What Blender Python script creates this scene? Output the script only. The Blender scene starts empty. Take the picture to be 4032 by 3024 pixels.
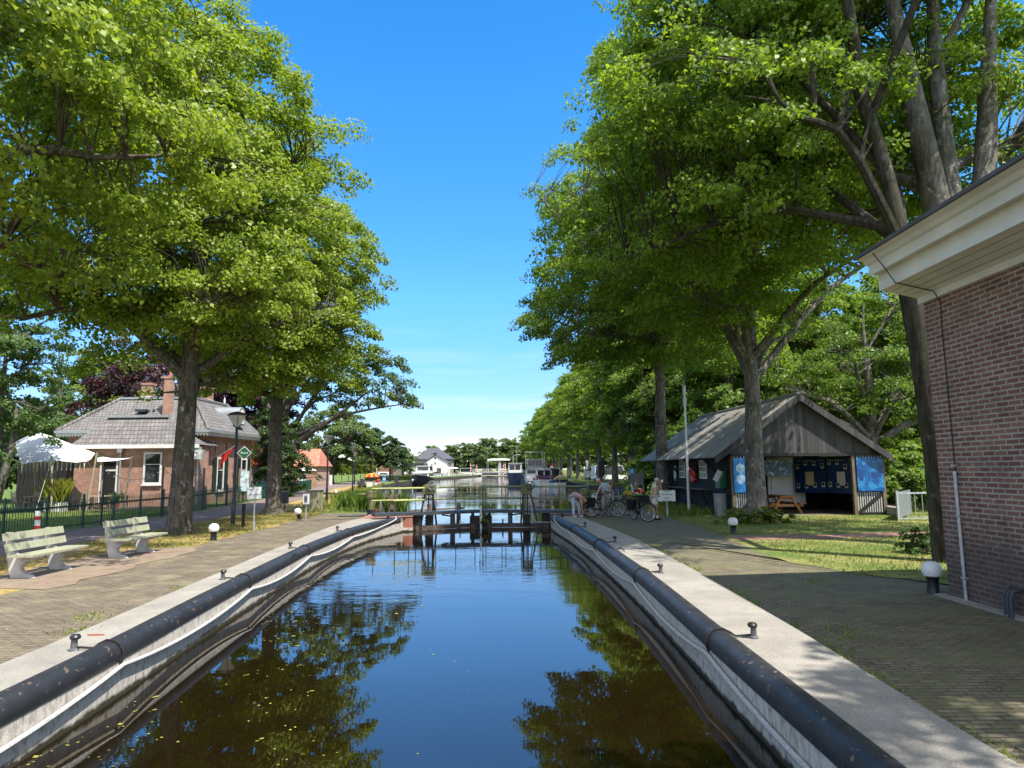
import bpy, math, random
import numpy as np
from mathutils import Vector as V, Matrix
sc = bpy.context.scene
C = sc.collection
R = math.radians
PI = math.pi
# ------------------------------------------------------------ camera
F, HOR, ROLL, EYE = 2650.0, 1848.0, R(-0.5), 2.0
PITCH = math.atan((HOR - 1512) / F)
_fw = V((0, math.cos(PITCH), math.sin(PITCH)))
_u0 = V((0, -math.sin(PITCH), math.cos(PITCH)))
_r0 = V((1, 0, 0))
_rt = _r0 * math.cos(ROLL) + _u0 * math.sin(ROLL)
_up = _u0 * math.cos(ROLL) - _r0 * math.sin(ROLL)
cd = bpy.data.cameras.new('camera')
cam = bpy.data.objects.new('camera', cd)
C.objects.link(cam)
m3 = Matrix((_rt, _up, -_fw)).transposed()
cam.matrix_world = Matrix.Translation((0, 0, EYE)) @ m3.to_4x4()
cd.sensor_fit = 'HORIZONTAL'
cd.angle_x = 2 * math.atan(2016 / F)
cd.clip_start = 0.1
cd.clip_end = 4000
sc.camera = cam
# ------------------------------------------------------------ sky, sun, exposure
SUN = V((0.40, -0.40, 1.0)).normalized()
w = bpy.data.worlds.new('World')
sc.world = w
w.use_nodes = True
nt = w.node_tree
nt.nodes.clear()
sky = nt.nodes.new('ShaderNodeTexSky')
sky.sky_type = 'NISHITA'
sky.sun_disc = False
sky.sun_elevation = math.asin(SUN.z)
sky.sun_rotation = math.atan2(SUN.x, SUN.y)
sky.air_density = 1.0
sky.dust_density = 0.1
sky.ozone_density = 2.2
hs = nt.nodes.new('ShaderNodeHueSaturation')
nt.links.new(sky.outputs[0], hs.inputs['Color'])
# thin streaks of cirrus low over the horizon
tc = nt.nodes.new('ShaderNodeTexCoord')
mp = nt.nodes.new('ShaderNodeMapping')
mp.inputs['Scale'].default_value = (2.0, 2.0, 26.0)
mp.inputs['Rotation'].default_value = (0.02, 0.05, 0.3)
nz = nt.nodes.new('ShaderNodeTexNoise')
nz.inputs['Scale'].default_value = 1.9
nz.inputs['Detail'].default_value = 7
nz.inputs['Roughness'].default_value = 0.55
nt.links.new(tc.outputs['Generated'], mp.inputs[0])
nt.links.new(mp.outputs[0], nz.inputs['Vector'])
cr = nt.nodes.new('ShaderNodeValToRGB')
cr.color_ramp.elements[0].position = 0.50
cr.color_ramp.elements[0].color = (0, 0, 0, 1)
cr.color_ramp.elements[1].position = 0.72
cr.color_ramp.elements[1].color = (1, 1, 1, 1)
nt.links.new(nz.outputs[0], cr.inputs[0])
sx = nt.nodes.new('ShaderNodeSeparateXYZ')
nt.links.new(tc.outputs['Generated'], sx.inputs[0])
# deep blue in front; unseen sky overhead and behind greyed for neutral ambient light
v0 = nt.nodes.new('ShaderNodeMapRange'); v0.inputs[1].default_value = 0.66; v0.inputs[2].default_value = 0.88
nt.links.new(sx.outputs['Z'], v0.inputs[0])
v1 = nt.nodes.new('ShaderNodeMapRange'); v1.inputs[1].default_value = 0.05; v1.inputs[2].default_value = -0.35
nt.links.new(sx.outputs['Y'], v1.inputs[0])
vm = nt.nodes.new('ShaderNodeMath'); vm.operation = 'MAXIMUM'
nt.links.new(v0.outputs[0], vm.inputs[0]); nt.links.new(v1.outputs[0], vm.inputs[1])
sat = nt.nodes.new('ShaderNodeMapRange'); sat.inputs[3].default_value = 1.38; sat.inputs[4].default_value = 0.35
nt.links.new(vm.outputs[0], sat.inputs[0]); nt.links.new(sat.outputs[0], hs.inputs['Saturation'])
val = nt.nodes.new('ShaderNodeMapRange'); val.inputs[3].default_value = 1.0; val.inputs[4].default_value = 0.95
nt.links.new(vm.outputs[0], val.inputs[0]); nt.links.new(val.outputs[0], hs.inputs['Value'])
band = nt.nodes.new('ShaderNodeValToRGB')
e = band.color_ramp.elements
e[0].position, e[0].color = 0.0, (0.75, 0.75, 0.75, 1)
e[1].position, e[1].color = 0.24, (0, 0, 0, 1)
b1 = e.new(0.055); b1.color = (0.75, 0.75, 0.75, 1)
b2 = e.new(0.12); b2.color = (0.22, 0.22, 0.22, 1)
nt.links.new(sx.outputs['Z'], band.inputs[0])
ml = nt.nodes.new('ShaderNodeMath'); ml.operation = 'MULTIPLY'
nt.links.new(cr.outputs[0], ml.inputs[0]); nt.links.new(band.outputs[0], ml.inputs[1])
mx = nt.nodes.new('ShaderNodeMix'); mx.data_type = 'RGBA'
mx.inputs[7].default_value = (3.4, 3.6, 3.7, 1)
tint = nt.nodes.new('ShaderNodeValToRGB'); te_ = tint.color_ramp.elements
te_[0].position, te_[0].color = 0.0, (0.42, 0.43, 0.55, 1)
te_[1].position, te_[1].color = 0.5, (1.0, 1.0, 1.0, 1)
t1_ = te_.new(0.10); t1_.color = (0.50, 0.545, 0.72, 1)
t2_ = te_.new(0.25); t2_.color = (0.78, 0.86, 0.96, 1)
nt.links.new(sx.outputs['Z'], tint.inputs[0])
tm = nt.nodes.new('ShaderNodeMix'); tm.data_type = 'RGBA'; tm.blend_type = 'MULTIPLY'; tm.inputs[0].default_value = 1.0
nt.links.new(hs.outputs[0], tm.inputs[6]); nt.links.new(tint.outputs[0], tm.inputs[7])
nt.links.new(ml.outputs[0], mx.inputs[0]); nt.links.new(tm.outputs[2], mx.inputs[6])
bg = nt.nodes.new('ShaderNodeBackground')
bg.inputs['Strength'].default_value = 0.15
nt.links.new(mx.outputs[2], bg.inputs['Color'])
wo = nt.nodes.new('ShaderNodeOutputWorld')
nt.links.new(bg.outputs[0], wo.inputs[0])
sl = bpy.data.lights.new('sun', 'SUN')
sl.energy = 3.7
sl.angle = R(0.5)
sl.color = (1.0, 0.95, 0.86)
so = bpy.data.objects.new('sun', sl)
C.objects.link(so)
so.rotation_euler = SUN.to_track_quat('Z', 'Y').to_euler()
so.location = (20, -20, 40)
sc.view_settings.view_transform = 'Standard'
sc.view_settings.look = 'None'
sc.view_settings.gamma = 1.0
sc.view_settings.exposure = 1.12
sc.cycles.use_denoising = True
sc.cycles.max_bounces = 6
sc.cycles.diffuse_bounces = 3
sc.cycles.glossy_bounces = 3
sc.cycles.transmission_bounces = 4
sc.cycles.transparent_max_bounces = 4
sc.cycles.caustics_reflective = False
sc.cycles.caustics_refractive = False

# ------------------------------------------------------------ photo pixel (4032 x 3024) -> world
def ray(u, v):
    return _fw + _rt * ((u - 2016) / F) + _up * ((1512 - v) / F)
def G(u, v, z=0.0):
    d = ray(u, v); t = (z - EYE) / d.z
    return V((d.x * t, d.y * t, z))
def D(u, v, y):
    d = ray(u, v); t = y / d.y
    return V((d.x * t, y, EYE + d.z * t))
def DX(u, v, x):
    d = ray(u, v); t = x / d.x
    return V((x, d.y * t, EYE + d.z * t))

# ------------------------------------------------------------ mesh builder
class MB:
    def __init__(s):
        s.v = []; s.f = []; s.m = []; s.k = 0
    def add(s, vs, fs):
        o = len(s.v)
        s.v += [tuple(p) for p in vs]
        s.f += [tuple(i + o for i in f) for f in fs]
        s.m += [s.k] * len(fs)
        return s
    def box(s, x0, x1, y0, y1, z0, z1, rz=0, c=None):
        p = [(x, y, z) for z in (z0, z1) for y in (y0, y1) for x in (x0, x1)]
        if rz:
            cx, cy = c if c else ((x0 + x1) / 2, (y0 + y1) / 2)
            ca, sa = math.cos(rz), math.sin(rz)
            p = [(cx + (x - cx) * ca - (y - cy) * sa, cy + (x - cx) * sa + (y - cy) * ca, z) for x, y, z in p]
        return s.add(p, [(0, 2, 3, 1), (4, 5, 7, 6), (0, 1, 5, 4), (2, 6, 7, 3), (0, 4, 6, 2), (1, 3, 7, 5)])
    def bar(s, a, b, wd, ht, upv=(0, 0, 1)):
        a, b = V(a), V(b); d = (b - a).normalized(); u = V(upv)
        if abs(d.dot(u)) > 0.98: u = V((0, 1, 0))
        r = d.cross(u).normalized(); u = r.cross(d)
        p = []
        for q in (a, b):
            for i, j in ((-1, -1), (1, -1), (1, 1), (-1, 1)):
                p.append(q + r * (i * wd / 2) + u * (j * ht / 2))
        return s.add(p, [(0, 1, 2, 3), (7, 6, 5, 4), (0, 4, 5, 1), (1, 5, 6, 2), (2, 6, 7, 3), (3, 7, 4, 0)])
    def tube(s, pts, rad, n=8, cap=True):
        pts = [V(p) for p in pts]
        if not isinstance(rad, (list, tuple)): rad = [rad] * len(pts)
        vs = []; fs = []; ref = None
        for i, p in enumerate(pts):
            d = (pts[min(i + 1, len(pts) - 1)] - pts[max(i - 1, 0)])
            d = d.normalized() if d.length > 1e-9 else V((0, 0, 1))
            if ref is None:
                ref = V((1, 0, 0)) if abs(d.x) < 0.8 else V((0, 1, 0))
            x = ref - d * ref.dot(d)
            x = x.normalized() if x.length > 1e-6 else d.orthogonal().normalized()
            ref = x; y = d.cross(x)
            for k in range(n):
                a = 2 * PI * k / n
                vs.append(p + (x * math.cos(a) + y * math.sin(a)) * rad[i])
        for i in range(len(pts) - 1):
            for k in range(n):
                a, b = i * n + k, i * n + (k + 1) % n
                fs.append((a, b, b + n, a + n))
        if cap:
            fs.append(tuple(range(n - 1, -1, -1)))
            fs.append(tuple(range((len(pts) - 1) * n, len(pts) * n)))
        return s.add(vs, fs)
    def lathe(s, prof, n=16, c=(0, 0, 0), axis=None):
        vs = []; fs = []
        for r, z in prof:
            for k in range(n):
                a = 2 * PI * k / n
                vs.append(V((r * math.cos(a), r * math.sin(a), z)))
        if axis is not None:
            q = V((0, 0, 1)).rotation_difference(V(axis))
            vs = [q @ p for p in vs]
        vs = [p + V(c) for p in vs]
        for i in range(len(prof) - 1):
            for k in range(n):
                a, b = i * n + k, i * n + (k + 1) % n
                fs.append((a, b, b + n, a + n))
        fs.append(tuple(range(n - 1, -1, -1)))
        fs.append(tuple(range((len(prof) - 1) * n, len(prof) * n)))
        return s.add(vs, fs)
    def ball(s, c, r, n=14, rz=None):
        rz = rz or r
        m = max(6, n // 2)
        return s.lathe([(max(1e-4, r * math.sin(PI * i / m)), -rz * math.cos(PI * i / m)) for i in range(m + 1)], n, c)
    def torus(s, c, Rr, r, axis=(0, 0, 1), n=20, m=6):
        q = V((0, 0, 1)).rotation_difference(V(axis))
        vs = []; fs = []
        for i in range(n):
            a = 2 * PI * i / n
            for j in range(m):
                b = 2 * PI * j / m
                vs.append(q @ V(((Rr + r * math.cos(b)) * math.cos(a), (Rr + r * math.cos(b)) * math.sin(a), r * math.sin(b))) + V(c))
        for i in range(n):
            for j in range(m):
                fs.append((i * m + j, ((i + 1) % n) * m + j, ((i + 1) % n) * m + (j + 1) % m, i * m + (j + 1) % m))
        return s.add(vs, fs)
    def prism(s, poly, vec):
        vec = V(vec); n = len(poly)
        vs = [V(p) for p in poly] + [V(p) + vec for p in poly]
        fs = [tuple(range(n - 1, -1, -1)), tuple(range(n, 2 * n))]
        for i in range(n):
            j = (i + 1) % n
            fs.append((i, j, j + n, i + n))
        return s.add(vs, fs)
    def quad(s, *p):
        return s.add(p, [tuple(range(len(p)))])
    def strip(s, A, B):
        n = len(A)
        return s.add(list(A) + list(B), [(i, i + 1, n + i + 1, n + i) for i in range(n - 1)])
    def build(s, name, mats, parent=None, loc=None, rz=0, smooth=True):
        me = bpy.data.meshes.new(name)
        me.from_pydata([tuple(p) for p in s.v], [], s.f)
        if not isinstance(mats, (list, tuple)): mats = [mats]
        for m in mats: me.materials.append(m)
        if len(mats) > 1: me.polygons.foreach_set('material_index', s.m)
        if smooth:
            me.polygons.foreach_set('use_smooth', [True] * len(me.polygons))
            me.set_sharp_from_angle(angle=0.7)
        me.update()
        o = bpy.data.objects.new(name, me)
        C.objects.link(o)
        if parent is not None: o.parent = parent
        if loc is not None: o.location = loc
        o.rotation_euler.z = rz
        return o

def tag(o, label=None, cat=None, group=None, kind=None):
    if label: o['label'] = label
    if cat: o['category'] = cat
    if group: o['group'] = group
    if kind: o['kind'] = kind
    return o
def thing(name, label, cat, loc=(0, 0, 0), rz=0, group=None):
    o = bpy.data.objects.new(name, None)
    o.empty_display_size = 0.2
    C.objects.link(o)
    o.location = loc; o.rotation_euler.z = rz
    return tag(o, label, cat, group)
def struct(mb, name, m, smooth=False):
    return tag(mb.build(name, m, smooth=smooth), kind='structure')
def copytree(o, loc=None, rz=None, label=None, scale=None, parent=None):
    c = o.copy(); C.objects.link(c)
    if parent is not None: c.parent = parent
    if loc is not None: c.location = loc
    if rz is not None: c.rotation_euler.z = rz
    if scale is not None: c.scale = scale if isinstance(scale, (tuple, list)) else (scale,) * 3
    if label: c['label'] = label
    for ch in o.children: copytree(ch, parent=c)
    return c
def text(body, size, m, parent, loc, rot, name='lettering', ext=0.002, align='CENTER'):
    cu = bpy.data.curves.new(name, 'FONT')
    cu.body = body; cu.size = size; cu.align_x = align; cu.align_y = 'CENTER'; cu.extrude = ext
    cu.space_line = 1.0
    t = bpy.data.objects.new('tmp', cu); C.objects.link(t)
    dg = bpy.context.evaluated_depsgraph_get()
    me = bpy.data.meshes.new_from_object(t.evaluated_get(dg))
    bpy.data.objects.remove(t)
    me.name = name
    me.materials.clear(); me.materials.append(m)
    o = bpy.data.objects.new(name, me); C.objects.link(o)
    o.parent = parent; o.location = loc; o.rotation_euler = rot
    return o

# ------------------------------------------------------------ materials
def newmat(name):
    m = bpy.data.materials.new(name); m.use_nodes = True
    n = m.node_tree; n.nodes.clear()
    out = n.nodes.new('ShaderNodeOutputMaterial')
    b = n.nodes.new('ShaderNodeBsdfPrincipled')
    n.links.new(b.outputs[0], out.inputs[0])
    return m, n, b, out
def coords(n, kind='Object', scale=(1, 1, 1), rot=(0, 0, 0)):
    t = n.nodes.new('ShaderNodeTexCoord'); p = n.nodes.new('ShaderNodeMapping')
    p.inputs['Scale'].default_value = scale; p.inputs['Rotation'].default_value = rot
    if kind == 'World':
        g = n.nodes.new('ShaderNodeNewGeometry'); n.links.new(g.outputs['Position'], p.inputs[0])
    else:
        n.links.new(t.outputs[kind], p.inputs[0])
    return p.outputs[0]
def noise(n, vec, scale, detail=4, rough=0.55):
    z = n.nodes.new('ShaderNodeTexNoise')
    z.inputs['Scale'].default_value = scale; z.inputs['Detail'].default_value = detail; z.inputs['Roughness'].default_value = rough
    n.links.new(vec, z.inputs['Vector'])
    return z.outputs[0]
def ramp(n, fac, stops):
    r = n.nodes.new('ShaderNodeValToRGB'); e = r.color_ramp.elements
    while len(e) < len(stops): e.new(0.5)
    for i, (p, c) in enumerate(stops):
        e[i].position = p
        e[i].color = (c, c, c, 1) if isinstance(c, (int, float)) else (*c, 1)
    n.links.new(fac, r.inputs[0])
    return r.outputs[0]
def mix(n, fac, a, b, mode='MIX'):
    x = n.nodes.new('ShaderNodeMix'); x.data_type = 'RGBA'; x.blend_type = mode
    for i, s in ((0, fac), (6, a), (7, b)):
        if isinstance(s, (int, float)): x.inputs[i].default_value = s if i == 0 else (s, s, s, 1)
        elif isinstance(s, tuple): x.inputs[i].default_value = (*s, 1)
        else: n.links.new(s, x.inputs[i])
    return x.outputs[2]
def mth(n, op, a, b=0.0, c=None):
    x = n.nodes.new('ShaderNodeMath'); x.operation = op
    for i, s in enumerate((a, b, c)):
        if s is None: continue
        if isinstance(s, (int, float)): x.inputs[i].default_value = s
        else: n.links.new(s, x.inputs[i])
    return x.outputs[0]
def bump(n, b, h, strength=0.3, dist=0.02):
    u = n.nodes.new('ShaderNodeBump'); u.inputs['Strength'].default_value = strength; u.inputs['Distance'].default_value = dist
    n.links.new(h, u.inputs['Height']); n.links.new(u.outputs[0], b.inputs['Normal'])
def mat(name, col, rough=0.6, metal=0.0, var=0.12, scale=6.0, bmp=0.0, kind='Object', spec=0.5, stretch=(1, 1, 1)):
    m, n, b, _ = newmat(name)
    b.inputs['Roughness'].default_value = rough; b.inputs['Metallic'].default_value = metal
    b.inputs['Specular IOR Level'].default_value = spec
    vec = coords(n, kind, stretch)
    f = noise(n, vec, scale, 5)
    lo = tuple(c * (1 - 2 * var) for c in col); hi = tuple(min(1, c * (1 + 2 * var)) for c in col)
    n.links.new(ramp(n, f, [(0.3, lo), (0.7, hi)]), b.inputs['Base Color'])
    if bmp: bump(n, b, noise(n, vec, scale * 6, 4), bmp, 0.01)
    return m
def worn(name, col, wear, rough=0.5, metal=0.0, scale=7.0, amount=0.62, wearrough=0.8):
    m, n, b, _ = newmat(name)
    vec = coords(n, 'World')
    f = ramp(n, noise(n, vec, scale, 8, 0.7), [(amount, 0), (amount + 0.03, 1)])
    g = noise(n, vec, scale * 0.4, 5)
    c1 = ramp(n, g, [(0.3, tuple(c * 0.7 for c in col)), (0.7, tuple(c * 1.35 for c in col))])
    n.links.new(mix(n, f, c1, wear), b.inputs['Base Color'])
    b.inputs['Roughness'].default_value = rough; b.inputs['Metallic'].default_value = metal
    bump(n, b, noise(n, vec, scale * 3, 5), 0.15, 0.01)
    return m
def brickmat(name, plane, c1, c2, mortar, bw=0.215, bh=0.068, ms=0.012, rough=0.85, dirt=None, damp=None, bmp=0.4, squash=1.0, moss=None, mossamt=0.6, rot=0.0):
    m, n, b, _ = newmat(name)
    g = n.nodes.new('ShaderNodeNewGeometry'); s = n.nodes.new('ShaderNodeSeparateXYZ'); cb = n.nodes.new('ShaderNodeCombineXYZ')
    n.links.new(g.outputs['Position'], s.inputs[0])
    n.links.new(s.outputs['XYZ'.index(plane[0])], cb.inputs[0]); n.links.new(s.outputs['XYZ'.index(plane[1])], cb.inputs[1])
    vec = cb.outputs[0]
    if rot:
        mpn = n.nodes.new('ShaderNodeMapping'); mpn.inputs['Rotation'].default_value = (0, 0, rot)
        n.links.new(vec, mpn.inputs[0]); vec2 = mpn.outputs[0]
    else: vec2 = vec
    t = n.nodes.new('ShaderNodeTexBrick')
    t.inputs['Scale'].default_value = 1.0
    t.inputs['Brick Width'].default_value = bw; t.inputs['Row Height'].default_value = bh
    t.inputs['Mortar Size'].default_value = ms; t.inputs['Mortar Smooth'].default_value = 0.15; t.inputs['Bias'].default_value = -0.1
    t.inputs['Color1'].default_value = (*c1, 1); t.inputs['Color2'].default_value = (*c2, 1); t.inputs['Mortar'].default_value = (*mortar, 1)
    # slightly crooked courses
    dn = n.nodes.new('ShaderNodeTexNoise'); dn.inputs['Scale'].default_value = 3.0; n.links.new(vec2, dn.inputs['Vector'])
    vm = n.nodes.new('ShaderNodeVectorMath'); vm.operation = 'MULTIPLY_ADD'
    vm.inputs[1].default_value = (0.02, 0.012, 0)
    n.links.new(dn.outputs['Color'], vm.inputs[0]); n.links.new(vec2, vm.inputs[2])
    n.links.new(vm.outputs[0], t.inputs['Vector'])
    k = noise(n, vec, 2.3, 6, 0.6)
    col = mix(n, 1.0, t.outputs['Color'], ramp(n, k, [(0.3, 0.72), (0.7, 1.25)]), 'MULTIPLY')
    k2 = noise(n, vec, 23.0, 4, 0.6)
    col = mix(n, 1.0, col, ramp(n, k2, [(0.3, 0.82), (0.7, 1.16)]), 'MULTIPLY')
    if moss:
        f = ramp(n, noise(n, vec, 1.3, 8, 0.68), [(mossamt - 0.07, 0), (mossamt + 0.07, 1)])
        mo = mth(n, 'MULTIPLY', f, ramp(n, t.outputs['Fac'], [(0.0, 0.45), (1.0, 1.0)]))
        col = mix(n, mo, col, moss)
    if dirt:
        col = mix(n, ramp(n, noise(n, vec, 0.7, 7, 0.65), [(0.52, 0), (0.62, 1)]), col, dirt)
    if damp:   # rising damp and grime on the lowest courses
        hh = mth(n, 'ADD', s.outputs['Z'], mth(n, 'MULTIPLY', mth(n, 'SUBTRACT', noise(n, vec, 1.6, 6, 0.65), 0.5), 1.3))
        dm = ramp(n, mth(n, 'DIVIDE', hh, damp), [(0.45, 0.72), (1.0, 0.0)])
        col = mix(n, dm, col, (0.055, 0.05, 0.045))
        ef = ramp(n, noise(n, vec, 3.1, 7, 0.7), [(0.66, 0), (0.74, 0.35)])
        col = mix(n, ef, col, (0.40, 0.37, 0.34))
    n.links.new(col, b.inputs['Base Color'])
    b.inputs['Roughness'].default_value = rough
    h = mth(n, 'ADD', mth(n, 'MULTIPLY', t.outputs['Fac'], -1.0), mth(n, 'MULTIPLY', k2, 0.5))
    bump(n, b, h, bmp, 0.012)
    return m
def leafmat(name, c_lo, c_hi, trans, tw=0.42, gloss=0.35):
    m = bpy.data.materials.new(name); m.use_nodes = True
    n = m.node_tree; n.nodes.clear()
    out = n.nodes.new('ShaderNodeOutputMaterial')
    g = n.nodes.new('ShaderNodeNewGeometry')
    pos = g.outputs['Position']
    k = noise(n, pos, 0.55, 3)
    rnd = g.outputs['Random Per Island']
    f = mth(n, 'ADD', mth(n, 'MULTIPLY', rnd, 0.55), mth(n, 'MULTIPLY', k, 0.55))
    col = ramp(n, f, [(0.15, c_lo), (0.9, c_hi)])
    b = n.nodes.new('ShaderNodeBsdfPrincipled')
    b.inputs['Roughness'].default_value = 0.45
    b.inputs['Specular IOR Level'].default_value = gloss
    n.links.new(col, b.inputs['Base Color'])
    t = n.nodes.new('ShaderNodeBsdfTranslucent')
    tcol = mix(n, 1.0, col, trans, 'MULTIPLY')
    n.links.new(tcol, t.inputs['Color'])
    ms = n.nodes.new('ShaderNodeMixShader'); ms.inputs[0].default_value = tw
    n.links.new(b.outputs[0], ms.inputs[1]); n.links.new(t.outputs[0], ms.inputs[2])
    n.links.new(ms.outputs[0], out.inputs[0])
    return m
def glassmat(name, col=(0.02, 0.025, 0.03), rough=0.05):
    m, n, b, _ = newmat(name)
    b.inputs['Base Color'].default_value = (*col, 1); b.inputs['Roughness'].default_value = rough
    b.inputs['Specular IOR Level'].default_value = 0.8
    return m

M = {}
M['white'] = mat('white_paint', (0.78, 0.77, 0.73), 0.45, var=0.05, scale=2)
M['offwhite'] = mat('cream_paint', (0.76, 0.73, 0.67), 0.5, var=0.05, scale=2)
M['black'] = mat('black_paint', (0.012, 0.012, 0.014), 0.4, var=0.2)
M['blackiron'] = worn('black_iron', (0.016, 0.017, 0.02), (0.10, 0.085, 0.07), 0.38, 0.0, 14, 0.66)
M['grey'] = mat('grey_metal', (0.30, 0.31, 0.32), 0.4, 0.5, var=0.08)
M['steel'] = mat('galvanised_steel', (0.48, 0.49, 0.50), 0.45, 0.6, var=0.1, scale=12)
M['darkgrey'] = mat('dark_grey_paint', (0.05, 0.055, 0.06), 0.45, var=0.15)
M['olive'] = worn('olive_green_paint', (0.155, 0.165, 0.055), (0.07, 0.07, 0.035), 0.45, 0.0, 9, 0.68)
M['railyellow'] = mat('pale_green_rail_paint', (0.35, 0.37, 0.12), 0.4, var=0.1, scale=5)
M['fencegreen'] = mat('green_fence_paint', (0.012, 0.075, 0.055), 0.45, var=0.2)
M['rope'] = mat('pale_rope', (0.5, 0.5, 0.47), 0.9, var=0.15, scale=40, bmp=0.5)
M['tar'] = mat('tarred_rope', (0.02, 0.016, 0.014), 0.8, var=0.3, scale=40, bmp=0.5)
M['skin'] = mat('skin', (0.52, 0.27, 0.18), 0.55, var=0.06, scale=8)
M['rubber'] = mat('rubber', (0.012, 0.012, 0.012), 0.7, var=0.2)
M['wood'] = mat('weathered_wood', (0.16, 0.12, 0.085), 0.8, var=0.22, scale=5, bmp=0.3, stretch=(6, 6, 1))
M['teak'] = mat('grey_teak', (0.36, 0.30, 0.22), 0.75, var=0.2, scale=6, stretch=(1, 6, 1))
M['blackwood'] = mat('black_stained_wood', (0.014, 0.012, 0.012), 0.65, var=0.3, scale=3, bmp=0.3, stretch=(1, 1, 8))
M['red'] = mat('red_paint', (0.55, 0.03, 0.025), 0.45, var=0.08)
M['glass'] = glassmat('dark_glass')
M['frost'] = mat('frosted_glass', (0.6, 0.6, 0.56), 0.35, var=0.04)
M['globe'] = mat('white_globe', (0.75, 0.76, 0.76), 0.3, var=0.05, scale=3)
# ============================================================ ground, lock chamber, water
WZ = -0.52
def groundmat(name, green, dry, soil, dryamt, clover=0.0):
    m, n, b, _ = newmat(name)
    vec = coords(n, 'World')
    f = noise(n, vec, 0.45, 6, 0.62)
    g = noise(n, vec, 9.0, 6, 0.7)
    gcol = mix(n, ramp(n, g, [(0.35, 0), (0.65, 1)]), tuple(c * 0.55 for c in green), tuple(c * 1.35 for c in green))
    dcol = mix(n, ramp(n, g, [(0.35, 0), (0.65, 1)]), tuple(c * 0.6 for c in dry), tuple(c * 1.2 for c in dry))
    c = mix(n, ramp(n, f, [(dryamt - 0.1, 0), (dryamt + 0.1, 1)]), dcol, gcol)
    c = mix(n, ramp(n, noise(n, vec, 1.7, 8, 0.7), [(0.6, 0), (0.72, 0.8)]), c, soil)
    n.links.new(c, b.inputs['Base Color'])
    b.inputs['Roughness'].default_value = 0.95; b.inputs['Specular IOR Level'].default_value = 0.15
    bump(n, b, noise(n, vec, 30, 6, 0.7), 0.6, 0.04)
    return m
M['lawn'] = groundmat('lawn_turf', (0.125, 0.18, 0.04), (0.33, 0.30, 0.11), (0.13, 0.10, 0.055), 0.50)
M['verge'] = groundmat('dry_verge', (0.14, 0.15, 0.045), (0.40, 0.29, 0.11), (0.20, 0.15, 0.09), 0.60)
M['meadow'] = groundmat('meadow', (0.115, 0.175, 0.04), (0.26, 0.26, 0.08), (0.11, 0.09, 0.05), 0.40)
M['quay'] = brickmat('quay_bricks', 'XY', (0.158, 0.122, 0.084), (0.225, 0.177, 0.122), (0.08, 0.072, 0.045), 0.21, 0.085, 0.013, 0.9,
                     moss=(0.26, 0.225, 0.13), mossamt=0.58, bmp=0.5)
M['quayR'] = brickmat('mossy_quay_bricks', 'XY', (0.15, 0.122, 0.082), (0.225, 0.185, 0.125), (0.075, 0.07, 0.038), 0.21, 0.085, 0.013, 0.9,
                      moss=(0.125, 0.13, 0.05), mossamt=0.52, bmp=0.5)
M['road'] = brickmat('road_bricks', 'YX', (0.20, 0.15, 0.135), (0.28, 0.215, 0.19), (0.15, 0.125, 0.105), 0.21, 0.075, 0.009, 0.9, bmp=0.4)
M['redpath'] = brickmat('red_path_bricks', 'YX', (0.30, 0.13, 0.09), (0.38, 0.19, 0.14), (0.2, 0.15, 0.11), 0.21, 0.075, 0.009, 0.9,
                        moss=(0.2, 0.17, 0.09), mossamt=0.64, bmp=0.4)
def concretemat(name, base, speck):
    m, n, b, _ = newmat(name)
    vec = coords(n, 'World')
    a = noise(n, vec, 60, 3, 0.8)
    k = noise(n, vec, 1.1, 7, 0.65)
    c = ramp(n, a, [(0.32, tuple(c * speck for c in base)), (0.5, base), (0.7, tuple(min(1, c * 1.22) for c in base))])
    c = mix(n, 1.0, c, ramp(n, k, [(0.3, 0.72), (0.7, 1.14)]), 'MULTIPLY')
    n.links.new(c, b.inputs['Base Color']); b.inputs['Roughness'].default_value = 0.9
    bump(n, b, a, 0.5, 0.01)
    return m
M['coping'] = concretemat('coping_concrete', (0.335, 0.31, 0.27), 0.55)
M['bank'] = mat('timber_sheet_pile', (0.055, 0.046, 0.034), 0.9, var=0.3, scale=3, bmp=0.4, stretch=(1, 1, 0.2), kind='World')
# chamber wall: lime-washed concrete, streaked by water, with a black and green tide band
def wallmat():
    m, n, b, _ = newmat('chamber_wall_concrete')
    g = n.nodes.new('ShaderNodeNewGeometry'); s = n.nodes.new('ShaderNodeSeparateXYZ')
    n.links.new(g.outputs['Position'], s.inputs[0])
    vec = coords(n, 'World', (1, 1, 0.45))
    vec2 = coords(n, 'World')
    streak = noise(n, vec, 16, 8, 0.75)
    blot = noise(n, vec2, 1.2, 6, 0.6)
    c = ramp(n, streak, [(0.33, (0.15, 0.115, 0.08)), (0.42, (0.44, 0.385, 0.32)), (0.55, (0.64, 0.60, 0.54))])
    c = mix(n, ramp(n, blot, [(0.5, 0), (0.75, 0.5)]), c, (0.34, 0.26, 0.18))
    wob = mth(n, 'ADD', s.outputs['Z'], mth(n, 'MULTIPLY', noise(n, vec2, 5, 6, 0.7), 0.16))
    tide = ramp(n, mth(n, 'ADD', wob, 1.0), [(0.60, 1), (0.645, 0)])
    c = mix(n, tide, c, (0.035, 0.032, 0.015))
    n.links.new(c, b.inputs['Base Color']); b.inputs['Roughness'].default_value = 0.85
    bump(n, b, streak, 0.4, 0.02)
    return m
M['chamber'] = wallmat()
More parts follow.
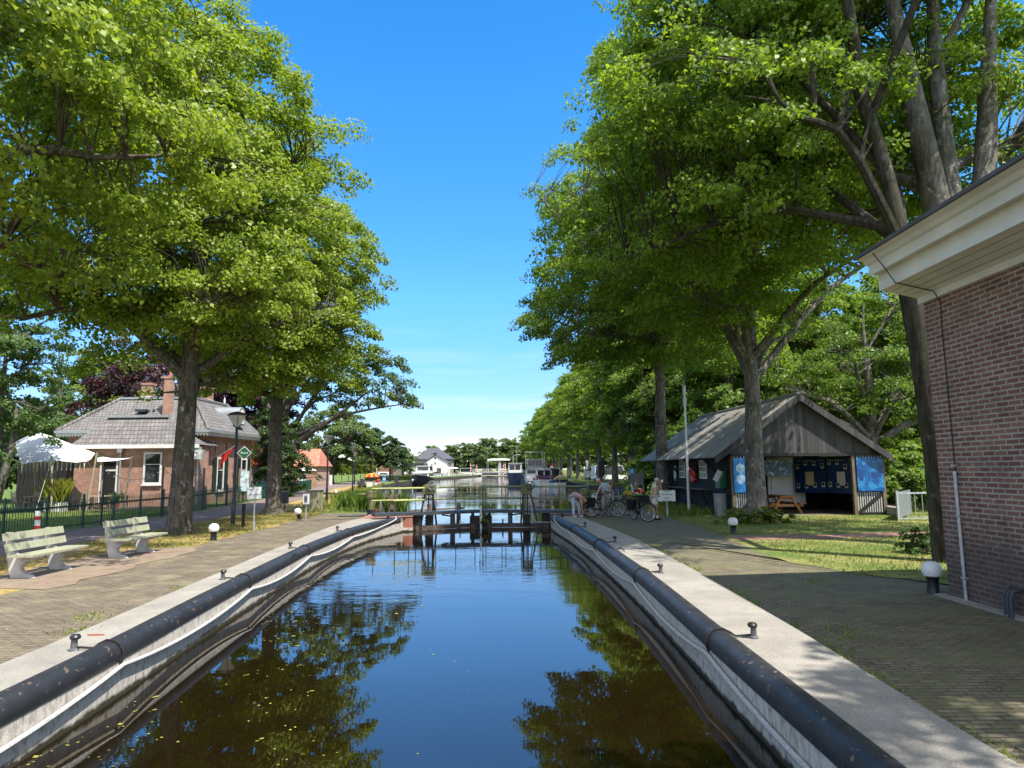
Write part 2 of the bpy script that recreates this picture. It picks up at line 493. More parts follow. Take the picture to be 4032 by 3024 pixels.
def watermat():
    m, n, b, _ = newmat('canal_water')
    b.inputs['Base Color'].default_value = (0.010, 0.0065, 0.0018, 1)
    b.inputs['Roughness'].default_value = 0.015
    b.inputs['IOR'].default_value = 1.62
    b.inputs['Specular IOR Level'].default_value = 0.95
    v1 = coords(n, 'World', (0.55, 1.5, 1)); v2 = coords(n, 'World', (0.10, 0.12, 1)); v3 = coords(n, 'World', (1.4, 5.0, 1))
    patch = ramp(n, noise(n, v2, 1.0, 3), [(0.40, 0.10), (0.66, 1.0)])
    g = n.nodes.new('ShaderNodeNewGeometry'); s = n.nodes.new('ShaderNodeSeparateXYZ'); n.links.new(g.outputs['Position'], s.inputs[0])
    far = ramp(n, mth(n, 'DIVIDE', s.outputs['Y'], 60.0), [(0.10, 0.35), (0.45, 1.0)])
    h = mth(n, 'ADD', mth(n, 'MULTIPLY', noise(n, v1, 1.3, 3, 0.5), 1.0), mth(n, 'MULTIPLY', noise(n, v3, 1.6, 2, 0.5), 0.28))
    h = mth(n, 'MULTIPLY', h, mth(n, 'MULTIPLY', patch, far))
    bump(n, b, h, 0.115, 0.12)
    return m
M['water'] = watermat()

# ---- plan of the chamber: centre line of the fender pipe, outer coping edge (x at y)
def curve(pts, ys):
    a = np.array(pts, float)
    xs = np.interp(ys, a[:, 1], a[:, 0])
    k = np.array([1, 2, 3, 2, 1], float); k /= k.sum()
    p = np.pad(xs, 2, mode='edge')
    return np.convolve(p, k, 'valid')
PL = [(-4.40, -20), (-4.42, 5.5), (-4.60, 8), (-4.85, 10.4), (-5.05, 13), (-5.42, 18), (-5.48, 22), (-5.30, 25.2), (-4.85, 27.3), (-4.60, 28.3)]
PR = [(2.42, -20), (2.42, 8), (2.46, 12.7), (2.34, 18), (2.1, 23.5), (1.82, 26.7), (1.68, 28.9)]
OL = [(-5.35, -20), (-5.34, 7.5), (-5.58, 10.4), (-5.80, 13.4), (-6.15, 18), (-6.42, 22), (-6.55, 25.8), (-6.45, 28.3)]
OR = [(3.32, -20), (3.34, 5.6), (3.46, 8), (3.52, 12.9), (3.47, 19.5), (3.1, 24.5), (2.84, 27.7), (2.8, 28.9)]
yl = np.concatenate([[-20, -8, 0], np.arange(2, 28.01, 0.75), [28.3]])
yr = np.concatenate([[-20, -8, 0], np.arange(2, 28.01, 0.75), [28.9]])
pl, ol = curve(PL, yl), curve(OL, yl)
pr, orr = curve(PR, yr), curve(OR, yr)
il, ir = pl + 0.13, pr - 0.13
# banks beyond the gates
BL = [(-4.45, 28.3), (-4.2, 28.9), (-4.15, 30.4), (-5.4, 32.0), (-7.6, 33.2), (-8.6, 36), (-10.4, 48), (-13.2, 66), (-17.6, 92), (-19.5, 112), (-20.5, 140), (-20.5, 172), (-17, 215), (-13, 247), (-12.6, 275)]
BR = [(1.58, 28.9), (1.6, 29.6), (1.65, 31.2), (3.0, 33.0), (4.9, 34.2), (6.6, 40), (9.5, 52), (11.8, 66), (11.8, 80), (9.4, 83), (8.6, 104), (8.0, 130), (6.2, 200), (2.0, 247), (1.8, 275)]
edgeL = [(float(x), float(y)) for x, y in zip(il, yl)] + BL[1:]
edgeR = [(float(x), float(y)) for x, y in zip(ir, yr)] + BR[1:]
g = MB()
def strips(edge, outerx):
    for (xa, ya), (xb, yb) in zip(edge[:-1], edge[1:]):
        if yb - ya < 1e-4: continue
        q = [(xa, ya, 0), (outerx, ya, 0), (outerx, yb, 0), (xb, yb, 0)]
        g.quad(*(q if outerx > 0 else q[::-1]))
def ground_edge(edge, off):
    return [(x + off, y) for x, y in edge]
strips(edgeL, -900); strips(edgeR, 900)
g.quad((-900, 275, 0), (900, 275, 0), (900, 1500, 0), (-900, 1500, 0))
g.quad((-900, -200, 0), (900, -200, 0), (900, -20, 0), (-900, -20, 0))
struct(g, 'ground', M['meadow'])
wm = MB(); wm.quad((-40, -20, WZ), (40, -20, WZ), (40, 276, WZ), (-40, 276, WZ))
struct(wm, 'canal_water', M['water'])
bed = MB(); bed.strip([(x, y, 0.0) for x, y in BL], [(x, y, -2.5) for x, y in BL])
struct(bed, 'canal_bank', M['bank'])
bed = MB(); bed.strip([(x, y, 0.0) for x, y in BR], [(x, y, -2.5) for x, y in BR])
struct(bed, 'canal_bank', M['bank'])
# chamber walls and copings
for ys, inn, out, sg in ((yl, il, ol, 1), (yr, ir, orr, -1)):
    q = MB()
    A = [(inn[i] , ys[i], 0.025) for i in range(len(ys))]; B = [(inn[i], ys[i], -2.8) for i in range(len(ys))]
    q.strip(A, B) if sg > 0 else q.strip(B, A)
    struct(q, 'chamber_wall', M['chamber'])
    q = MB()
    A = [(out[i], ys[i], 0.03) for i in range(len(ys))]; B = [(inn[i] + 0.003 * sg, ys[i], 0.03) for i in range(len(ys))]
    A0 = [(x, y, -0.05) for x, y, z in A]; B0 = [(x, y, -0.10) for x, y, z in B]
    q.strip(B, A) if sg > 0 else q.strip(A, B)
    q.strip(A, A0) if sg > 0 else q.strip(A0, A)
    q.strip(B0, B) if sg > 0 else q.strip(B, B0)
    struct(q, 'coping', M['coping'])

def zone(name, m, A, B, z, jit=0.0, seed=1, step=0.6, jitA=True, jitB=True, kind='structure'):
    """sheet between two polylines, edges made ragged"""
    rs = random.Random(seed)
    def dense(P):
        out = []
        tot = sum((V(P[i + 1]) - V(P[i])).length for i in range(len(P) - 1))
        n = max(2, int(tot / step))
        # equal parameter along length
        acc = [0]
        for i in range(len(P) - 1): acc.append(acc[-1] + (V(P[i + 1]) - V(P[i])).length)
        for k in range(n + 1):
            t = tot * k / n
            i = max(j for j in range(len(P) - 1) if acc[j] <= t + 1e-6)
            f = (t - acc[i]) / max(1e-6, acc[i + 1] - acc[i])
            out.append(V(P[i]).lerp(V(P[i + 1]), min(1, f)))
        return out
    a, b2 = dense(A), dense(B)
    n = max(len(a), len(b2))
    def res(p):
        return [p[min(len(p) - 1, round(i * (len(p) - 1) / (n - 1)))] for i in range(n)]
    a, b2 = res(a), res(b2)
    ra = [(p.x + (rs.uniform(-jit, jit) if jitA else 0), p.y + (rs.uniform(-jit, jit) if jitA else 0), z) for p in a]
    rb = [(p.x + (rs.uniform(-jit, jit) if jitB else 0), p.y + (rs.uniform(-jit, jit) if jitB else 0), z) for p in b2]
    q = MB(); q.strip(rb, ra)
    return struct(q, name, m)
oL = [(float(x), float(y)) for x, y in zip(ol, yl) if y >= 0]
oR = [(float(x), float(y)) for x, y in zip(orr, yr) if y >= 0]
zone('quay_paving', M['quay'], [(-8.2, -12), (-8.5, 9), (-8.7, 18), (-8.7, 25), (-9.4, 31), (-9.0, 32.6)],
     [(-5.3, -12), (-5.33, 0)] + oL[1:] + [(-6.3, 29.2), (-4.7, 29.3), (-4.7, 31.0), (-6.6, 32.4)], 0.004, 0.10, 3, jitB=False)
zone('verge_grass', M['verge'], [(-12.1, -12), (-12.3, 12), (-12.6, 24), (-13.2, 36), (-15.0, 48), (-18.5, 66), (-25, 105)],
     [(-8.2, -12), (-8.5, 9), (-8.7, 18), (-8.7, 25), (-9.4, 31), (-9.2, 36), (-11.0, 48), (-13.9, 66), (-18.6, 95)], 0.006, 0.12, 4)
zone('lane', M['road'], [(-15.6, -12), (-15.7, 12), (-15.7, 24), (-16.2, 36), (-17.9, 48), (-20.8, 66), (-28, 105), (-30, 150), (-29, 190)],
     [(-12.1, -12), (-12.3, 12), (-12.6, 24), (-13.2, 36), (-15.0, 48), (-17.3, 62), (-20.8, 80), (-22.4, 105), (-22.8, 150), (-22.6, 190)], 0.011, 0.05, 5)
M['benchpad'] = brickmat('dusty_red_paving', 'XY', (0.23, 0.15, 0.11), (0.30, 0.21, 0.155), (0.19, 0.155, 0.115), 0.21, 0.075, 0.009, 0.9, moss=(0.26, 0.22, 0.14), mossamt=0.5, bmp=0.4)
zone('bench_paving', M['benchpad'], [(-10.1, 12.2), (-10.1, 18.0)], [(-8.0, 11.9), (-8.2, 18.6)], 0.012, 0.16, 6)
zone('quay_paving', M['quayR'], oR + [(2.5, 29.2), (2.2, 30.6), (3.4, 32.3), (5.2, 33.6)],
     [(12.5, -12), (12.5, 4), (7.2, 12.1), (6.0, 14.5), (6.2, 18.5), (6.7, 24), (6.4, 28), (6.2, 31), (6.3, 33.6)], 0.004, 0.12, 7, jitA=False)
zone('lawn', M['lawn'], [(6.9, 12.3), (5.8, 14.5), (6.0, 18.5), (6.6, 24), (6.3, 28.5), (6.6, 40)], [(19, 12.3), (19, 14.5), (19, 18.5), (19, 24), (19, 28.5), (19, 40)], 0.0075, 0.12, 8)
zone('brick_path', M['redpath'], [(6.2, 18.9), (9, 19.2), (13, 20.2), (20, 21.0)], [(6.3, 20.3), (9, 20.2), (13, 21.1), (20, 22.0)], 0.012, 0.06, 9)
M['redbrick'] = brickmat('red_edge_bricks', 'XY', (0.38, 0.13, 0.085), (0.46, 0.2, 0.14), (0.24, 0.18, 0.14), 0.21, 0.07, 0.008, 0.85)
M['redbrickw'] = brickmat('red_wall_bricks', 'YZ', (0.36, 0.12, 0.08), (0.44, 0.19, 0.14), (0.24, 0.18, 0.14), 0.21, 0.07, 0.008, 0.85)
# brick gate heads with a band of concrete
for nm, x0, x1, y0, y1 in (('gate_head', -6.4, -4.18, 28.3, 31.0), ('gate_head', 1.62, 3.6, 28.9, 31.6)):
    q = MB()
    fx = x1 if x0 < 0 else x0
    q.k = 0; q.box(x0, x1, y0, y1 - 0.9, -0.35, 0.035)
    q.k = 1; q.box(x0, x1, y0 - 0.02, y1 - 0.905, -2.5, -0.352)
    q.k = 2; q.box(x0, x1, y1 - 0.898, y1, -2.5, 0.06)
    struct(q, nm, [M['redbrick'], M['chamber'], M['coping']])
# ============================================================ trees
def leafmesh(P, Nn, S, rng, asp=0.8):
    n = len(P)
    r = rng.normal(size=(n, 3))
    t = np.cross(Nn, r); t /= np.linalg.norm(t, axis=1)[:, None] + 1e-9
    b = np.cross(Nn, t)
    s = S[:, None]
    v = np.empty((n, 4, 3))
    v[:, 0] = P - t * s * 0.5
    v[:, 1] = P + b * s * 0.5 * asp + Nn * s * 0.14 - t * s * 0.08
    v[:, 2] = P + t * s * 0.55 - Nn * s * 0.10
    v[:, 3] = P - b * s * 0.5 * asp + Nn * s * 0.14 - t * s * 0.08
    return v.reshape(-1, 3)
def leafobj(name, verts, m, parent, kind=None):
    n = len(verts) // 4
    me = bpy.data.meshes.new(name)
    me.vertices.add(n * 4); me.vertices.foreach_set('co', verts.astype(np.float32).ravel())
    me.loops.add(n * 4); me.loops.foreach_set('vertex_index', np.arange(n * 4, dtype=np.int32))
    me.polygons.add(n); me.polygons.foreach_set('loop_start', np.arange(0, n * 4, 4, dtype=np.int32))
    me.update(calc_edges=True)
    me.materials.append(m)
    o = bpy.data.objects.new(name, me); C.objects.link(o)
    if parent is not None: o.parent = parent
    return o
def make_tree(name, label, cat, loc, ell, H, tr, fork, leaf, bark, seed, nclump=150, per=300, cr=0.95, ls=0.13, group=None,
              flat=0.55, limbs=9, lean=(0, 0), rz=0, up=0.5, twist=0.25, flare=1.45, forks=None, shell=0.45):
    """ell: crown ellipsoids (dx,dy,z,rx,ry,rz) relative to the trunk foot; leaves hang in sprays on twigs"""
    rng = np.random.default_rng(seed); rs = random.Random(seed)
    t = thing(name, label, cat, loc, rz, group)
    # boughs spread through the crown, denser towards its skin; every bough carries a shelf of leaf clumps
    vol = np.array([e[3] * e[4] * e[5] for e in ell]) ** 0.75; vol = vol / vol.sum()
    nb = max(8, nclump // 2); bc = []; tries = 0; mind = cr * 1.25
    while len(bc) < nb and tries < nb * 50:
        tries += 1
        if tries % (nb * 12) == 0: mind *= 0.85
        e = ell[rng.choice(len(ell), p=vol)]
        d = rng.normal(size=3); d /= np.linalg.norm(d)
        rad = (shell + (1 - shell) * rng.random()) ** 0.6
        rad *= 1 + 0.12 * math.sin(d[0] * 7 + seed) * math.sin(d[2] * 6 + d[1] * 5)
        p = np.array([e[0] + d[0] * e[3] * rad, e[1] + d[1] * e[4] * rad, e[2] + d[2] * e[5] * rad])
        if not bc or (((np.array(bc) - p) * [1, 1, 1.7]) ** 2).sum(1).min() > mind ** 2: bc.append(p)
    bc = np.array(bc)
    cs = []; npb = 5
    cc = (np.array([e[:3] for e in ell]) * vol[:, None]).sum(0)
    for p in bc:
        o_ = p - cc; o_[2] *= 0.3; o_ /= np.linalg.norm(o_) + 1e-6
        sz = cr * rng.uniform(0.65, 1.25)
        for k in range(npb):
            q_ = rng.normal(size=3) * [0.55, 0.55, 0.16] * sz
            al = float(q_[:2] @ o_[:2])
            q_ += o_ * 0.25 * al; q_[2] -= 0.35 * al + 0.12 * (q_[0] ** 2 + q_[1] ** 2) / sz
            cs.append(p + q_)
    cs = np.array(cs); per = per * nclump / len(cs) * 1.0; ccr = cr * 0.60
    # trunk
    ctr = np.array([0, 0, 0.0])
    for e, wv in zip(ell, vol): ctr += np.array(e[:3]) * wv
    tp = []
    trunk_top = H * 0.80
    for i in range(9):
        f = i / 8
        z = trunk_top * f
        tp.append((lean[0] * f ** 1.7 + rs.uniform(-1, 1) * 0.05 * f * 2, lean[1] * f ** 1.7 + rs.uniform(-1, 1) * 0.05 * f * 2, z))
    tp.insert(1, (0, 0, 0.35)); 
    tp[0] = (0, 0, -0.05)
    rr = [tr * flare] + [tr * 1.06] + [tr * max(0.10, (1 - (p[2] / trunk_top) ** 1.15 * 0.9)) for p in tp[2:]]
    mb = MB(); mb.tube(tp, rr, 14)
    # uneven trunk: push vertices by noise
    for i, p in enumerate(mb.v):
        a = math.atan2(p[1], p[0]); k = 1 + 0.07 * math.sin(a * 3 + p[2] * 1.3 + seed) + 0.04 * math.sin(a * 7 + p[2] * 4)
        mb.v[i] = (p[0] * k, p[1] * k, p[2])
    def trunk_at(z):
        f = min(1, max(0, z / trunk_top))
        i = min(len(tp) - 2, max(1, int(f * 8) + 1))
        a, b2 = tp[i], tp[i + 1]
        k = (z - a[2]) / max(1e-4, b2[2] - a[2]); k = min(1, max(0, k))
        return V(a).lerp(V(b2), k), tr * max(0.12, (1 - f ** 1.15 * 0.9))
    # limbs to far-apart clumps
    idx = [int(np.argmax(cs[:, 2]))]
    dist = np.linalg.norm(cs - cs[idx[0]], axis=1)
    while len(idx) < min(limbs, len(cs)):
        k = int(np.argmax(dist * (0.6 + 0.4 * rng.random(len(cs))))); idx.append(k)
        dist = np.minimum(dist, np.linalg.norm(cs - cs[k], axis=1))
    lpts = []
    for k in idx:
        c = V(cs[k]); hz = math.hypot(c.x - lean[0] * .5, c.y - lean[1] * .5)
        z0 = max(fork * rs.uniform(1.0, 1.25), min(trunk_top * 0.9, c.z - hz * rs.uniform(0.9, 1.4)))
        a, ra = trunk_at(z0)
        midp = a.lerp(c, 0.42) + V((rs.uniform(-.3, .3), rs.uniform(-.3, .3), rs.uniform(0.3, 1.0) * min(1.5, hz * .3)))
        m2 = a.lerp(c, 0.72) + V((rs.uniform(-.3, .3), rs.uniform(-.3, .3), rs.uniform(0.1, 0.5)))
        r0 = min(ra * 0.62, 0.03 + 0.024 * (c - a).length)
        P = [a, midp, m2, c]
        # resample the limb smoothly
        Q = []
        for i in range(9):
            s = i / 8 * 3; j = min(2, int(s)); f = s - j
            p0, p1, p2, p3 = P[max(0, j - 1)], P[j], P[j + 1], P[min(3, j + 2)]
            Q.append(0.5 * ((2 * p1) + (p2 - p0) * f + (2 * p0 - 5 * p1 + 4 * p2 - p3) * f * f + (3 * p1 - p0 - 3 * p2 + p3) * f ** 3))
        mb.tube(Q, [r0 * (1 - 0.88 * i / 8) for i in range(9)], 7)
        lpts += [(q, r0 * (1 - 0.88 * i / 8)) for i, q in enumerate(Q) if i >= 2]
    if forks:
        for f in forks: mb.tube(f[0], f[1], 12)
    la = np.array([tuple(q) for q, r in lpts])
    for k in range(len(cs)):
        if k in idx: continue
        d = np.linalg.norm(la - cs[k], axis=1) + 0.6 * np.maximum(0, la[:, 2] - cs[k][2])
        j = int(np.argmin(d)); a = V(la[j]); c = V(cs[k])
        if (a - c).length < 0.2: continue
        r0 = max(0.012, min(lpts[j][1] * 0.6, 0.012 * (c - a).length + 0.01))
        mid = a.lerp(c, 0.5) + V((rs.uniform(-.15, .15), rs.uniform(-.15, .15), 0.12 * (c - a).length))
        mb.tube([a, mid, c], [r0, r0 * .7, r0 * .3], 4, cap=False)
    mb.build('trunk', bark, t)
    # leaves
    nc = len(cs)
    cnt = np.maximum(8, (per * rng.uniform(0.5, 1.4, nc)).astype(int))
    ids = np.repeat(np.arange(nc), cnt); n = len(ids)
    out = cs - ctr; out[:, 2] *= 0.5; out /= np.linalg.norm(out, axis=1)[:, None] + 1e-9
    crad = ccr * rng.uniform(0.65, 1.3, nc)
    d = rng.normal(size=(n, 3)); d /= np.linalg.norm(d, axis=1)[:, None]
    d *= (rng.random(n) ** 0.45)[:, None]
    # each spray: a flattened cap that droops outward
    rr_ = crad[ids]
    P = d * rr_[:, None]
    P[:, 2] *= flat
    droop = -(P[:, 0] ** 2 + P[:, 1] ** 2) * 0.28 / np.maximum(0.3, rr_)
    P[:, 2] += droop + (P[:, :2] * out[ids][:, :2]).sum(1) * -0.22
    P += cs[ids]
    Nn = rng.normal(size=(n, 3)) * 0.55 + out[ids] * 0.55 + d * 0.35
    Nn[:, 2] += up
    Nn /= np.linalg.norm(Nn, axis=1)[:, None]
    S = ls * rng.uniform(0.65, 1.3, n)
    leafobj('foliage', leafmesh(P, Nn, S, rng), leaf, t)
    return t
def barkmat(name, c1, c2, lichen, amt=0.64, sc_=1.0):
    m, n, b, _ = newmat(name)
    vec = coords(n, 'Object', (5 * sc_, 5 * sc_, 1.1 * sc_)); v2 = coords(n, 'Object')
    f = noise(n, vec, 2.2, 8, 0.65)
    c = ramp(n, f, [(0.36, c1), (0.62, c2)])
    c = mix(n, ramp(n, noise(n, v2, 4.5 * sc_, 7, 0.72), [(amt - .02, 0), (amt + .04, 0.85)]), c, lichen)
    c = mix(n, ramp(n, noise(n, v2, 0.8, 4), [(0.5, 0), (0.66, 0.6)]), c, (0.05, 0.055, 0.025))
    n.links.new(c, b.inputs['Base Color']); b.inputs['Roughness'].default_value = 0.9; b.inputs['Specular IOR Level'].default_value = 0.2
    bump(n, b, f, 0.9, 0.05)
    return m
M['bark'] = barkmat('lime_bark', (0.05, 0.042, 0.034), (0.165, 0.14, 0.115), (0.30, 0.29, 0.24), 0.585)
M['barkR'] = barkmat('grey_lime_bark', (0.075, 0.066, 0.056), (0.22, 0.20, 0.175), (0.34, 0.33, 0.29), 0.575)
M['barkfar'] = barkmat('far_bark', (0.05, 0.04, 0.03), (0.17, 0.14, 0.11), (0.24, 0.22, 0.17), 0.6)
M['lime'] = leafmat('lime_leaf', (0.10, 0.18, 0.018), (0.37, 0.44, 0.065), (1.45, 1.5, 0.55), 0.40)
M['limeR'] = leafmat('lime_leaf_shade_in_colour', (0.08, 0.155, 0.02), (0.29, 0.38, 0.06), (1.65, 1.7, 0.55), 0.48)  # lime leaf with the right bank's shade and backlight put into its colours
M['oak'] = leafmat('oak_leaf', (0.05, 0.105, 0.028), (0.14, 0.21, 0.06), (1.3, 1.45, 0.6), 0.35)
M['darkoak'] = leafmat('dark_green_leaf', (0.028, 0.065, 0.018), (0.075, 0.125, 0.035), (1.3, 1.5, 0.6), 0.3)
M['beech'] = leafmat('copper_leaf', (0.028, 0.010, 0.014), (0.095, 0.042, 0.048), (1.6, 0.9, 0.9), 0.2, 0.5)
M['fresh'] = leafmat('fresh_green_leaf', (0.10, 0.16, 0.02), (0.24, 0.29, 0.05), (1.4, 1.4, 0.6), 0.42)
M['forest'] = leafmat('forest_leaf', (0.07, 0.14, 0.024), (0.21, 0.30, 0.06), (1.6, 1.6, 0.6), 0.48)
M['farleaf'] = leafmat('far_leaf', (0.075, 0.125, 0.035), (0.17, 0.23, 0.07), (1.3, 1.4, 0.7), 0.35)

LROW = 'lime trees along the left bank'
RROW = 'lime trees along the right bank'
# --- left bank
make_tree('lime_tree', 'lime tree nearest the camera on the left bank, its boughs hanging into the upper corner', 'tree', (-11.8, 11.4, 0),
          [(0.4, 0, 12.5, 4.9, 4.8, 5.4), (2.2, 1.6, 9.4, 3.6, 4.0, 2.2), (0.6, 2.6, 7.9, 3.0, 3.0, 1.3), (0, 0, 16.5, 3.4, 3.6, 3.0)], 20, 0.36, 5.6, M['lime'], M['bark'], 11, 330, 330, 0.95, 0.125, LROW, limbs=12)
p1 = G(707, 2105)
make_tree('lime_tree', 'thick-trunked lime tree right behind the second bench with a knotty lichen-spotted trunk', 'tree', p1,
          [(-0.3, 0, 12.2, 4.8, 5.0, 5.4), (-3.2, 0.3, 9.0, 3.6, 3.9, 2.6), (1.0, -1.0, 8.8, 3.0, 3.2, 2.3), (-0.6, -1.2, 8.0, 3.4, 3.4, 1.9), (-0.8, 0, 16.4, 3.3, 3.4, 3.2)], 20, 0.35, 4.9, M['lime'], M['bark'], 21, 430, 310, 1.0, 0.13, LROW, limbs=13, lean=(0.2, 0))
p2 = G(1075, 2023)
make_tree('lime_tree', 'lime tree beside the litter bin on a flared dark trunk', 'tree', p2,
          [(-0.4, 0, 12.2, 4.6, 5.0, 5.2), (1.3, -0.4, 9.2, 3.3, 4.0, 2.8), (-1.8, -0.6, 8.6, 3.6, 3.8, 2.6), (0.6, -1.4, 8.0, 3.4, 3.2, 2.2), (-0.8, -0.6, 16.0, 3.3, 3.4, 2.8)], 21, 0.36, 5.4, M['lime'], M['bark'], 31, 430, 300, 1.05, 0.14, LROW, limbs=13, flare=1.9, lean=(0.1, 0))
# --- right bank
p3 = G(2984, 2047)
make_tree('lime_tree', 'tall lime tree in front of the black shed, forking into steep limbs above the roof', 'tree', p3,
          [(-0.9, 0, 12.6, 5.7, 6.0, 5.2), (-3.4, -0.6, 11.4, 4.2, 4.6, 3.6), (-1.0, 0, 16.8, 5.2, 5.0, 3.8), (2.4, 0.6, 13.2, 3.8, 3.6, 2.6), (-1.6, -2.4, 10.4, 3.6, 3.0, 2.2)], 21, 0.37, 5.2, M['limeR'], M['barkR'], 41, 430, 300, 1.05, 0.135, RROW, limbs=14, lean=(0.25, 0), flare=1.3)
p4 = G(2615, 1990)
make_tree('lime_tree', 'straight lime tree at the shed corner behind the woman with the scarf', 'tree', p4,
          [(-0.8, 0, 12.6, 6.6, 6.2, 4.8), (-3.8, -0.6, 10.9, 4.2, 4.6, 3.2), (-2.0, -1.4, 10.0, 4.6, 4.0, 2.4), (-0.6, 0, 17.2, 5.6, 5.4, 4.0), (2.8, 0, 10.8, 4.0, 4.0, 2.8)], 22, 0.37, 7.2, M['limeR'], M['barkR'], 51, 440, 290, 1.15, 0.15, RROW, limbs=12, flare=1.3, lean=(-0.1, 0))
p5 = G(3690, 2215)
M['barkdark'] = barkmat('mossy_bark_darkened_as_shade', (0.028, 0.024, 0.018), (0.085, 0.075, 0.06), (0.16, 0.16, 0.12), 0.62)  # mossy bark, also coloured darker for the trunk's shade behind the building
p5 = G(3745, 2215)
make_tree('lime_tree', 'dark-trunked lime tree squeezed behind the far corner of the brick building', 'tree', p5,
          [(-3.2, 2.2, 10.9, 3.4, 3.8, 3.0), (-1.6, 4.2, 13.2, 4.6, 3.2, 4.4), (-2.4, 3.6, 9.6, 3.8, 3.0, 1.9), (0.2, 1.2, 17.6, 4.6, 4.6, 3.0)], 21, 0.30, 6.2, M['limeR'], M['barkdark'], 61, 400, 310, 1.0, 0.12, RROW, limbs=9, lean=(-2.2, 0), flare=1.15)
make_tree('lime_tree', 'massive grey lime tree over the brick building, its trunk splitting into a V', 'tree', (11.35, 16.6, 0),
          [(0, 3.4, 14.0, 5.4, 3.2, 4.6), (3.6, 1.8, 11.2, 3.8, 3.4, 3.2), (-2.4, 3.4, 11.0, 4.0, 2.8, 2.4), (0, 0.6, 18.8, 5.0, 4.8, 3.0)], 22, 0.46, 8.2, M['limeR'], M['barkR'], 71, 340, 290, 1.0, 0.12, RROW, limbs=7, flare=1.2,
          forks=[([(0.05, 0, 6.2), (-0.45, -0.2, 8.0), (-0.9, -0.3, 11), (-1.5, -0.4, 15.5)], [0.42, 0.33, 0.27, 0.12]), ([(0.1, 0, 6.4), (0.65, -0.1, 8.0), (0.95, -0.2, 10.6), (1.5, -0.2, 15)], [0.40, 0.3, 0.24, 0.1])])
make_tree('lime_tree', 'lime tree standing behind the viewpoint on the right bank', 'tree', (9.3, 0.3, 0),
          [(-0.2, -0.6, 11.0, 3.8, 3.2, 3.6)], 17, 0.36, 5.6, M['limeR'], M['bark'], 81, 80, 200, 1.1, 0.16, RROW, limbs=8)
# ============================================================ background trees and hedges
def proto(name, label, cat, ell, H, tr, fork, leaf, bark, seed, n, per, cr, ls, group=None, loc=(0, 0, 0), **k):
    return make_tree(name, label, cat, loc, ell, H, tr, fork, leaf, bark, seed, n, per, cr, ls, group, **k)
WOOD = 'trees of the wood behind the black shed'
wl = 'leafy tree of the dense wood behind the black shed'
wa = proto('woodland_tree', wl, 'tree', [(0, 0, 8.5, 4.2, 4.2, 5.6), (0.6, 0, 4.6, 3.4, 3.4, 2.8), (0, 0, 13.5, 3.2, 3.2, 4.0)], 18, 0.22, 2.6, M['forest'], M['barkfar'], 101, 190, 190, 1.1, 0.24, WOOD, (15.6, 47, 0), limbs=8)
wb_ = proto('woodland_tree', wl, 'tree', [(0, 0, 9.5, 3.8, 3.8, 6.2), (-0.8, 0, 4.2, 3.2, 3.4, 2.6), (0.6, 0, 15, 3.0, 3.0, 3.6)], 19, 0.2, 2.4, M['forest'], M['barkfar'], 102, 190, 190, 1.1, 0.24, WOOD, (21.5, 51, 0), limbs=8)
rs = random.Random(5)
for i, (x, y, s) in enumerate([(27.5, 47, 1.0), (33, 50, 1.05), (18.5, 57, 1.1), (25, 60, 1.15), (31, 63, 1.1), (38, 58, 1.1), (44, 62, 1.2), (12.6, 58, 0.95), (39, 45, 1.0), (20, 68, 1.2), (27, 74, 1.2), (36, 76, 1.3), (46, 48, 1.0)]):
    copytree((wa, wb_)[i % 2], loc=(x, y, 0), rz=rs.uniform(0, 6.28), scale=s)
make_tree('spreading_tree', 'broad tree behind the shed roof with a low sunlit bough reaching sideways', 'tree', (21.6, 40.5, 0),
          [(0, 0, 8.4, 5.2, 4.0, 3.6), (2.6, 0, 10.5, 3.6, 3.4, 3.0), (-3.0, 0, 7.0, 3.0, 3.0, 2.0)], 15, 0.42, 3.4, M['forest'], M['barkR'], 111, 110, 230, 1.0, 0.17, limbs=9,
          forks=[([(0, 0, 3.2), (1.6, -0.6, 4.4), (3.4, -1.0, 5.0), (6.0, -1.4, 6.2)], [0.26, 0.2, 0.15, 0.06]), ([(0, 0, 3.0), (-1.5, -0.4, 4.4), (-3.6, -0.5, 5.4)], [0.24, 0.16, 0.06])])
ROWL = 'trees lining the right bank of the canal'
rl = 'tall dark tree in the long row along the far right bank'
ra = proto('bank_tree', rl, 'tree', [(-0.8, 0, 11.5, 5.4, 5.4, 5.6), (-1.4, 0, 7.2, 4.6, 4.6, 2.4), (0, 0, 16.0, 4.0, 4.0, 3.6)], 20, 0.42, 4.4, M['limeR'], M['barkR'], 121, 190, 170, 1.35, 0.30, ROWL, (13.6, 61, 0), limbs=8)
rb = proto('bank_tree', rl, 'tree', [(-0.8, 0, 12.0, 5.2, 5.2, 5.8), (-1.0, 0, 7.6, 4.4, 4.4, 2.6), (0, 0, 16.5, 3.8, 3.8, 3.4)], 20, 0.40, 4.8, M['limeR'], M['barkR'], 122, 190, 170, 1.35, 0.30, ROWL, (13.8, 75, 0), limbs=8)
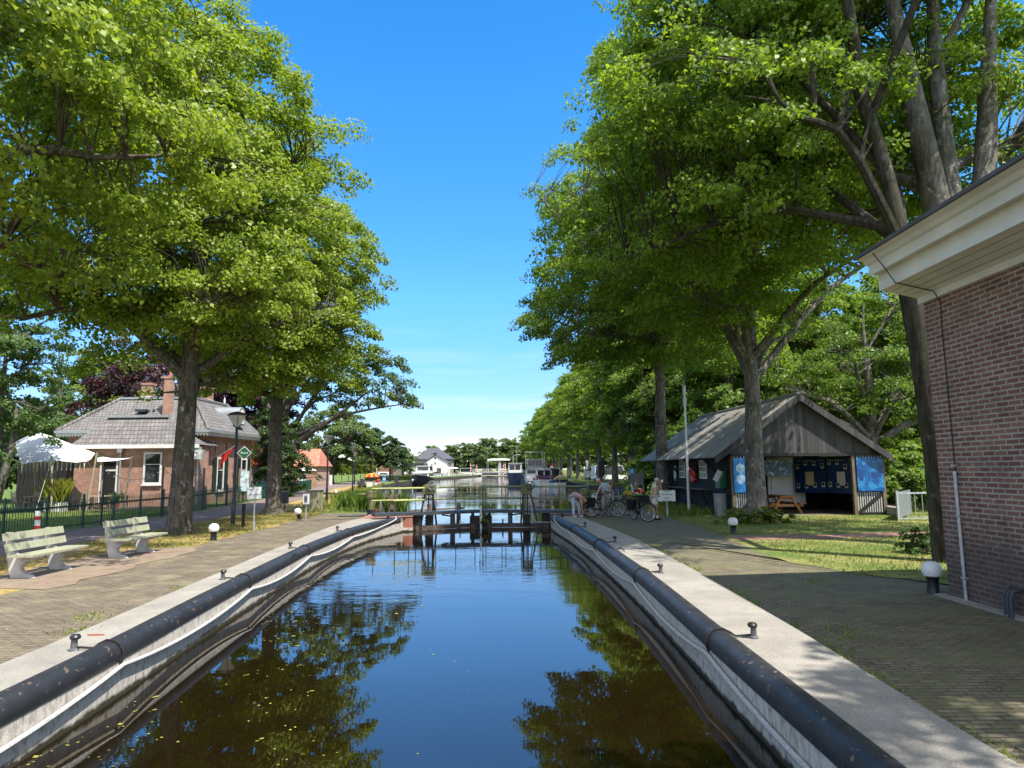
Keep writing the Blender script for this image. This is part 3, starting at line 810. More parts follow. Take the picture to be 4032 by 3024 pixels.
for i, (x, y, s) in enumerate([(13.4, 89, 1.0), (13.2, 103, 1.0), (13.0, 118, 1.02), (12.8, 133, 1.03), (12.4, 150, 1.03), (12.0, 168, 1.05), (11.4, 188, 1.05), (10.4, 210, 1.05), (9.4, 234, 1.05),
                              (20, 84, 1.0), (20, 99, 1.05), (20.5, 116, 1.1), (20, 134, 1.1), (20, 155, 1.1), (20, 180, 1.1), (18, 210, 1.1), (16, 240, 1.1), (29, 92, 1.1), (30, 115, 1.1), (38, 98, 1.2), (30, 140, 1.2), (40, 130, 1.2), (30, 175, 1.2)]):
    copytree((ra, rb)[i % 2], loc=(x, y, 0), rz=rs.uniform(-0.7, 0.7), scale=s)
FAR = 'trees on the skyline beyond the drawbridge'
fl = 'rounded tree on the skyline beyond the drawbridge'
fa = proto('far_tree', fl, 'tree', [(0, 0, 9, 6.5, 6, 5.6), (0.5, 0, 5, 6, 6, 4.0), (0, 0, 13, 4.4, 4.4, 3.8)], 17, 0.4, 3, M['farleaf'], M['barkfar'], 131, 130, 120, 1.9, 0.62, FAR, (-1.5, 300, 0), limbs=6)
for x, y, s in [(-11, 296, 1.0), (9, 298, 0.95), (18, 300, 1.0), (27, 296, 1.05), (-20, 306, 0.9), (37, 300, 1.15), (4, 312, 0.9), (-28, 312, 0.85), (-36, 303, 0.82), (48, 300, 1.2), (-82, 300, 0.8), (-97, 305, 0.9), (-66, 312, 0.75), (-114, 300, 0.9), (62, 300, 1.2), (-135, 300, 0.9)]:
    copytree(fa, loc=(x, y, 0), rz=rs.uniform(0, 6.28), scale=s)
UND = 'undergrowth shrubs at the edge of the wood'
us = proto('undergrowth_shrub', 'dense green shrub at the edge of the wood behind the shed', 'shrub', [(0, 0, 1.6, 2.4, 1.6, 1.7), (1.6, 0, 1.2, 1.8, 1.5, 1.3)], 3.4, 0.08, 0.4, M['forest'], M['barkfar'], 132, 80, 170, 0.75, 0.2, UND, (18.5, 41, 0), limbs=5)
for x, y, s in [(23, 40.5, 1.1), (27.5, 42, 1.2), (32, 43, 1.3), (14.6, 45, 1.1), (10.4, 50, .9), (37, 44, 1.3), (12, 56, 1.0), (17.5, 54, 1.3), (21.5, 38.6, .9)]:
    copytree(us, loc=(x, y, 0), rz=rs.uniform(0, 6.28), scale=s)
# left side, near to far
make_tree('multi_stem_tree', 'pale multi-stemmed tree at the left edge beside the white canopy', 'tree', (-25.4, 33.3, 0),
          [(-0.6, 0, 7.2, 3.2, 3.2, 3.6), (0.6, 0, 10.0, 2.6, 2.6, 2.8), (1.0, 0.6, 6.0, 2.0, 2.0, 1.2), (-2.4, 0, 4.0, 2.4, 2.4, 2.0)], 12, 0.28, 1.8, M['oak'], M['barkR'], 141, 150, 200, 0.85, 0.15, limbs=8,
          forks=[([(0, 0, 0), (0.5, -0.2, 1.6), (0.9, -0.3, 3.2), (1.0, -0.3, 5.2)], [0.22, 0.19, 0.14, 0.07]), ([(0, 0, 0), (0.1, -0.4, 1.5), (0.6, -0.6, 3.6)], [0.2, 0.15, 0.07])])
make_tree('copper_beech', 'large purple-leaved copper beech towering behind the cafe roof', 'tree', (-31.5, 63, 0),
          [(0, 0, 8.6, 8.6, 7.0, 5.6), (2.6, 0, 6.0, 8.2, 6.0, 4.0), (-1.5, 0, 10.5, 5.0, 5.0, 3.6), (7.5, -1, 6.8, 5.0, 4.0, 4.4)], 15, 0.6, 2.5, M['beech'], M['barkfar'], 151, 320, 230, 1.3, 0.26, limbs=10)
make_tree('ash_tree', 'bright yellow-green tree rising behind the copper beech', 'tree', (-47.5, 76, 0),
          [(0, 0, 11, 4.0, 4.0, 5.0), (1.5, 0, 14.5, 3.0, 3.0, 3.0), (3.5, 0, 9.0, 3.0, 3.0, 3.0)], 18, 0.4, 5, M['fresh'], M['barkfar'], 161, 110, 170, 1.3, 0.30, limbs=7)
make_tree('shrub_tree', 'low bushy tree between the white canopy and the cafe', 'tree', (-31.5, 47, 0),
          [(0, 0, 3.8, 3.4, 3.0, 2.6), (-3.0, 0, 4.2, 3.2, 3.0, 3.0), (2.0, 0, 3.0, 2.4, 2.4, 2.0)], 7, 0.2, 1.2, M['oak'], M['barkfar'], 171, 120, 190, 0.95, 0.2, limbs=7)
make_tree('shrub_tree', 'dark green thicket behind the white canopy at the picture edge', 'tree', (-39.5, 48, 0),
          [(0, 0, 4.2, 4.4, 3.0, 3.4), (2.5, 2, 5.0, 3.4, 3.0, 2.6)], 9, 0.25, 1.2, M['oak'], M['barkfar'], 172, 110, 180, 1.1, 0.24, limbs=6)
make_tree('oak_tree', 'oak tree with one long bough reaching out over the canal', 'tree', (-19.6, 58, 0),
          [(0.5, 0, 11.5, 5.4, 5, 4.4), (5.4, -1.5, 9.8, 4.4, 2.6, 2.6), (9.0, -2.2, 8.6, 2.6, 2.0, 1.7), (8.6, -2, 11.2, 2.4, 2.0, 1.2), (1.5, 0, 15, 4, 4, 2.5)], 17, 0.42, 4.2, M['oak'], M['barkR'], 181, 170, 200, 1.0, 0.2, limbs=12,
          forks=[([(0, 0, 3.6), (2.4, -0.8, 5.2), (4.8, -1.4, 6.6), (7.6, -2.0, 8.6)], [0.3, 0.22, 0.15, 0.06])])
make_tree('holly_tree', 'dense dark holly bush against the foot of the oak', 'tree', (-18.9, 54.2, 0),
          [(0, 0, 3.4, 2.0, 2.0, 2.9), (0.9, 0, 2.2, 1.6, 1.6, 1.9), (0, 0, 5.6, 1.3, 1.3, 1.6)], 7, 0.16, 0.6, M['darkoak'], M['barkfar'], 191, 100, 220, 0.7, 0.15, limbs=6)
make_tree('chestnut_tree', 'big rounded green tree behind the clipped hedge', 'tree', (-27.5, 103, 0),
          [(0, 0, 7.6, 5.6, 5.4, 4.2), (1.5, 0, 9.4, 3.6, 3.6, 2.6), (3.6, 0, 5.4, 3.4, 3.4, 2.6)], 13, 0.4, 2.4, M['farleaf'], M['barkfar'], 201, 130, 190, 1.2, 0.30, limbs=7)
make_tree('elm_tree', 'taller of the two dark trees on slim stems by the flagpole', 'tree', (-26.0, 124, 0),
          [(0, 0, 6.4, 2.7, 2.6, 3.2), (0.2, 0, 8.6, 1.7, 1.7, 1.9)], 11, 0.22, 3.4, M['darkoak'], M['barkfar'], 211, 90, 150, 0.9, 0.28, limbs=6)
make_tree('elm_tree', 'shorter of the two dark trees on slim stems by the flagpole', 'tree', (-22.6, 125, 0),
          [(0, 0, 5.2, 2.7, 2.6, 2.7), (0.2, 0, 6.9, 1.7, 1.7, 1.4)], 9, 0.2, 2.4, M['darkoak'], M['barkfar'], 212, 80, 150, 0.9, 0.28, limbs=6)
make_tree('birch_tree', 'hazy green tree left of the white house roof', 'tree', (-33.5, 205, 0),
          [(0, 0, 5.2, 3.6, 3.6, 4.0), (0.6, 0, 7.0, 2.2, 2.2, 2.0)], 9, 0.2, 2, M['farleaf'], M['barkfar'], 213, 60, 120, 1.2, 0.45, limbs=5)
# clipped screen of pleached trees
HG = 'pleached trees clipped into one screen'
pb = make_tree('pleached_tree', 'yellow-green pleached tree clipped flat in a row in front of the terrace', 'tree', (-28.2, 97, 0),
               [(0, 0, 2.75, 1.5, 0.6, 1.25), (0.7, 0, 2.6, 1.3, 0.55, 1.15), (-0.7, 0, 2.8, 1.3, 0.55, 1.1)], 4.0, 0.07, 1.5, M['fresh'], M['barkfar'], 221, 70, 120, 0.42, 0.19, HG, limbs=5, rz=0.9, flare=1.1)
for i in range(1, 9):
    f = i / 8
    copytree(pb, loc=(-28.2 - 2.6 * f, 97 + 50 * f, 0), rz=0.9 + rs.uniform(-0.2, 0.2) + (PI if i % 2 else 0), scale=1 + 0.05 * rs.uniform(-1, 1))
make_tree('ivy_shrub', 'ivy and holly growing up between the cafe and the trunk', 'shrub', (-17.6, 51.4, 0),
          [(0, 0, 2.6, 0.8, 0.8, 2.4), (-0.3, 0, 4.6, 0.9, 0.8, 1.2)], 5.6, 0.08, 0.5, M['darkoak'], M['barkfar'], 231, 50, 190, 0.5, 0.13, limbs=4)
# low growth at the foot of the trees
make_tree('suckers', 'yellow-leaved sucker shoots sprouting round the tree foot and globe lamp', 'shrub', G(2990, 2062),
          [(-0.55, -0.1, 0.3, 0.75, 0.35, 0.28), (0.35, -0.1, 0.3, 0.5, 0.3, 0.3), (0.85, 0, 0.22, 0.3, 0.3, 0.2)], 0.7, 0.012, 0.05, M['fresh'], M['bark'], 241, 60, 60, 0.18, 0.09, limbs=6)
make_tree('suckers', 'small green shoots at the foot of the tree behind the building corner', 'shrub', G(3600, 2180),
          [(0.1, 0, 0.35, 0.35, 0.35, 0.35)], 0.7, 0.012, 0.05, M['oak'], M['bark'], 242, 26, 50, 0.18, 0.09, limbs=5)
# ============================================================ buildings
def wloc(o):
    p = V((0, 0, 0))
    while o is not None: p = p + o.location; o = o.parent
    return p
def W(mb, name, m, par, smooth=True):
    """part built in world coordinates under an unrotated thing"""
    return mb.build(name, m, par, -wloc(par), smooth=smooth)
def pb2(mb, ax, pos, sg, a0, a1, z0, z1, d0, d1):
    lo, hi = sorted((pos + sg * d0, pos + sg * d1))
    if ax == 'y': mb.box(a0, a1, lo, hi, z0, z1)
    else: mb.box(lo, hi, a0, a1, z0, z1)
def win(par, ax, pos, sg, a0, a1, z0, z1, fm, gm, fw=0.08, bars=(0, 1), sill=True, name='window', put=W):
    f = MB()
    pb2(f, ax, pos, sg, a0, a0 + fw, z0, z1, 0.002, 0.06); pb2(f, ax, pos, sg, a1 - fw, a1, z0, z1, 0.002, 0.06)
    pb2(f, ax, pos, sg, a0 + fw, a1 - fw, z1 - fw, z1, 0.002, 0.06); pb2(f, ax, pos, sg, a0 + fw, a1 - fw, z0, z0 + fw, 0.002, 0.06)
    for i in range(bars[0]):
        c = a0 + (a1 - a0) * (i + 1) / (bars[0] + 1); pb2(f, ax, pos, sg, c - .02, c + .02, z0 + fw, z1 - fw, 0.01, 0.05)
    for i in range(bars[1]):
        c = z0 + (z1 - z0) * (0.62 if bars[1] == 1 else (i + 1) / (bars[1] + 1)); pb2(f, ax, pos, sg, a0 + fw, a1 - fw, c - .025, c + .025, 0.008, 0.045)
    o = put(f, name, fm, par)
    g_ = MB(); pb2(g_, ax, pos, sg, a0 + fw, a1 - fw, z0 + fw, z1 - fw, 0.003, 0.02); put(g_, 'pane', gm, o)
    if sill:
        s = MB(); pb2(s, ax, pos, sg, a0 - .05, a1 + .05, z0 - .09, z0 - 0.002, 0.003, 0.12); put(s, 'sill', fm, o)
    return o
BR_C = ((0.37, 0.155, 0.105), (0.47, 0.24, 0.17), (0.41, 0.31, 0.24))
M['cafeY'] = brickmat('cafe_bricks_front', 'XZ', *BR_C, bmp=0.3)
M['cafeX'] = brickmat('cafe_bricks_side', 'YZ', *BR_C, bmp=0.3)
def tilemat(name, plane, c1, c2, mort):
    return brickmat(name, plane, c1, c2, mort, 0.24, 0.26, 0.02, 0.8, bmp=0.9)
M['tileY'] = tilemat('roof_tiles_front', 'XY', (0.165, 0.152, 0.148), (0.225, 0.208, 0.20), (0.07, 0.065, 0.062))
M['tileX'] = tilemat('roof_tiles_side', 'YX', (0.165, 0.152, 0.148), (0.225, 0.208, 0.20), (0.07, 0.065, 0.062))
M['zinc'] = mat('zinc', (0.40, 0.42, 0.44), 0.45, 0.5, var=0.06, scale=3)
M['dark'] = mat('dark_interior', (0.015, 0.014, 0.013), 0.8, var=0.2)
# --- cafe
y1 = 41.0
A0, A1 = D(298, 1753, y1), D(783, 1753, y1)
zA = 3.55
cafe = thing('cafe', 'brick cafe with a grey tiled hipped roof, three chimneys and white scalloped eaves', 'building', (A1.x, y1, 0))
y2 = 42.4
xr = D(800, 1800, y2).x; xl = D(262, 1800, y2).x; yf = 50.2
zM = D(840, 1700, 42).z
q = MB(); q.k = 0; q.quad((A0.x, y1, 0), (A1.x, y1, 0), (A1.x, y1, zA), (A0.x, y1, zA))
q.quad((xl, y2, 0), (xr, y2, 0), (xr, y2, zM), (xl, y2, zM))
q.k = 1; q.quad((A1.x, y1, 0), (A1.x, y2, 0), (A1.x, y2, zA), (A1.x, y1, zA)); q.quad((A0.x, y2, 0), (A0.x, y1, 0), (A0.x, y1, zA), (A0.x, y2, zA))
q.quad((xr, y2, 0), (xr, yf, 0), (xr, yf, zM), (xr, y2, zM)); q.quad((xl, yf, 0), (xl, y2, 0), (xl, y2, zM), (xl, yf, zM))
q.k = 0; q.quad((xr, yf, 0), (xl, yf, 0), (xl, yf, zM), (xr, yf, zM))
W(q, 'wall', [M['cafeY'], M['cafeX']], cafe, False)
# main roof: truncated hip with a gabled far end
T0, T1 = D(480, 1571, 45.4), D(766, 1571, 45.4); zt = T0.z
e0, e1, ef = xl - .45, xr + .5, yf + .3
q = MB(); ze = zM + .1
q.k = 0; q.quad((e0, y2 - .5, ze), (e1, y2 - .5, ze), (T1.x, 45.4, zt), (T0.x, 45.4, zt))
q.quad((T0.x, 45.4, zt), (T1.x, 45.4, zt), (T1.x, ef, zt), (T0.x, ef, zt))
q.k = 1; q.quad((e1, y2 - .5, ze), (e1, ef, ze), (T1.x, ef, zt), (T1.x, 45.4, zt))
q.quad((e0, ef, ze), (e0, y2 - .5, ze), (T0.x, 45.4, zt), (T0.x, ef, zt))
q.k = 0; q.quad((e1, ef, ze), (e0, ef, ze), (T0.x, ef, zt), (T1.x, ef, zt)); q.quad((e0, y2 - .5, ze), (e0, ef, ze), (e1, ef, ze), (e1, y2 - .5, ze))
roof = W(q, 'roof', [M['tileY'], M['tileX']], cafe, False)
q = MB()
q.bar((T0.x, 45.35, zt + .03), (T1.x, 45.35, zt + .03), .3, .14); q.bar((T1.x, 45.2, zt + .03), (T1.x, ef, zt + .03), .3, .14)
q.bar((e1, ef - .05, ze + .06), (T1.x, ef - .05, zt + .06), .10, .22)
W(q, 'ridge_flashing', M['zinc'], roof)
for ea, ta_ in ((e1, T1), (e0, T0)): q = MB(); q.tube([(ea, y2 - .5, ze + .04), (ta_.x, 45.4, zt + .06)], .11, 8); W(q, 'hip_tiles', M['tileY'], roof)
for u, v, yy, ht, nm in ((583, 1520, 45.7, 0.95, 'a'), (815, 1530, 48.0, 0.95, 'c')):
    c = D(u + 0, 1571, yy); q = MB()
    q.k = 0; q.box(c.x - .33, c.x + .33, yy - .3, yy + .3, zt + .04, zt + ht); q.k = 1; q.box(c.x - .38, c.x + .38, yy - .35, yy + .35, zt + ht + .002, zt + ht + .14)
    q.k = 2; q.box(c.x - .36, c.x + .36, yy - .33, yy + .33, zt + .02, zt + .16)
    W(q, 'chimney', [M['cafeY'], M['cafeY'], M['white']], roof, False)
c = D(662, 1600, 43.6); q = MB()
q.box(c.x - .22, c.x + .22, 43.35, 43.85, zM + .6, D(662, 1492, 43.6).z); q.box(c.x - .26, c.x + .26, 43.3, 43.9, D(662, 1492, 43.6).z + .002, D(662, 1492, 43.6).z + .15)
q.k = 1; q.lathe([(.09, 0), (.07, .32)], 10, (c.x + .05, 43.6, D(662, 1492, 43.6).z + .15))
W(q, 'chimney', [M['cafeY'], mat('terracotta', (0.5, 0.14, 0.06), 0.7)], roof)
c = D(572, 1618, 44.0); q = MB(); q.box(c.x - .35, c.x + .35, 43.4, 44.2, c.z - .1, c.z + .06); W(q, 'skylight', M['glass'], roof)
q = MB(); p = D(605, 1620, 43.9); q.tube([(p.x, 43.9, p.z - .5), (p.x, 43.9, p.z + .1)], .06); q.lathe([(.12, 0), (.02, .1)], 10, (p.x, 43.9, p.z + .1)); W(q, 'vent_pipe', M['darkgrey'], roof)
# dormer in the canal side
q = MB(); dz = zM + .75; dy = 47.6
prof = [(-.55, 0), (.55, 0), (.55, .8)] + [(.55 * math.cos(a), .8 + .5 * math.sin(a)) for a in np.linspace(0.3, PI - 0.3, 7)] + [(-.55, .8)]
q.prism([(xr + .25, dy + a, dz + b) for a, b in prof], (-2.0, 0, 0)); dorm = W(q, 'dormer', M['zinc'], roof)
q = MB(); q.prism([(xr + .253, dy + a * .55, dz + .12 + b * .75) for a, b in prof], (.03, 0, 0)); W(q, 'dormer_window', M['white'], dorm)
q = MB(); q.lathe([(.1, 0), (.05, .12), (.09, .25), (.02, .5)], 10, (T1.x - .1, ef - .1, zt + .08)); W(q, 'finial', M['white'], roof)
# gutters and scalloped valance
q = MB(); q.box(e0 - .05, e1 + .05, y2 - .60, y2 - .50, ze - .12, ze + .05); q.box(e1, e1 + .10, y2 - .498, ef, ze - .12, ze + .05)
W(q, 'gutter', M['zinc'], roof)
q = MB()
def teeth(a, b, z, h, n):
    a, b = V(a), V(b)
    for i in range(n):
        p, r = a.lerp(b, i / n), a.lerp(b, (i + 1) / n); m_ = (p + r) / 2
        q.add([(p.x, p.y, z), (r.x, r.y, z), (r.x, r.y, z - h * .45), (m_.x, m_.y, z - h), (p.x, p.y, z - h * .45)], [(0, 1, 2, 3, 4)])
teeth((e0, y2 - .49, 0), (e1 - .02, y2 - .49, 0), ze - .12, .26, 50); teeth((e1 - .02, y2 - .49, 0), (e1 - .02, ef, 0), ze - .12, .26, 52)
W(q, 'valance', M['white'], roof, False)
# annex roof
q = MB(); r0, r1 = D(430, 1650, 42.5), D(662, 1645, 42.5); zr = r1.z + .05
q.k = 0; q.quad((A0.x - .15, y1 - .35, zA + .1), (A1.x + .15, y1 - .35, zA + .1), (r1.x, 42.5, zr), (r0.x, 42.5, zr))
q.k = 1; q.quad((A1.x + .15, y1 - .35, zA + .1), (A1.x + .15, 43.4, zA + .1), (r1.x, 42.5, zr)); q.quad((A0.x - .15, 43.4, zA + .1), (A0.x - .15, y1 - .35, zA + .1), (r0.x, 42.5, zr))
q.k = 0; q.quad((A1.x + .15, 43.4, zA + .1), (A0.x - .15, 43.4, zA + .1), (r0.x, 42.5, zr), (r1.x, 42.5, zr))
ar = W(q, 'annex_roof', [M['tileY'], M['tileX']], cafe, False)
q = MB(); q.bar((r0.x - .1, 42.4, zr + .05), (r1.x + .1, 42.4, zr + .05), .26, .16); W(q, 'ridge_flashing', M['zinc'], ar)
q = MB(); q.box(A0.x - .3, A1.x + .2, y1 - .46, y1 - .36, zA - .1, zA + .12); q.box(A0.x - .15, A1.x + .05, y1 - .358, y1 - .003, zA - .1, zA - .04)
W(q, 'gutter', M['white'], ar)
def pf(u, y=y1): return D(u, 1800, y).x
win(cafe, 'y', y1, -1, pf(568), pf(640), D(0, 1912, y1).z, D(0, 1786, y1).z, M['white'], M['glass'], .11)
win(cafe, 'y', y1, -1, pf(730), pf(756), D(0, 1900, y1).z, D(0, 1822, y1).z, M['white'], M['glass'], .09)
win(cafe, 'y', y2, -1, pf(325, y2), pf(370, y2), D(0, 1905, y1).z, D(0, 1832, y1).z, M['white'], M['glass'], .09)
q = MB(); a, b = pf(405), pf(462); q.box(a, b, y1 - .03, y1 - .004, .15, 2.75); dd = W(q, 'door', M['dark'], cafe)
q = MB(); q.box(a - .1, a - .004, y1 - .06, y1 - .003, .1, 2.85); q.box(b + .004, b + .1, y1 - .06, y1 - .003, .1, 2.85); q.box(a - .1, b + .1, y1 - .062, y1 - .004, 2.75, 2.9); q.box(a, b, y1 - .055, y1 - .031, 2.1, 2.2); W(q, 'door_frame', M['white'], dd)
for u in (480, 785): q = MB(); x_ = pf(u); q.tube([(x_, y1 - .12, zA - .3), (x_, y1 - .12, 0.1)], .06, 8); q.box(x_ - .14, x_ + .14, y1 - .3, y1 - .03, zA - .35, zA - .02); W(q, 'downpipe', M['zinc'], cafe)
q = MB(); c = D(786, 1790, y1); q.box(c.x - .35, c.x + .35, y1 - .4, y1 - .06, c.z - .28, c.z + .28); ac = W(q, 'air_conditioner', M['white'], cafe)
q = MB(); q.torus((c.x - .08, y1 - .41, c.z), .19, .015, (0, 1, 0)); q.torus((c.x - .08, y1 - .41, c.z), .1, .012, (0, 1, 0)); W(q, 'fan_grille', M['grey'], ac)
for u in (868, 960):
    d_ = ray(u, 1800); t_ = xr / d_.x; yc = d_.y * t_
    win(cafe, 'x', xr, 1, yc - .55, yc + .55, .75, 2.95, M['white'], M['glass'], .12)
    for s_ in (-1, 1):
        q = MB(); q.box(xr + .01, xr + .06, yc + s_ * .87 - .28, yc + s_ * .87 + .28, .75, 2.95); W(q, 'shutter', mat('dark_green_shutter', (0.01, 0.028, 0.022), 0.4), cafe)
for k in range(4): q = MB(); q.box(xr + .004, xr + .03, y2 + 1.6 + k * 1.7, y2 + 1.68 + k * 1.7, 3.25, 3.95); W(q, 'wall_anchor', M['black'], cafe)
# orange-roofed outbuilding beyond the cafe
ob = thing('outbuilding', 'small outbuilding with a bright orange tiled roof tucked behind the cafe', 'building', (-21.5, 53.5, 0))
q = MB(); q.k = 0; q.box(-22.6, -20.2, 52.5, 56, 0, 2.5); W(q, 'wall', M['white'], ob)
M['orange'] = mat('orange_tiles', (0.56, 0.15, 0.055), 0.7, var=0.25, scale=9, bmp=0.5)
q = MB(); q.prism([(-22.8, 52.2, 2.5), (-19.9, 52.2, 2.5), (-21.35, 52.2, 4.5)], (0, 4, 0)); W(q, 'roof', M['orange'], ob, False)
# --- red-roofed house further along
hy = 84.0
h0, h1, h2 = D(1180, 1768, hy), D(1236, 1770, hy), D(1254, 1815, hy)
rh = thing('red_roof_house', 'house with a plain salmon-red tiled roof behind the clipped screen', 'building', (h1.x, hy, 0))
q = MB(); q.box(h0.x - 3.0, h2.x - .1, hy, hy + 5.6, 0, 2.7); W(q, 'wall', M['cafeY'], rh, False)
M['redtile'] = brickmat('salmon_roof_tiles', 'XY', (0.50, 0.18, 0.11), (0.56, 0.23, 0.15), (0.35, 0.12, 0.08), 0.3, 0.33, 0.02, 0.75, bmp=0.6)
q = MB(); zt2 = h0.z; x0, x1 = h0.x - 3.4, h2.x + .2
q.quad((x0, hy - .4, 2.6), (x1, hy - .4, 2.6), (h1.x, hy + 3, zt2 + .1), (x0, hy + 3, zt2 + .1)); q.quad((x1, hy - .4, 2.6), (x1, hy + 6, 2.6), (h1.x, hy + 3, zt2 + .1)); q.quad((x1, hy + 6, 2.6), (x0, hy + 6, 2.6), (x0, hy + 3, zt2 + .1), (h1.x, hy + 3, zt2 + .1))
W(q, 'roof', M['redtile'], rh, False)
win(rh, 'y', hy, -1, h2.x - 2.4, h2.x - 1.4, .9, 2.1, M['white'], M['glass'])
# --- white house with grey hipped roof, and the long low building beside it
wy = 226.0
def dx(u, y): return D(u, 1800, y).x
def dz_(v, y, u=1700): return D(u, v, y).z
wh = thing('white_house', 'white gabled house front with a big grey hipped roof behind it', 'building', (dx(1714, wy), wy, 0))
M['slate'] = mat('grey_slate', (0.085, 0.082, 0.10), 0.6, var=0.12, scale=4, kind='World')
M['tan'] = mat('tan_render', (0.33, 0.29, 0.24), 0.8, var=0.08)
zb = -0.2
ga, gb, gp = dx(1668, wy), dx(1762, wy), dx(1714, wy)
zs, zp = dz_(1822, wy), dz_(1794, wy)
q = MB(); q.prism([(ga, wy, zb), (gb, wy, zb), (gb, wy, zs), (gp, wy, zp), (ga, wy, zs)], (0, 9, 0)); W(q, 'wall', M['white'], wh, False)
q = MB()
for a, b in ((ga - .4, gp), (gp, gb + .4)):
    za, zb_ = (zs - .3, zp + .15) if a < gp - 1 else (zp + .15, zs - .3)
    q.prism([(a, wy - .3, za), (b, wy - .3, zb_), (b, wy - .3, zb_ + .25), (a, wy - .3, za + .25)], (0, 9.3, 0))
W(q, 'gable_roof', M['slate'], wh, False)
m0, m1 = dx(1632, wy + 9), dx(1776, wy + 9); zs2, zp2 = dz_(1808, wy + 9), dz_(1764, wy + 13)
q = MB(); q.box(m0, m1, wy + 9.05, wy + 20, zb, zs2); W(q, 'rear_wall', M['tan'], wh, False)
q = MB(); t0, t1 = dx(1686, wy + 13), dx(1724, wy + 13)
f0, f1 = (m0 - .6, wy + 8.4, zs2), (m1 + .6, wy + 8.4, zs2); b0, b1 = (m0 - .6, wy + 20.6, zs2), (m1 + .6, wy + 20.6, zs2); r0_, r1_ = (t0, wy + 14, zp2), (t1, wy + 14, zp2)
q.quad(f0, f1, r1_, r0_); q.quad(f1, b1, r1_); q.quad(b1, b0, r0_, r1_); q.quad(b0, f0, r0_); q.quad(f0, b0, b1, f1)
hr = W(q, 'hipped_roof', M['slate'], wh, False)
q = MB(); c = D(1714, 1780, wy + 11); q.bar((c.x - .6, wy + 10.9, c.z), (c.x + .6, wy + 10.9, c.z), .9, .25); W(q, 'skylight', M['grey'], hr)
for u0, u1, v0, v1 in ((1688, 1706, 1842, 1866), (1719, 1738, 1842, 1866)): win(wh, 'y', wy, -1, dx(u0, wy), dx(u1, wy), dz_(v1, wy), dz_(v0, wy), M['white'], M['glass'], .12, (1, 0), False)
win(wh, 'y', wy, -1, dx(1710, wy), dx(1717, wy), dz_(1807, wy), dz_(1799, wy), M['darkgrey'], M['glass'], .08, (0, 0), False)
q = MB(); c = D(1714, 1824, wy); q.lathe([(.36, -.04), (.36, .04)], 14, (c.x, wy - .05, c.z), (0, -1, 0)); W(q, 'round_emblem', M['grey'], wh)
ly = 214.0
lb = thing('long_building', 'long low white building with a dark flat roof edge beside the white house', 'building', (dx(1620, ly), ly, 0))
q = MB(); q.k = 0; q.box(dx(1566, ly), dx(1667, ly), ly, ly + 10, .9, dz_(1836, ly)); q.k = 1; q.box(dx(1566, ly) + .01, dx(1667, ly) - .01, ly + .01, ly + 10, -.2, .898); W(q, 'wall', [M['white'], mat('brick_plinth', (0.25, 0.16, 0.13), 0.8)], lb)
q = MB(); q.box(dx(1564, ly), dx(1670, ly), ly - .3, ly + 10, dz_(1836, ly) + .003, dz_(1824, ly)); W(q, 'roof', mat('dark_green_fascia', (0.025, 0.045, 0.045), 0.5), lb)
for u0, u1, v0, v1 in ((1582, 1597, 1836, 1846), (1575, 1592, 1853, 1873), (1608, 1622, 1854, 1868)): win(lb, 'y', ly, -1, dx(u0, ly), dx(u1, ly), dz_(v1, ly, 1600), dz_(v0, ly, 1600), M['grey'], M['glass'], .1, (1, 0), False)
by = 186.0
bb = thing('brick_hall', 'brown brick hall with a white upper corner behind the parked cars', 'building', (dx(1500, by), by, 0))
q = MB(); q.k = 0; q.box(dx(1468, by), dx(1548, by), by, by + 9, -.2, dz_(1822, by)); q.k = 1; q.box(dx(1545, by), dx(1568, by), by - 1, by + 6, dz_(1838, by), dz_(1816, by))
q.k = 2; q.box(dx(1549, by), dx(1568, by), by - .5, by + 6, -.2, dz_(1838, by) - .01); q.k = 3; q.box(dx(1490, by), dx(1535, by), by - .06, by - .003, dz_(1872, by), dz_(1856, by))
W(q, 'wall', [mat('brown_brick', (0.24, 0.115, 0.085), 0.85), M['white'], mat('grey_brown_render', (0.2, 0.16, 0.13), 0.8), M['white']], bb, False)
# --- brick lock building on the right with its deep white cornice
X0, YC = 6.69, 10.67
lk = thing('lock_house', 'red brick lock building with a deep white boarded cornice close on the quay', 'building', (X0, YC, 0))
M['lockX'] = brickmat('lock_house_bricks', 'YZ', (0.165, 0.07, 0.055), (0.265, 0.13, 0.105), (0.36, 0.32, 0.27), 0.235, 0.0735, 0.013, 0.8, bmp=0.6, damp=1.35)
M['lockY'] = brickmat('lock_house_end_bricks', 'XZ', (0.165, 0.07, 0.055), (0.265, 0.13, 0.105), (0.36, 0.32, 0.27), 0.235, 0.0735, 0.013, 0.8, bmp=0.6, damp=1.35)
q = MB(); q.k = 0; q.quad((X0, YC, 0), (X0, 4.1, 0), (X0, 4.1, 4.62), (X0, YC, 4.62)); q.k = 1; q.quad((X0 + 7, YC, 0), (X0, YC, 0), (X0, YC, 4.62), (X0 + 7, YC, 4.62)); q.quad((X0, 4.1, 0), (X0 + 7, 4.1, 0), (X0 + 7, 4.1, 4.62), (X0, 4.1, 4.62))
q.k = 0; q.quad((X0 + 7, 4.1, 0), (X0 + 7, YC, 0), (X0 + 7, YC, 4.62), (X0 + 7, 4.1, 4.62))
W(q, 'wall', [M['lockX'], M['lockY']], lk, False)
def crn(prof, name, m, y0=4.1, y1_=YC + .02):
    q = MB(); q.prism([(x, y1_, z) for x, z in prof], (0, y0 - y1_, 0)); return W(q, name, m, lk, False)
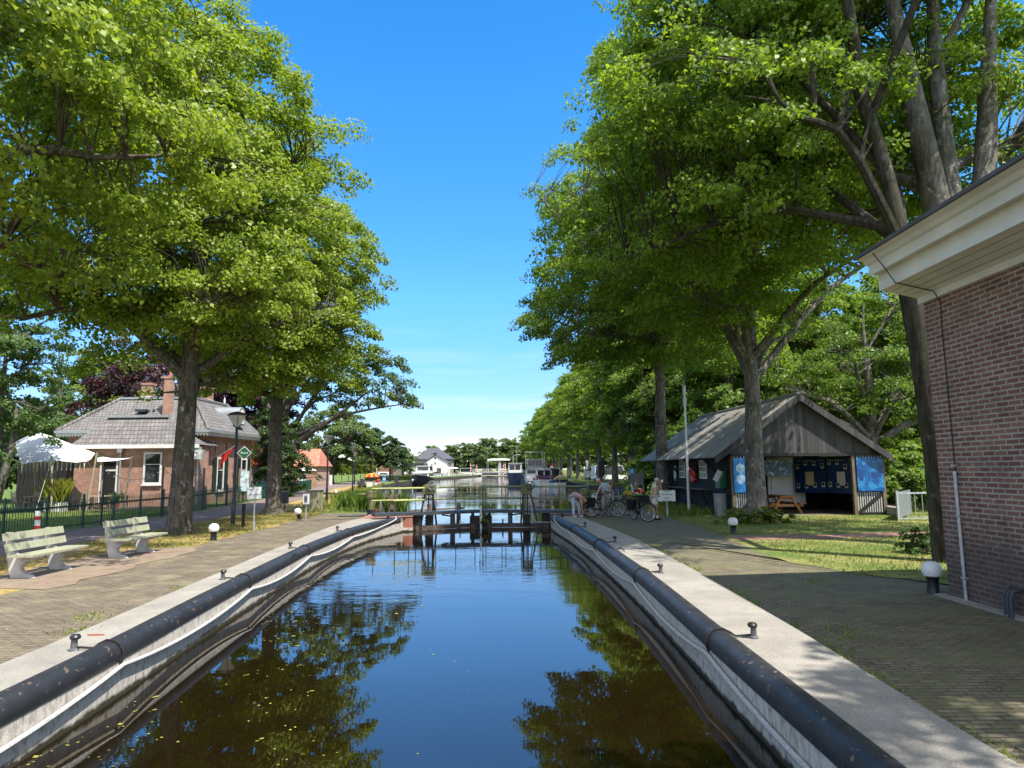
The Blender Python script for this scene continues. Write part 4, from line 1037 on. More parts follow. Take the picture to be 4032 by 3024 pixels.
co = crn([(6.72, 4.60), (6.60, 4.60), (6.60, 4.70), (6.02, 4.84), (5.995, 4.825), (5.995, 5.11), (5.85, 5.08), (5.85, 5.24), (5.80, 5.26), (5.76, 5.31), (5.66, 5.345), (6.72, 5.345)], 'cornice', M['offwhite'])
q = MB()
for k in range(3):
    x_ = 6.16 + k * .15; z_ = 4.70 + (6.60 - x_) * .241
    q.box(x_ - .004, x_ + .004, 4.2, YC - .1, z_ - .006, z_ - .001)
W(q, 'board_joint', M['grey'], co)
rf = MB(); rf.prism([(5.62, YC + .05, 5.349), (5.62, YC + .05, 5.40), (10.2, YC + .05, 6.75), (14.8, YC + .05, 5.40), (14.8, YC + .05, 5.349)], (0, -6.7, 0)); W(rf, 'roof', M['slate'], lk, False)
pl_ = G(3733, 2350)
q = MB(); a = DX(3719, 1855, X0 - .04); b = DX(3768, 2365, X0 - .04)
yc = G(3768, 2365).y - .15
q.tube([(X0 - .04, yc, 0.02), (X0 - .04, yc, DX(3719, 1855, X0).z)], .024, 8)
for zz in (.35, 1.25, 2.0): q.box(X0 - .07, X0 - .003, yc - .035, yc + .035, zz - .015, zz + .015)
W(q, 'conduit', M['steel'], lk)
q = MB(); zt_ = DX(3719, 1855, X0).z
q.tube([(X0 - .03, yc, zt_), (X0 - .035, yc - .0, 4.2), (X0 - .03, yc - .02, 4.52), (6.55, yc - .03, 4.69), (5.98, yc - .02, 4.83), (5.83, yc, 5.1), (5.68, yc + .05, 5.36)], .009, 6)
W(q, 'cable', M['black'], lk)
q = MB()
for k, u in enumerate((3962, 3975, 3988)):
    p = G(u, 2428 + k * 5); p.x = min(p.x, X0 - .13)
    q.tube([(p.x, p.y, -.02), (p.x, p.y, .26), (p.x + .03, p.y, .34), (X0 - .05, p.y, .37), (X0 + .02, p.y, .37)], .022, 8)
W(q, 'cable_duct', M['darkgrey'], lk)
q = MB(); q.box(X0 - .16, X0 - .004, 4.1, YC + .1, -.05, .035); W(q, 'footing', M['coping'], lk)
# ============================================================ black shed and what hangs on it
SO = V((9.0, 27.9, 0)); SRZ = R(2.9)
def sw(x, y, z=0):
    c, s = math.cos(SRZ), math.sin(SRZ)
    return V((SO.x + x * c - y * s, SO.y + x * s + y * c, z))
shed = thing('shed', 'long black wooden shed with an open gabled front used as a display shelter', 'building', SO, SRZ)
def S(mb, name, m, par=shed, smooth=False): return mb.build(name, m, par, smooth=smooth)
def plankmat(name, c1, c2, axis, wdt):
    m, n, b, _ = newmat(name)
    t = n.nodes.new('ShaderNodeTexCoord'); s = n.nodes.new('ShaderNodeSeparateXYZ'); n.links.new(t.outputs['Object'], s.inputs[0])
    a = mth(n, 'DIVIDE', s.outputs['XYZ'.index(axis)], wdt)
    cell = mth(n, 'FLOOR', a); fr = mth(n, 'FRACT', a)
    wn = n.nodes.new('ShaderNodeTexWhiteNoise'); wn.noise_dimensions = '1D'; n.links.new(cell, wn.inputs['W'])
    st = (1, 1, 0.15) if axis in 'XY' else (0.15, 0.15, 1)
    g = noise(n, coords(n, 'Object', tuple(k * 9 for k in st)), 1.5, 6, 0.65)
    f = mth(n, 'ADD', mth(n, 'MULTIPLY', wn.outputs[0], 0.5), mth(n, 'MULTIPLY', g, 0.6))
    col = ramp(n, f, [(0.2, c1), (0.85, c2)])
    gap = ramp(n, fr, [(0.0, 1), (0.05, 0), (0.95, 0), (1.0, 1)])
    n.links.new(mix(n, gap, col, (0.004, 0.004, 0.004)), b.inputs['Base Color']); b.inputs['Roughness'].default_value = 0.75; b.inputs['Specular IOR Level'].default_value = 0.3
    bump(n, b, mth(n, 'SUBTRACT', 1.0, gap), 0.5, 0.02)
    return m
M['plankv'] = plankmat('weathered_grey_planks', (0.035, 0.033, 0.035), (0.10, 0.096, 0.10), 'X', 0.155)
M['plankh'] = plankmat('black_tarred_planks', (0.008, 0.007, 0.008), (0.022, 0.02, 0.022), 'Z', 0.17)
WD, LN, ZP, ZE = 6.45, 12.2, 5.0, 2.43
lt, pk, rt = -0.78, 2.9, 6.68
def zroof(x): return ZE + (ZP - ZE) * ((x - lt) / (pk - lt) if x < pk else (rt - x) / (rt - pk))
q = MB()
q.box(0, .1, .2, LN, 0, zroof(0) - .12); q.box(WD - .1, WD, .2, LN, 0, zroof(WD) - .12); q.box(.1, WD - .1, LN - .1, LN, 0, 2.6)
q.prism([(0.1, LN - .1, 2.6), (WD - .1, LN - .1, 2.6), (pk, LN - .1, ZP - .15)], (0, .1, 0))
S(q, 'wall', M['plankh'])
q = MB(); q.prism([(lt + .35, 0, 2.56), (rt - .35, 0, 2.56), (rt - .2, 0, zroof(rt - .2) - .06), (pk, 0, ZP - .1), (lt + .2, 0, zroof(lt + .2) - .06)], (0, .06, 0)); S(q, 'gable', M['plankv'])
q = MB(); q.box(0, WD, -.03, .12, 2.44, 2.555); S(q, 'lintel', M['blackwood'])
# corrugated roof, mossy sheet
def roofmat():
    m, n, b, _ = newmat('weathered_corrugated_sheet')
    vec = coords(n, 'Object', (1, 1, 1)); v2 = coords(n, 'Object', (0.5, 3, 0.5))
    c = ramp(n, noise(n, v2, 2.5, 7, 0.65), [(0.3, (0.20, 0.185, 0.165)), (0.7, (0.36, 0.34, 0.31))])
    c = mix(n, ramp(n, noise(n, vec, 1.6, 8, 0.7), [(0.56, 0), (0.68, 0.8)]), c, (0.30, 0.22, 0.08))
    n.links.new(c, b.inputs['Base Color']); b.inputs['Roughness'].default_value = 0.8
    return m
M['corr'] = roofmat()
q = MB(); nn = 150
for sd in (lt, rt):
    top = []; bot = []
    for i in range(nn + 1):
        y = -.28 + (LN + .5) * i / nn; dzc = .022 * math.sin(i * PI / 1.0 * 0.5 * 2 * 0.75)
        top.append((pk, y, ZP + dzc)); bot.append((sd, y, ZE + dzc))
    q.strip(bot, top) if sd == lt else q.strip(top, bot)
    q.strip([(x, y, z - .03) for x, y, z in top], [(x, y, z - .03) for x, y, z in bot]) if sd == lt else q.strip([(x, y, z - .03) for x, y, z in bot], [(x, y, z - .03) for x, y, z in top])
shr = S(q, 'roof', M['corr'], smooth=True)
q = MB(); q.tube([(pk, -.28, ZP + .03), (pk, LN + .2, ZP + .03)], .07, 8); S(q, 'ridge_cap', M['corr'], shr, True)
q = MB()
for a, b in (((lt, ZE), (pk, ZP)), ((pk, ZP), (rt, ZE))):
    q.prism([(a[0], -.32, a[1] - .27), (b[0], -.32, b[1] - .27), (b[0], -.32, b[1] + .03), (a[0], -.32, a[1] + .03)], (0, .05, 0))
S(q, 'bargeboard', M['plankv'])
for x in (.05, 1.3, 5.15, WD - .06): q = MB(); q.box(x - .07, x + .07, -.02, .12, 0, 2.44); S(q, 'post', M['wood'])
M['blue'] = None
def postermat(name, lo, hi, white, sc_, seed):
    m, n, b, _ = newmat(name)
    v = coords(n, 'Object', (1, 1, 1)); v2 = n.nodes.new('ShaderNodeVectorMath'); v2.inputs[1].default_value = (seed, seed * 2, 0); n.links.new(v, v2.inputs[0])
    f = noise(n, v2.outputs[0], sc_, 6, 0.6)
    c = ramp(n, f, [(0.32, lo), (0.54, hi), (0.60, hi if white is None else white)])
    n.links.new(c, b.inputs['Base Color']); b.inputs['Roughness'].default_value = 0.35
    return m
M['posterA'] = postermat('blue_photo_print', (0.002, 0.015, 0.08), (0.006, 0.10, 0.32), (0.03, 0.22, 0.46), 2.2, 3)
M['posterB'] = postermat('light_blue_photo_print', (0.006, 0.07, 0.28), (0.02, 0.22, 0.55), None, 2.0, 8)
M['posterC'] = postermat('blue_print_with_white_figures', (0.01, 0.06, 0.15), (0.04, 0.16, 0.32), (0.75, 0.8, 0.8), 5.5, 5)
M['navy'] = mat('navy_board', (0.006, 0.03, 0.11), 0.4, var=0.25, scale=2)
def poster(name, label, x0, x1, z0, z1, m, y=-.06):
    t = thing(name, label, 'poster', sw((x0 + x1) / 2, y, z0), SRZ)
    q = MB(); q.box(-(x1 - x0) / 2, (x1 - x0) / 2, -.012, .012, 0, z1 - z0); q.build('panel', m, t, smooth=False)
    q = MB()
    for k in range(9): q.tube([(-(x1 - x0) / 2 + .06 + k * (x1 - x0 - .12) / 8, 0, z1 - z0 - .03), (-(x1 - x0) / 2 + .06 + k * (x1 - x0 - .12) / 8, 0, z1 - z0 + .06)], .012, 5)
    q.build('lacing', M['white'], t)
    return t
pa = poster('banner', 'deep blue photo banner laced over the slatted panel by the railing', 5.24, 6.36, .98, 2.38, M['posterA'])
M['pnavy'] = mat('print_navy', (0.008, 0.055, 0.20), 0.4)
for x, z, w_, h in ((-.05, .62, .1, .13), (.1, .62, .16, .22), (.22, .6, .12, .2), (-.4, .6, .2, .35), (.4, .7, .1, .3)):
    q = MB(); q.box(x - w_ / 2, x + w_ / 2, -.0145, -.0125, z - h / 2, z + h / 2); q.prism([(x - w_ / 2 - .02, -.0145, z + h / 2 + .001), (x + w_ / 2 + .02, -.0145, z + h / 2 + .001), (x, -.0145, z + h / 2 + .1)], (0, .002, 0)); q.build('printed_house', M['pnavy'], pa, smooth=False)
pbn = poster('banner', 'bright blue photo banner half hidden by the tree trunk', 0.05, 1.22, .98, 2.38, M['posterB'])
q = MB()
for z in (.55, .98): q.prism([(-.48, -.015, z + .1), (-.48, -.015, z - .08), (-.3, -.015, z - .24), (-.12, -.015, z - .08), (-.12, -.015, z + .1), (-.3, -.015, z + .2)], (0, .002, 0))
q.build('printed_crest', mat('print_pale_blue', (0.35, 0.55, 0.72), 0.4), pbn, smooth=False)
M['slat'] = mat('pale_grey_slats', (0.42, 0.41, 0.40), 0.7, var=0.12)
for x0, x1, nm in ((5.24, 6.38, 'a'), (.14, 1.22, 'b')):
    q = MB()
    for k in range(12): x = x0 + .03 + k * (x1 - x0 - .06) / 11; q.box(x - .025, x + .025, .02, .045, .06, 1.0)
    q.build('slatted_panel', M['slat'], shed, smooth=False)
    q = MB(); q.bar((x0, -.0, .1), (x1, -.0, .95), .03, .12); q.box(x0, x1, -.02, .018, .95, 1.02); q.box(x0, x1, -.02, .018, .05, .12); q.build('panel_brace', M['blackwood'], shed)
# interior
q = MB(); q.box(.1, WD - .1, .15, LN - .1, -.02, .014); S(q, 'floor', M['quay'])
q = MB(); q.box(.1, 5.9, 4.2, 4.28, 0, 3.0); S(q, 'partition', M['plankh'])
q = MB(); q.box(3.0, 4.75, 3.5, 3.56, .35, 2.46); pp = S(q, 'display_wall', M['offwhite'])
q = MB(); q.box(3.15, 4.0, 3.46, 3.497, .4, 1.55); S(q, 'cupboard_door', M['white'], pp)
def board(name, label, cat, a, b, z0, z1, m):
    """upright panel between two shed-local points, facing the viewer"""
    A, B = sw(a[0], a[1]), sw(b[0], b[1])
    rz = math.atan2(B.y - A.y, B.x - A.x); L = (B - A).length
    t = thing(name, label, cat, (A.x, A.y, z0), rz)
    q = MB(); q.box(0, L, 0, .03, 0, z1 - z0); q.build('panel', m, t, smooth=False)
    return t, L
t, L = board('hanging_picture', 'hanging picture of white figures on a blue ground above the picnic table', 'picture', (2.55, 2.7), (3.75, 2.55), 1.62, 2.3, M['posterC'])
q = MB(); q.tube([(.1, .015, .68), (.1, .015, 1.2)], .006, 4); q.tube([(L - .1, .015, .68), (L - .1, .015, 1.2)], .006, 4); q.build('wire', M['steel'], t)
M['card'] = mat('paper_card', (0.62, 0.60, 0.55), 0.6, var=0.06); M['cardy'] = mat('yellowed_map', (0.60, 0.48, 0.25), 0.6, var=0.1)
for (a, b), lab, seed in ((((4.2, 3.3), (5.1, 2.2)), 'navy display board with a yellowed map among small photo cards', 1), (((5.12, 2.18), (5.9, 1.1)), 'navy display board with a large white map near the opening', 2)):
    t, L = board('display_board', lab, 'board', a, b, .82, 2.4, M['navy'])
    rs3 = random.Random(seed)
    q = MB(); q.box(L * .35, L * .62, -.012, -.002, .35, .95); q.build('map', M['cardy'] if seed == 1 else M['card'], t, smooth=False)
    for k in range(8):
        x = .08 + (k % 4) * (L - .22) / 3 * .95; z = (1.05 if k < 4 else .1) + rs3.uniform(0, .22)
        q = MB(); q.k = 0; q.box(x, x + .14, -.012, -.002, z, z + .22); q.k = 1; q.box(x + .02, x + .12, -.016, -.0125, z + .07, z + .2)
        q.build('photo_card', [M['card'], M['dark']], t, smooth=False)
    for k in range(3):
        text('Drentse Hoofdvaart'.split()[k % 2], .075, M['card'], t, (.25 + k * (L - .45) / 2, -.004, 1.46), (PI / 2, 0, 0), 'heading')
# on the canal side wall
def swin(y, z0, z1, w_): 
    f = MB(); f.box(-.05, -.003, y, y + w_, z0, z1); o = S(f, 'window', M['white'])
    g_ = MB(); 
    for i in range(2):
        for j in range(3): g_.box(-.056, -.051, y + .06 + i * (w_ - .08) / 2, y + .02 + (i + 1) * (w_ - .08) / 2, z0 + .06 + j * (z1 - z0 - .08) / 3, z0 + .02 + (j + 1) * (z1 - z0 - .08) / 3)
    S(g_, 'pane', mat('painted_reflection_pane', (0.22, 0.25, 0.2), 0.15), o)  # pale reflection painted into the pane colour
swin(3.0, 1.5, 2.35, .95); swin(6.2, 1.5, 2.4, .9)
for y in (1.6, 4.3, 7.4): q = MB(); q.bar((-.02, y, 1.75), (lt + .12, y, ZE - .02), .08, .1); S(q, 'eave_brace', M['blackwood'])
q = MB(); q.box(-.34, -.004, 2.6, 8.4, 1.0, 1.04); sf = S(q, 'shelf', M['wood'])
for y in (3.2, 5.4, 7.6): q = MB(); q.bar((-.02, y, .35), (-.28, y, .99), .06, .08); S(q, 'shelf_brace', M['blackwood'], sf)
# lifebuoy in its red case
t = thing('lifebuoy', 'red horseshoe lifebuoy hanging on the black side wall of the shed', 'lifebuoy', sw(-.1, 4.75, 1.72), SRZ)
q = MB(); pts = [(0, .25 * math.sin(a), .36 * math.cos(a)) for a in np.linspace(0, 2 * PI, 21)]
q.tube(pts, .1, 10, False); q.build('ring', M['red'], t)
q = MB()
for a in (0.8, 2.3, 4.0, 5.5): q.torus((0, .25 * math.sin(a), .36 * math.cos(a)), .104, .012, (0, math.cos(a) * .25, -math.sin(a) * .36), 12, 4)
q.build('rope', M['white'], t)
t = thing('wall_sign', 'white pointed pentagon sign on the black shed wall', 'sign', sw(-.02, 8.0, 1.75), SRZ)
q = MB(); q.prism([(0, -.2, .35), (0, .2, .35), (0, .2, -.2), (0, 0, -.42), (0, -.2, -.2)], (-.02, 0, 0)); q.build('panel', M['white'], t, smooth=False)
t = thing('leaflet_box', 'green leaflet box with a sloping lid and white notice near the shed corner', 'box', sw(-.02, .75, 1.15), SRZ)
q = MB(); q.prism([(-.02, -.28, 0), (-.34, -.28, 0), (-.34, -.28, .22), (-.08, -.28, .7), (-.02, -.28, .7)], (0, .56, 0)); q.build('case', mat('green_box_paint', (0.01, 0.10, 0.04), 0.4), t, smooth=False)
q = MB(); q.bar((-.335, 0, .25), (-.1, 0, .68), .40, .012, (0, 1, 0)); q.v = [(x - .02, y, z) for x, y, z in q.v]; q.build('notice', M['white'], t, smooth=False)
t = thing('utility_cabinet', 'narrow grey utility cabinet standing at the front corner of the shed', 'cabinet', sw(-.35, .55, 0), SRZ)
q = MB(); q.box(-.2, .2, -.16, .16, 0, .88); q.build('body', M['grey'], t); q = MB(); q.box(-.22, .22, -.18, .18, .882, .92); q.build('lid', M['grey'], t)
q = MB(); q.box(-.16, .16, -.168, -.161, .08, .82); q.build('door', M['grey'], t)
# picnic table
M['pine'] = mat('orange_brown_pine', (0.36, 0.165, 0.06), 0.6, var=0.15, scale=4, stretch=(8, 1, 8))
t = thing('picnic_table', 'orange-brown wooden picnic table under the shelter roof', 'table', (11.75, 29.2, 0), R(8))
q = MB()
for k in range(5): q.box(-.38 + k * .155, -.38 + k * .155 + .14, -.1, 1.9, .72, .76)
q.build('tabletop', M['pine'], t, smooth=False)
for s_ in (-1, 1):
    q = MB(); 
    for k in range(2): q.box(s_ * .66 - .15 + k * .155, s_ * .66 - .15 + k * .155 + .14, -.1, 1.9, .42, .46)
    q.build('bench', M['pine'], t, smooth=False)
for y in (.1, 1.65):
    for s_ in (-1, 1):
        q = MB(); q.bar((s_ * .68, y, 0), (s_ * .25, y, .72), .05, .1); q.build('leg', M['pine'], t, smooth=False)
    q = MB(); q.box(-.80, .80, y + .03, y + .075, .30, .42); q.box(-.36, .36, y + .03, y + .075, .62, .72); q.build('crossbeam', M['pine'], t, smooth=False)
# ============================================================ lock equipment
def fender(name, label, xs, ys, sg, seed):
    """steel fender pipe along the chamber edge"""
    i0 = [i for i, y in enumerate(ys) if y >= 0]
    ys2 = np.arange(-6, ys[-1] - .25, .4); xx = np.interp(ys2, ys, xs)
    pts = [V((x, y, -0.045)) for x, y in zip(xx, ys2)]
    mb = MB(); mb.tube(pts, .155, 14); o = mb.build(name, M['blackpipe'])
    tag(o, label, 'fender pipe'); return lambda y: float(np.interp(y, ys, xs))
M['blackpipe'] = worn('worn_black_pipe_paint', (0.024, 0.025, 0.029), (0.17, 0.125, 0.085), 0.5, 0.0, 10, 0.60)
M['whitepipe'] = worn('worn_pale_pipe_paint', (0.03, 0.033, 0.04), (0.34, 0.34, 0.33), 0.33, 0.0, 5, 0.6)
fL = fender('fender_pipe', 'black steel fender pipe along the sunlit chamber edge by the benches', pl, yl, 1, 1)
fR = fender('fender_pipe', 'black steel fender pipe along the chamber edge in front of the brick building', pr, yr, -1, 2)
# mooring bollards
BOL = 'small iron mooring bollards on the copings'
bm = MB(); bm.lathe([(.075, 0), (.07, .025), (.05, .04), (.046, .15), (.055, .17)], 12)
bt = thing('mooring_bollard', 'tmp', 'bollard', (0, 0, 0.03), 0, BOL)
bm.build('post', worn('bollard_grey_paint', (0.10, 0.105, 0.11), (0.30, 0.30, 0.30), 0.4, 0, 20, 0.6), bt)
bm = MB(); bm.lathe([(.055, .165), (.075, .18), (.08, .205), (.06, .235), (.01, .245)], 12, (.012, 0, 0)); bm.build('cap', M['blackiron'], bt)
lash = []
pos = [(322, 2562, 'black-capped bollard beside the orange-brown leaf, nearest on the bench-side coping', -1), (937, 2282, 'bollard on the bench-side coping level with the nearer bench', -1), (1225, 2161, 'bollard on the bench-side coping level with the globe lamp by the thick tree', -1),
       (1404, 2092, 'bollard on the bench-side coping shortly before the red brick gate head', -1), (2968, 2513, 'sunlit bollard nearest the camera on the coping before the brick building', 1), (2602, 2257, 'bollard at the edge of the tree shade on the coping before the brick building', 1),
       (2422, 2138, 'black bollard in tree shade on the coping opposite the shed', 1), (2303, 2077, 'black bollard on the shaded coping closest to the bicycles', 1)]
ends = {-1: [], 1: []}
for i, (u, v, lab, sd) in enumerate(pos):
    p = G(u, v, .03)
    b = bt if i == 0 else copytree(bt)
    b.location = p; b['label'] = lab; b.scale = (.72, .72, .74); b.rotation_euler.z = 0 if sd < 0 else PI
    # keep the bollard on its coping
    xe = fL(p.y) if sd < 0 else fR(p.y)
    b.location.x = min(p.x, xe - .33) if sd < 0 else max(p.x, xe + .33)
    dirn = 1 if sd < 0 else -1
    yy = p.y + .10
    tp_ = [V((b.location.x, b.location.y, .07)), V((b.location.x + dirn * .2, p.y + .03, .05)), V((xe - dirn * .12, yy, .075))]
    for a in (100, 70, 40, 10, -20, -45): tp_.append(V((xe + dirn * .168 * math.cos(R(a)), yy + .02 * (100 - a) / 140, -.045 + .168 * math.sin(R(a)))))
    mb = MB(); mb.tube(tp_, .013, 6); mb.torus(tp_[-1], .035, .014, (0, 1, 0), 10, 5)
    o = mb.build('lashing', M['tar']); tag(o, 'tarred lashing round the fender pipe from the ' + ['bollard by the brown leaf', 'bollard level with the nearer bench', 'bollard level with the globe lamp', 'bollard before the red brick gate head', 'sunlit bollard by the brick building', 'bollard at the edge of the shade', 'bollard opposite the shed', 'bollard closest to the bicycles'][i], 'lashing')
    ends[sd].append(tp_[-1])
# slack hand ropes hung between the lashings
for sd, lab, f in ((-1, 'pale hand rope hung in loops along the bench-side chamber wall', fL), (1, 'pale hand rope hung in loops along the chamber wall below the brick building', fR)):
    dirn = 1 if sd < 0 else -1
    K = sorted(ends[sd], key=lambda p: p.y)
    K = [V((f(2.5) + dirn * .18, 2.5, -.2))] + K + [V((f(27.6) + dirn * .02, 27.8, .12))]
    pts = []
    for a, b in zip(K[:-1], K[1:]):
        L = (b - a).length; n = 14
        for k in range(n):
            t_ = k / n; y = a.y + (b.y - a.y) * t_
            z = a.z + (b.z - a.z) * t_ - min(.13, .03 * L) * 4 * t_ * (1 - t_)
            off = .17 if z < -.06 else math.sqrt(max(.0004, .18 ** 2 - (z + .045) ** 2)) if z < .13 else .02
            pts.append(V((f(y) + dirn * off, y, z)))
    pts.append(K[-1])
    mb = MB(); mb.tube(pts, .026, 8); o = mb.build('hand_rope', M['rope']); tag(o, lab, 'rope')
def ring(u, v, lab):
    p = G(u, v, .03); mb = MB(); q_ = [p + V((0.09 * math.cos(a), 0, 0.09 * math.sin(a))) for a in np.linspace(0, PI, 9)]
    mb.tube(q_, .014, 6); o = mb.build('iron_ring', M['blackiron']); tag(o, lab, 'ring')
ring(1166, 2197, 'iron hoop let into the bench-side coping'); ring(2443, 2172, 'iron hoop in the shaded coping opposite the shed')
for u, v, lab in ((1528, 2049, 'short black post on the red brick gate head near the green railings'), (2215, 2036, 'short black post on the gate head by the woman in pink')):
    p = G(u, v, .035); mb = MB(); mb.lathe([(.06, 0), (.055, .13), (.065, .14), (.06, .17)], 10, p); o = mb.build('short_post', M['blackiron']); tag(o, lab, 'bollard')

# ---- gates: a pair of leaves meeting in a shallow V
GW = 'leaves of the lock gates'
mit = V((-1.42, 30.0, 0))
def gate(label, hinge, land, sg):
    t = thing('lock_gate', label, 'lock gate', hinge, 0, GW)
    d = (mit - hinge); L = d.length; d.normalize(); n = V((d.y, -d.x, 0)) * (1 if sg > 0 else -1)   # n points to the viewer
    if n.y > 0: n = -n
    def P(s, o=0, z=0): q = d * s + n * o; return V((q.x, q.y, z))
    ee = L - .08
    back = -(land - hinge).length
    q = MB(); q.bar(P(back, 0, .20), P(ee, 0, .20), .62, .13); W2 = lambda mb, nm, m: mb.build(nm, m, t)
    W2(q, 'walkway', M['darkgrey'])
    q = MB(); q.bar(P(-.1, 0, -.40), P(ee, 0, -.40), .34, .16); W2(q, 'top_timber', M['wetwood'])
    q = MB(); q.bar(P(-.1, .1, -1.4), P(ee, .1, -1.4), .2, 1.8); W2(q, 'planking', M['wetwood'])
    q = MB(); q.bar(P(ee - .2, 0, -2.2), P(ee - .2, 0, .0), .42, .36); W2(q, 'mitre_post', M['blackwood'])
    q = MB(); q.bar(P(.05, 0, -2.2), P(.05, 0, .12), .34, .3); W2(q, 'heel_post', M['blackwood'])
    q = MB(); q.bar(P(ee - .3, 0, 0), P(ee - .3, 0, .14), .14, .14); W2(q, 'strut', M['darkgrey'])
    q = MB(); q.bar(P(L * .55, 0, -.33), P(L * .55, 0, .14), .2, .2); q.bar(P(L * .38, 0, .1), P(L * .54, 0, .02), .06, .06); W2(q, 'strut', M['darkgrey'])
    q = MB(); q.lathe([(.035, -.33), (.03, -.2), (.045, -.19), (.02, -.14)], 8, P(L * .66, .05, 0)); W2(q, 'peg', M['white'] if sg > 0 else M['black'])
    for o, s0, s1 in ((.29, back + .75, ee - 2.6 if sg > 0 else 0.9), (-.29, back, ee)):
        if sg < 0 and o > 0: s0, s1 = back + .3, ee
        r_ = MB()
        for z in (1.25, .76):
            r_.tube([P(s0, o, z), P(s1, o, z)], .034, 8)
        if sg < 0:
            r_.tube([P(s1, o, 1.25), P(s1 + .06, o, 1.19), P(s1 + .06, o, .82), P(s1, o, .76)], .034, 8)
        W2(r_, 'handrail', M['railyellow'] if sg > 0 else M['railshade'])
        nn = max(2, int((s1 - s0) / .85))
        for k in range(nn + 1):
            q = MB(); s_ = s0 + .08 + (s1 - s0 - .16) * k / nn; q.bar(P(s_, o, .14), P(s_, o, 1.22), .03, .045); W2(q, 'rail_post', M['darkgrey'])
    return t
M['wetwood'] = mat('wet_timber', (0.085, 0.06, 0.045), 0.6, var=0.3, scale=4, bmp=0.4)
M['railshade'] = mat('rail_paint_darkened_for_shade', (0.17, 0.21, 0.09), 0.4, var=0.1, scale=5)  # rail paint with the shade on this gate leaf put into its colour
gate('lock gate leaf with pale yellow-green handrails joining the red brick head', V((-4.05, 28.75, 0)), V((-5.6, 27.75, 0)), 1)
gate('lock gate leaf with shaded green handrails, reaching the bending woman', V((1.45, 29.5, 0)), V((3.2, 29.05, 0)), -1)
t = make_tree('gate_weed', 'leafy green weed growing where the two gate leaves meet', 'plant', (-1.36, 29.72, -.42), [(0.12, 0, .3, .22, .12, .28), (-.05, 0, .2, .2, .1, .2)], .5, .008, .05, M['fresh'], M['bark'], 301, 16, 34, .12, .075, limbs=4)
q = MB(); q.box(-.03, .03, -.01, .01, -.4, .65); o = q.build('gauge_board', M['white'], None, (-1.40, 29.62, -.2)); tag(o, 'narrow white gauge board standing in the gap between the gate leaves', 'gauge')
# ---- paddle winches
WN = 'hand-wheel paddle winches on the lock gates'
def winch(label, u0, u1, foot_u, y, mirror):
    cx = D((u0 + u1) / 2, 1928, y).x
    t = thing('gate_winch', label, 'winch', (cx, y, -.34), 0, WN)
    z0 = .34
    zt_, zb = D(u0, 1908, y).z + z0, D(u0, 1946, y).z + z0
    w_ = D(u1, 1928, y).x - D(u0, 1928, y).x
    s = -1 if mirror else 1
    q = MB(); pr_ = [(-w_ / 2, -.16, zb), (w_ / 2, -.16, zb), (w_ / 2, -.16, zt_ - .03), (w_ * .3, -.16, zt_ + .05), (-w_ * .2, -.16, zt_ + .03), (-w_ / 2, -.16, zt_ - .04)]
    q.prism(pr_, (0, .34, 0)); q.build('gear_box', M['olive'], t, smooth=False)
    q = MB(); q.lathe([(.045, 0), (.045, .05), (.02, .06)], 10, (-w_ * .12, -.16, (zt_ + zb) / 2 - .04), (0, -1, 0)); q.build('hub_cap', M['olive'], t)
    q = MB(); c = (w_ * .32, -.27, zt_ - .03); q.torus(c, .175, .022, (0, 1, 0), 22, 6)
    for k in range(6): a = k * PI / 3; q.bar(c, (c[0] + .17 * math.cos(a), c[1], c[2] + .17 * math.sin(a)), .018, .018)
    q.tube([(c[0], c[1] + .12, c[2]), (c[0], c[1] - .03, c[2])], .035, 8); q.build('handwheel', M['grey'] if not mirror else M['darkgrey'], t)
    fx = D(foot_u, 2048, y).x - cx
    for a, b in (((-w_ * .36 * s, .0, zb), (fx, 0, 0)), ((w_ * .36 * s, 0, zb), (w_ * .30 * s, 0, 0)), ((w_ * .3 * s, .12, zb), (w_ * .55 * s, .5, 0))):
        q = MB(); q.bar(a, b, .07, .09, (0, 1, 0)); q.build('leg', M['black'], t)
    q = MB(); q.prism([(-w_ * .45, -.02, zb - .002), (w_ * .45, -.02, zb - .002), (w_ * .38, -.02, zb - .16), (w_ * .2, -.02, zb - .04), (-w_ * .2, -.02, zb - .04), (-w_ * .38, -.02, zb - .16)], (0, .1, 0)); q.build('bracket', M['black'], t, smooth=False)
    q = MB(); q.tube([(-w_ * .05 * s, .04, zb), (-w_ * .05 * s, .04, .35)], .03, 8); q.build('rack_rod', mat('rust_brown_rod', (0.10, 0.05, 0.05), 0.5) if not mirror else M['black'], t)
    q = MB(); e = -1.0 * s; q.tube([(-w_ * .22 * s, -.05, zb), (-w_ * .55 * s, -.08, .25), (-w_ * .62 * s, -.08, .14), (-w_ * .9 * s, -.08, .1), (e * 1.05, -.08, .08)], .028, 8); q.build('pipe', M['slat'], t)
    q = MB()
    for k in range(3): q.box(-.16, .16, -.1, .1, .06 + k * .12, .12 + k * .12)
    q.box(-.13, .13, -.08, .08, .0, .44); q.build('paddle_block', M['blackwood'], t, smooth=False)
winch('sunlit olive winch with a pale handwheel on the gate leaf by the reeds', 1667, 1712, 1648, 29.0, False)
winch('shaded olive winch with a dark handwheel on the gate leaf by the bending woman', 2052, 2096, 2118, 29.3, True)
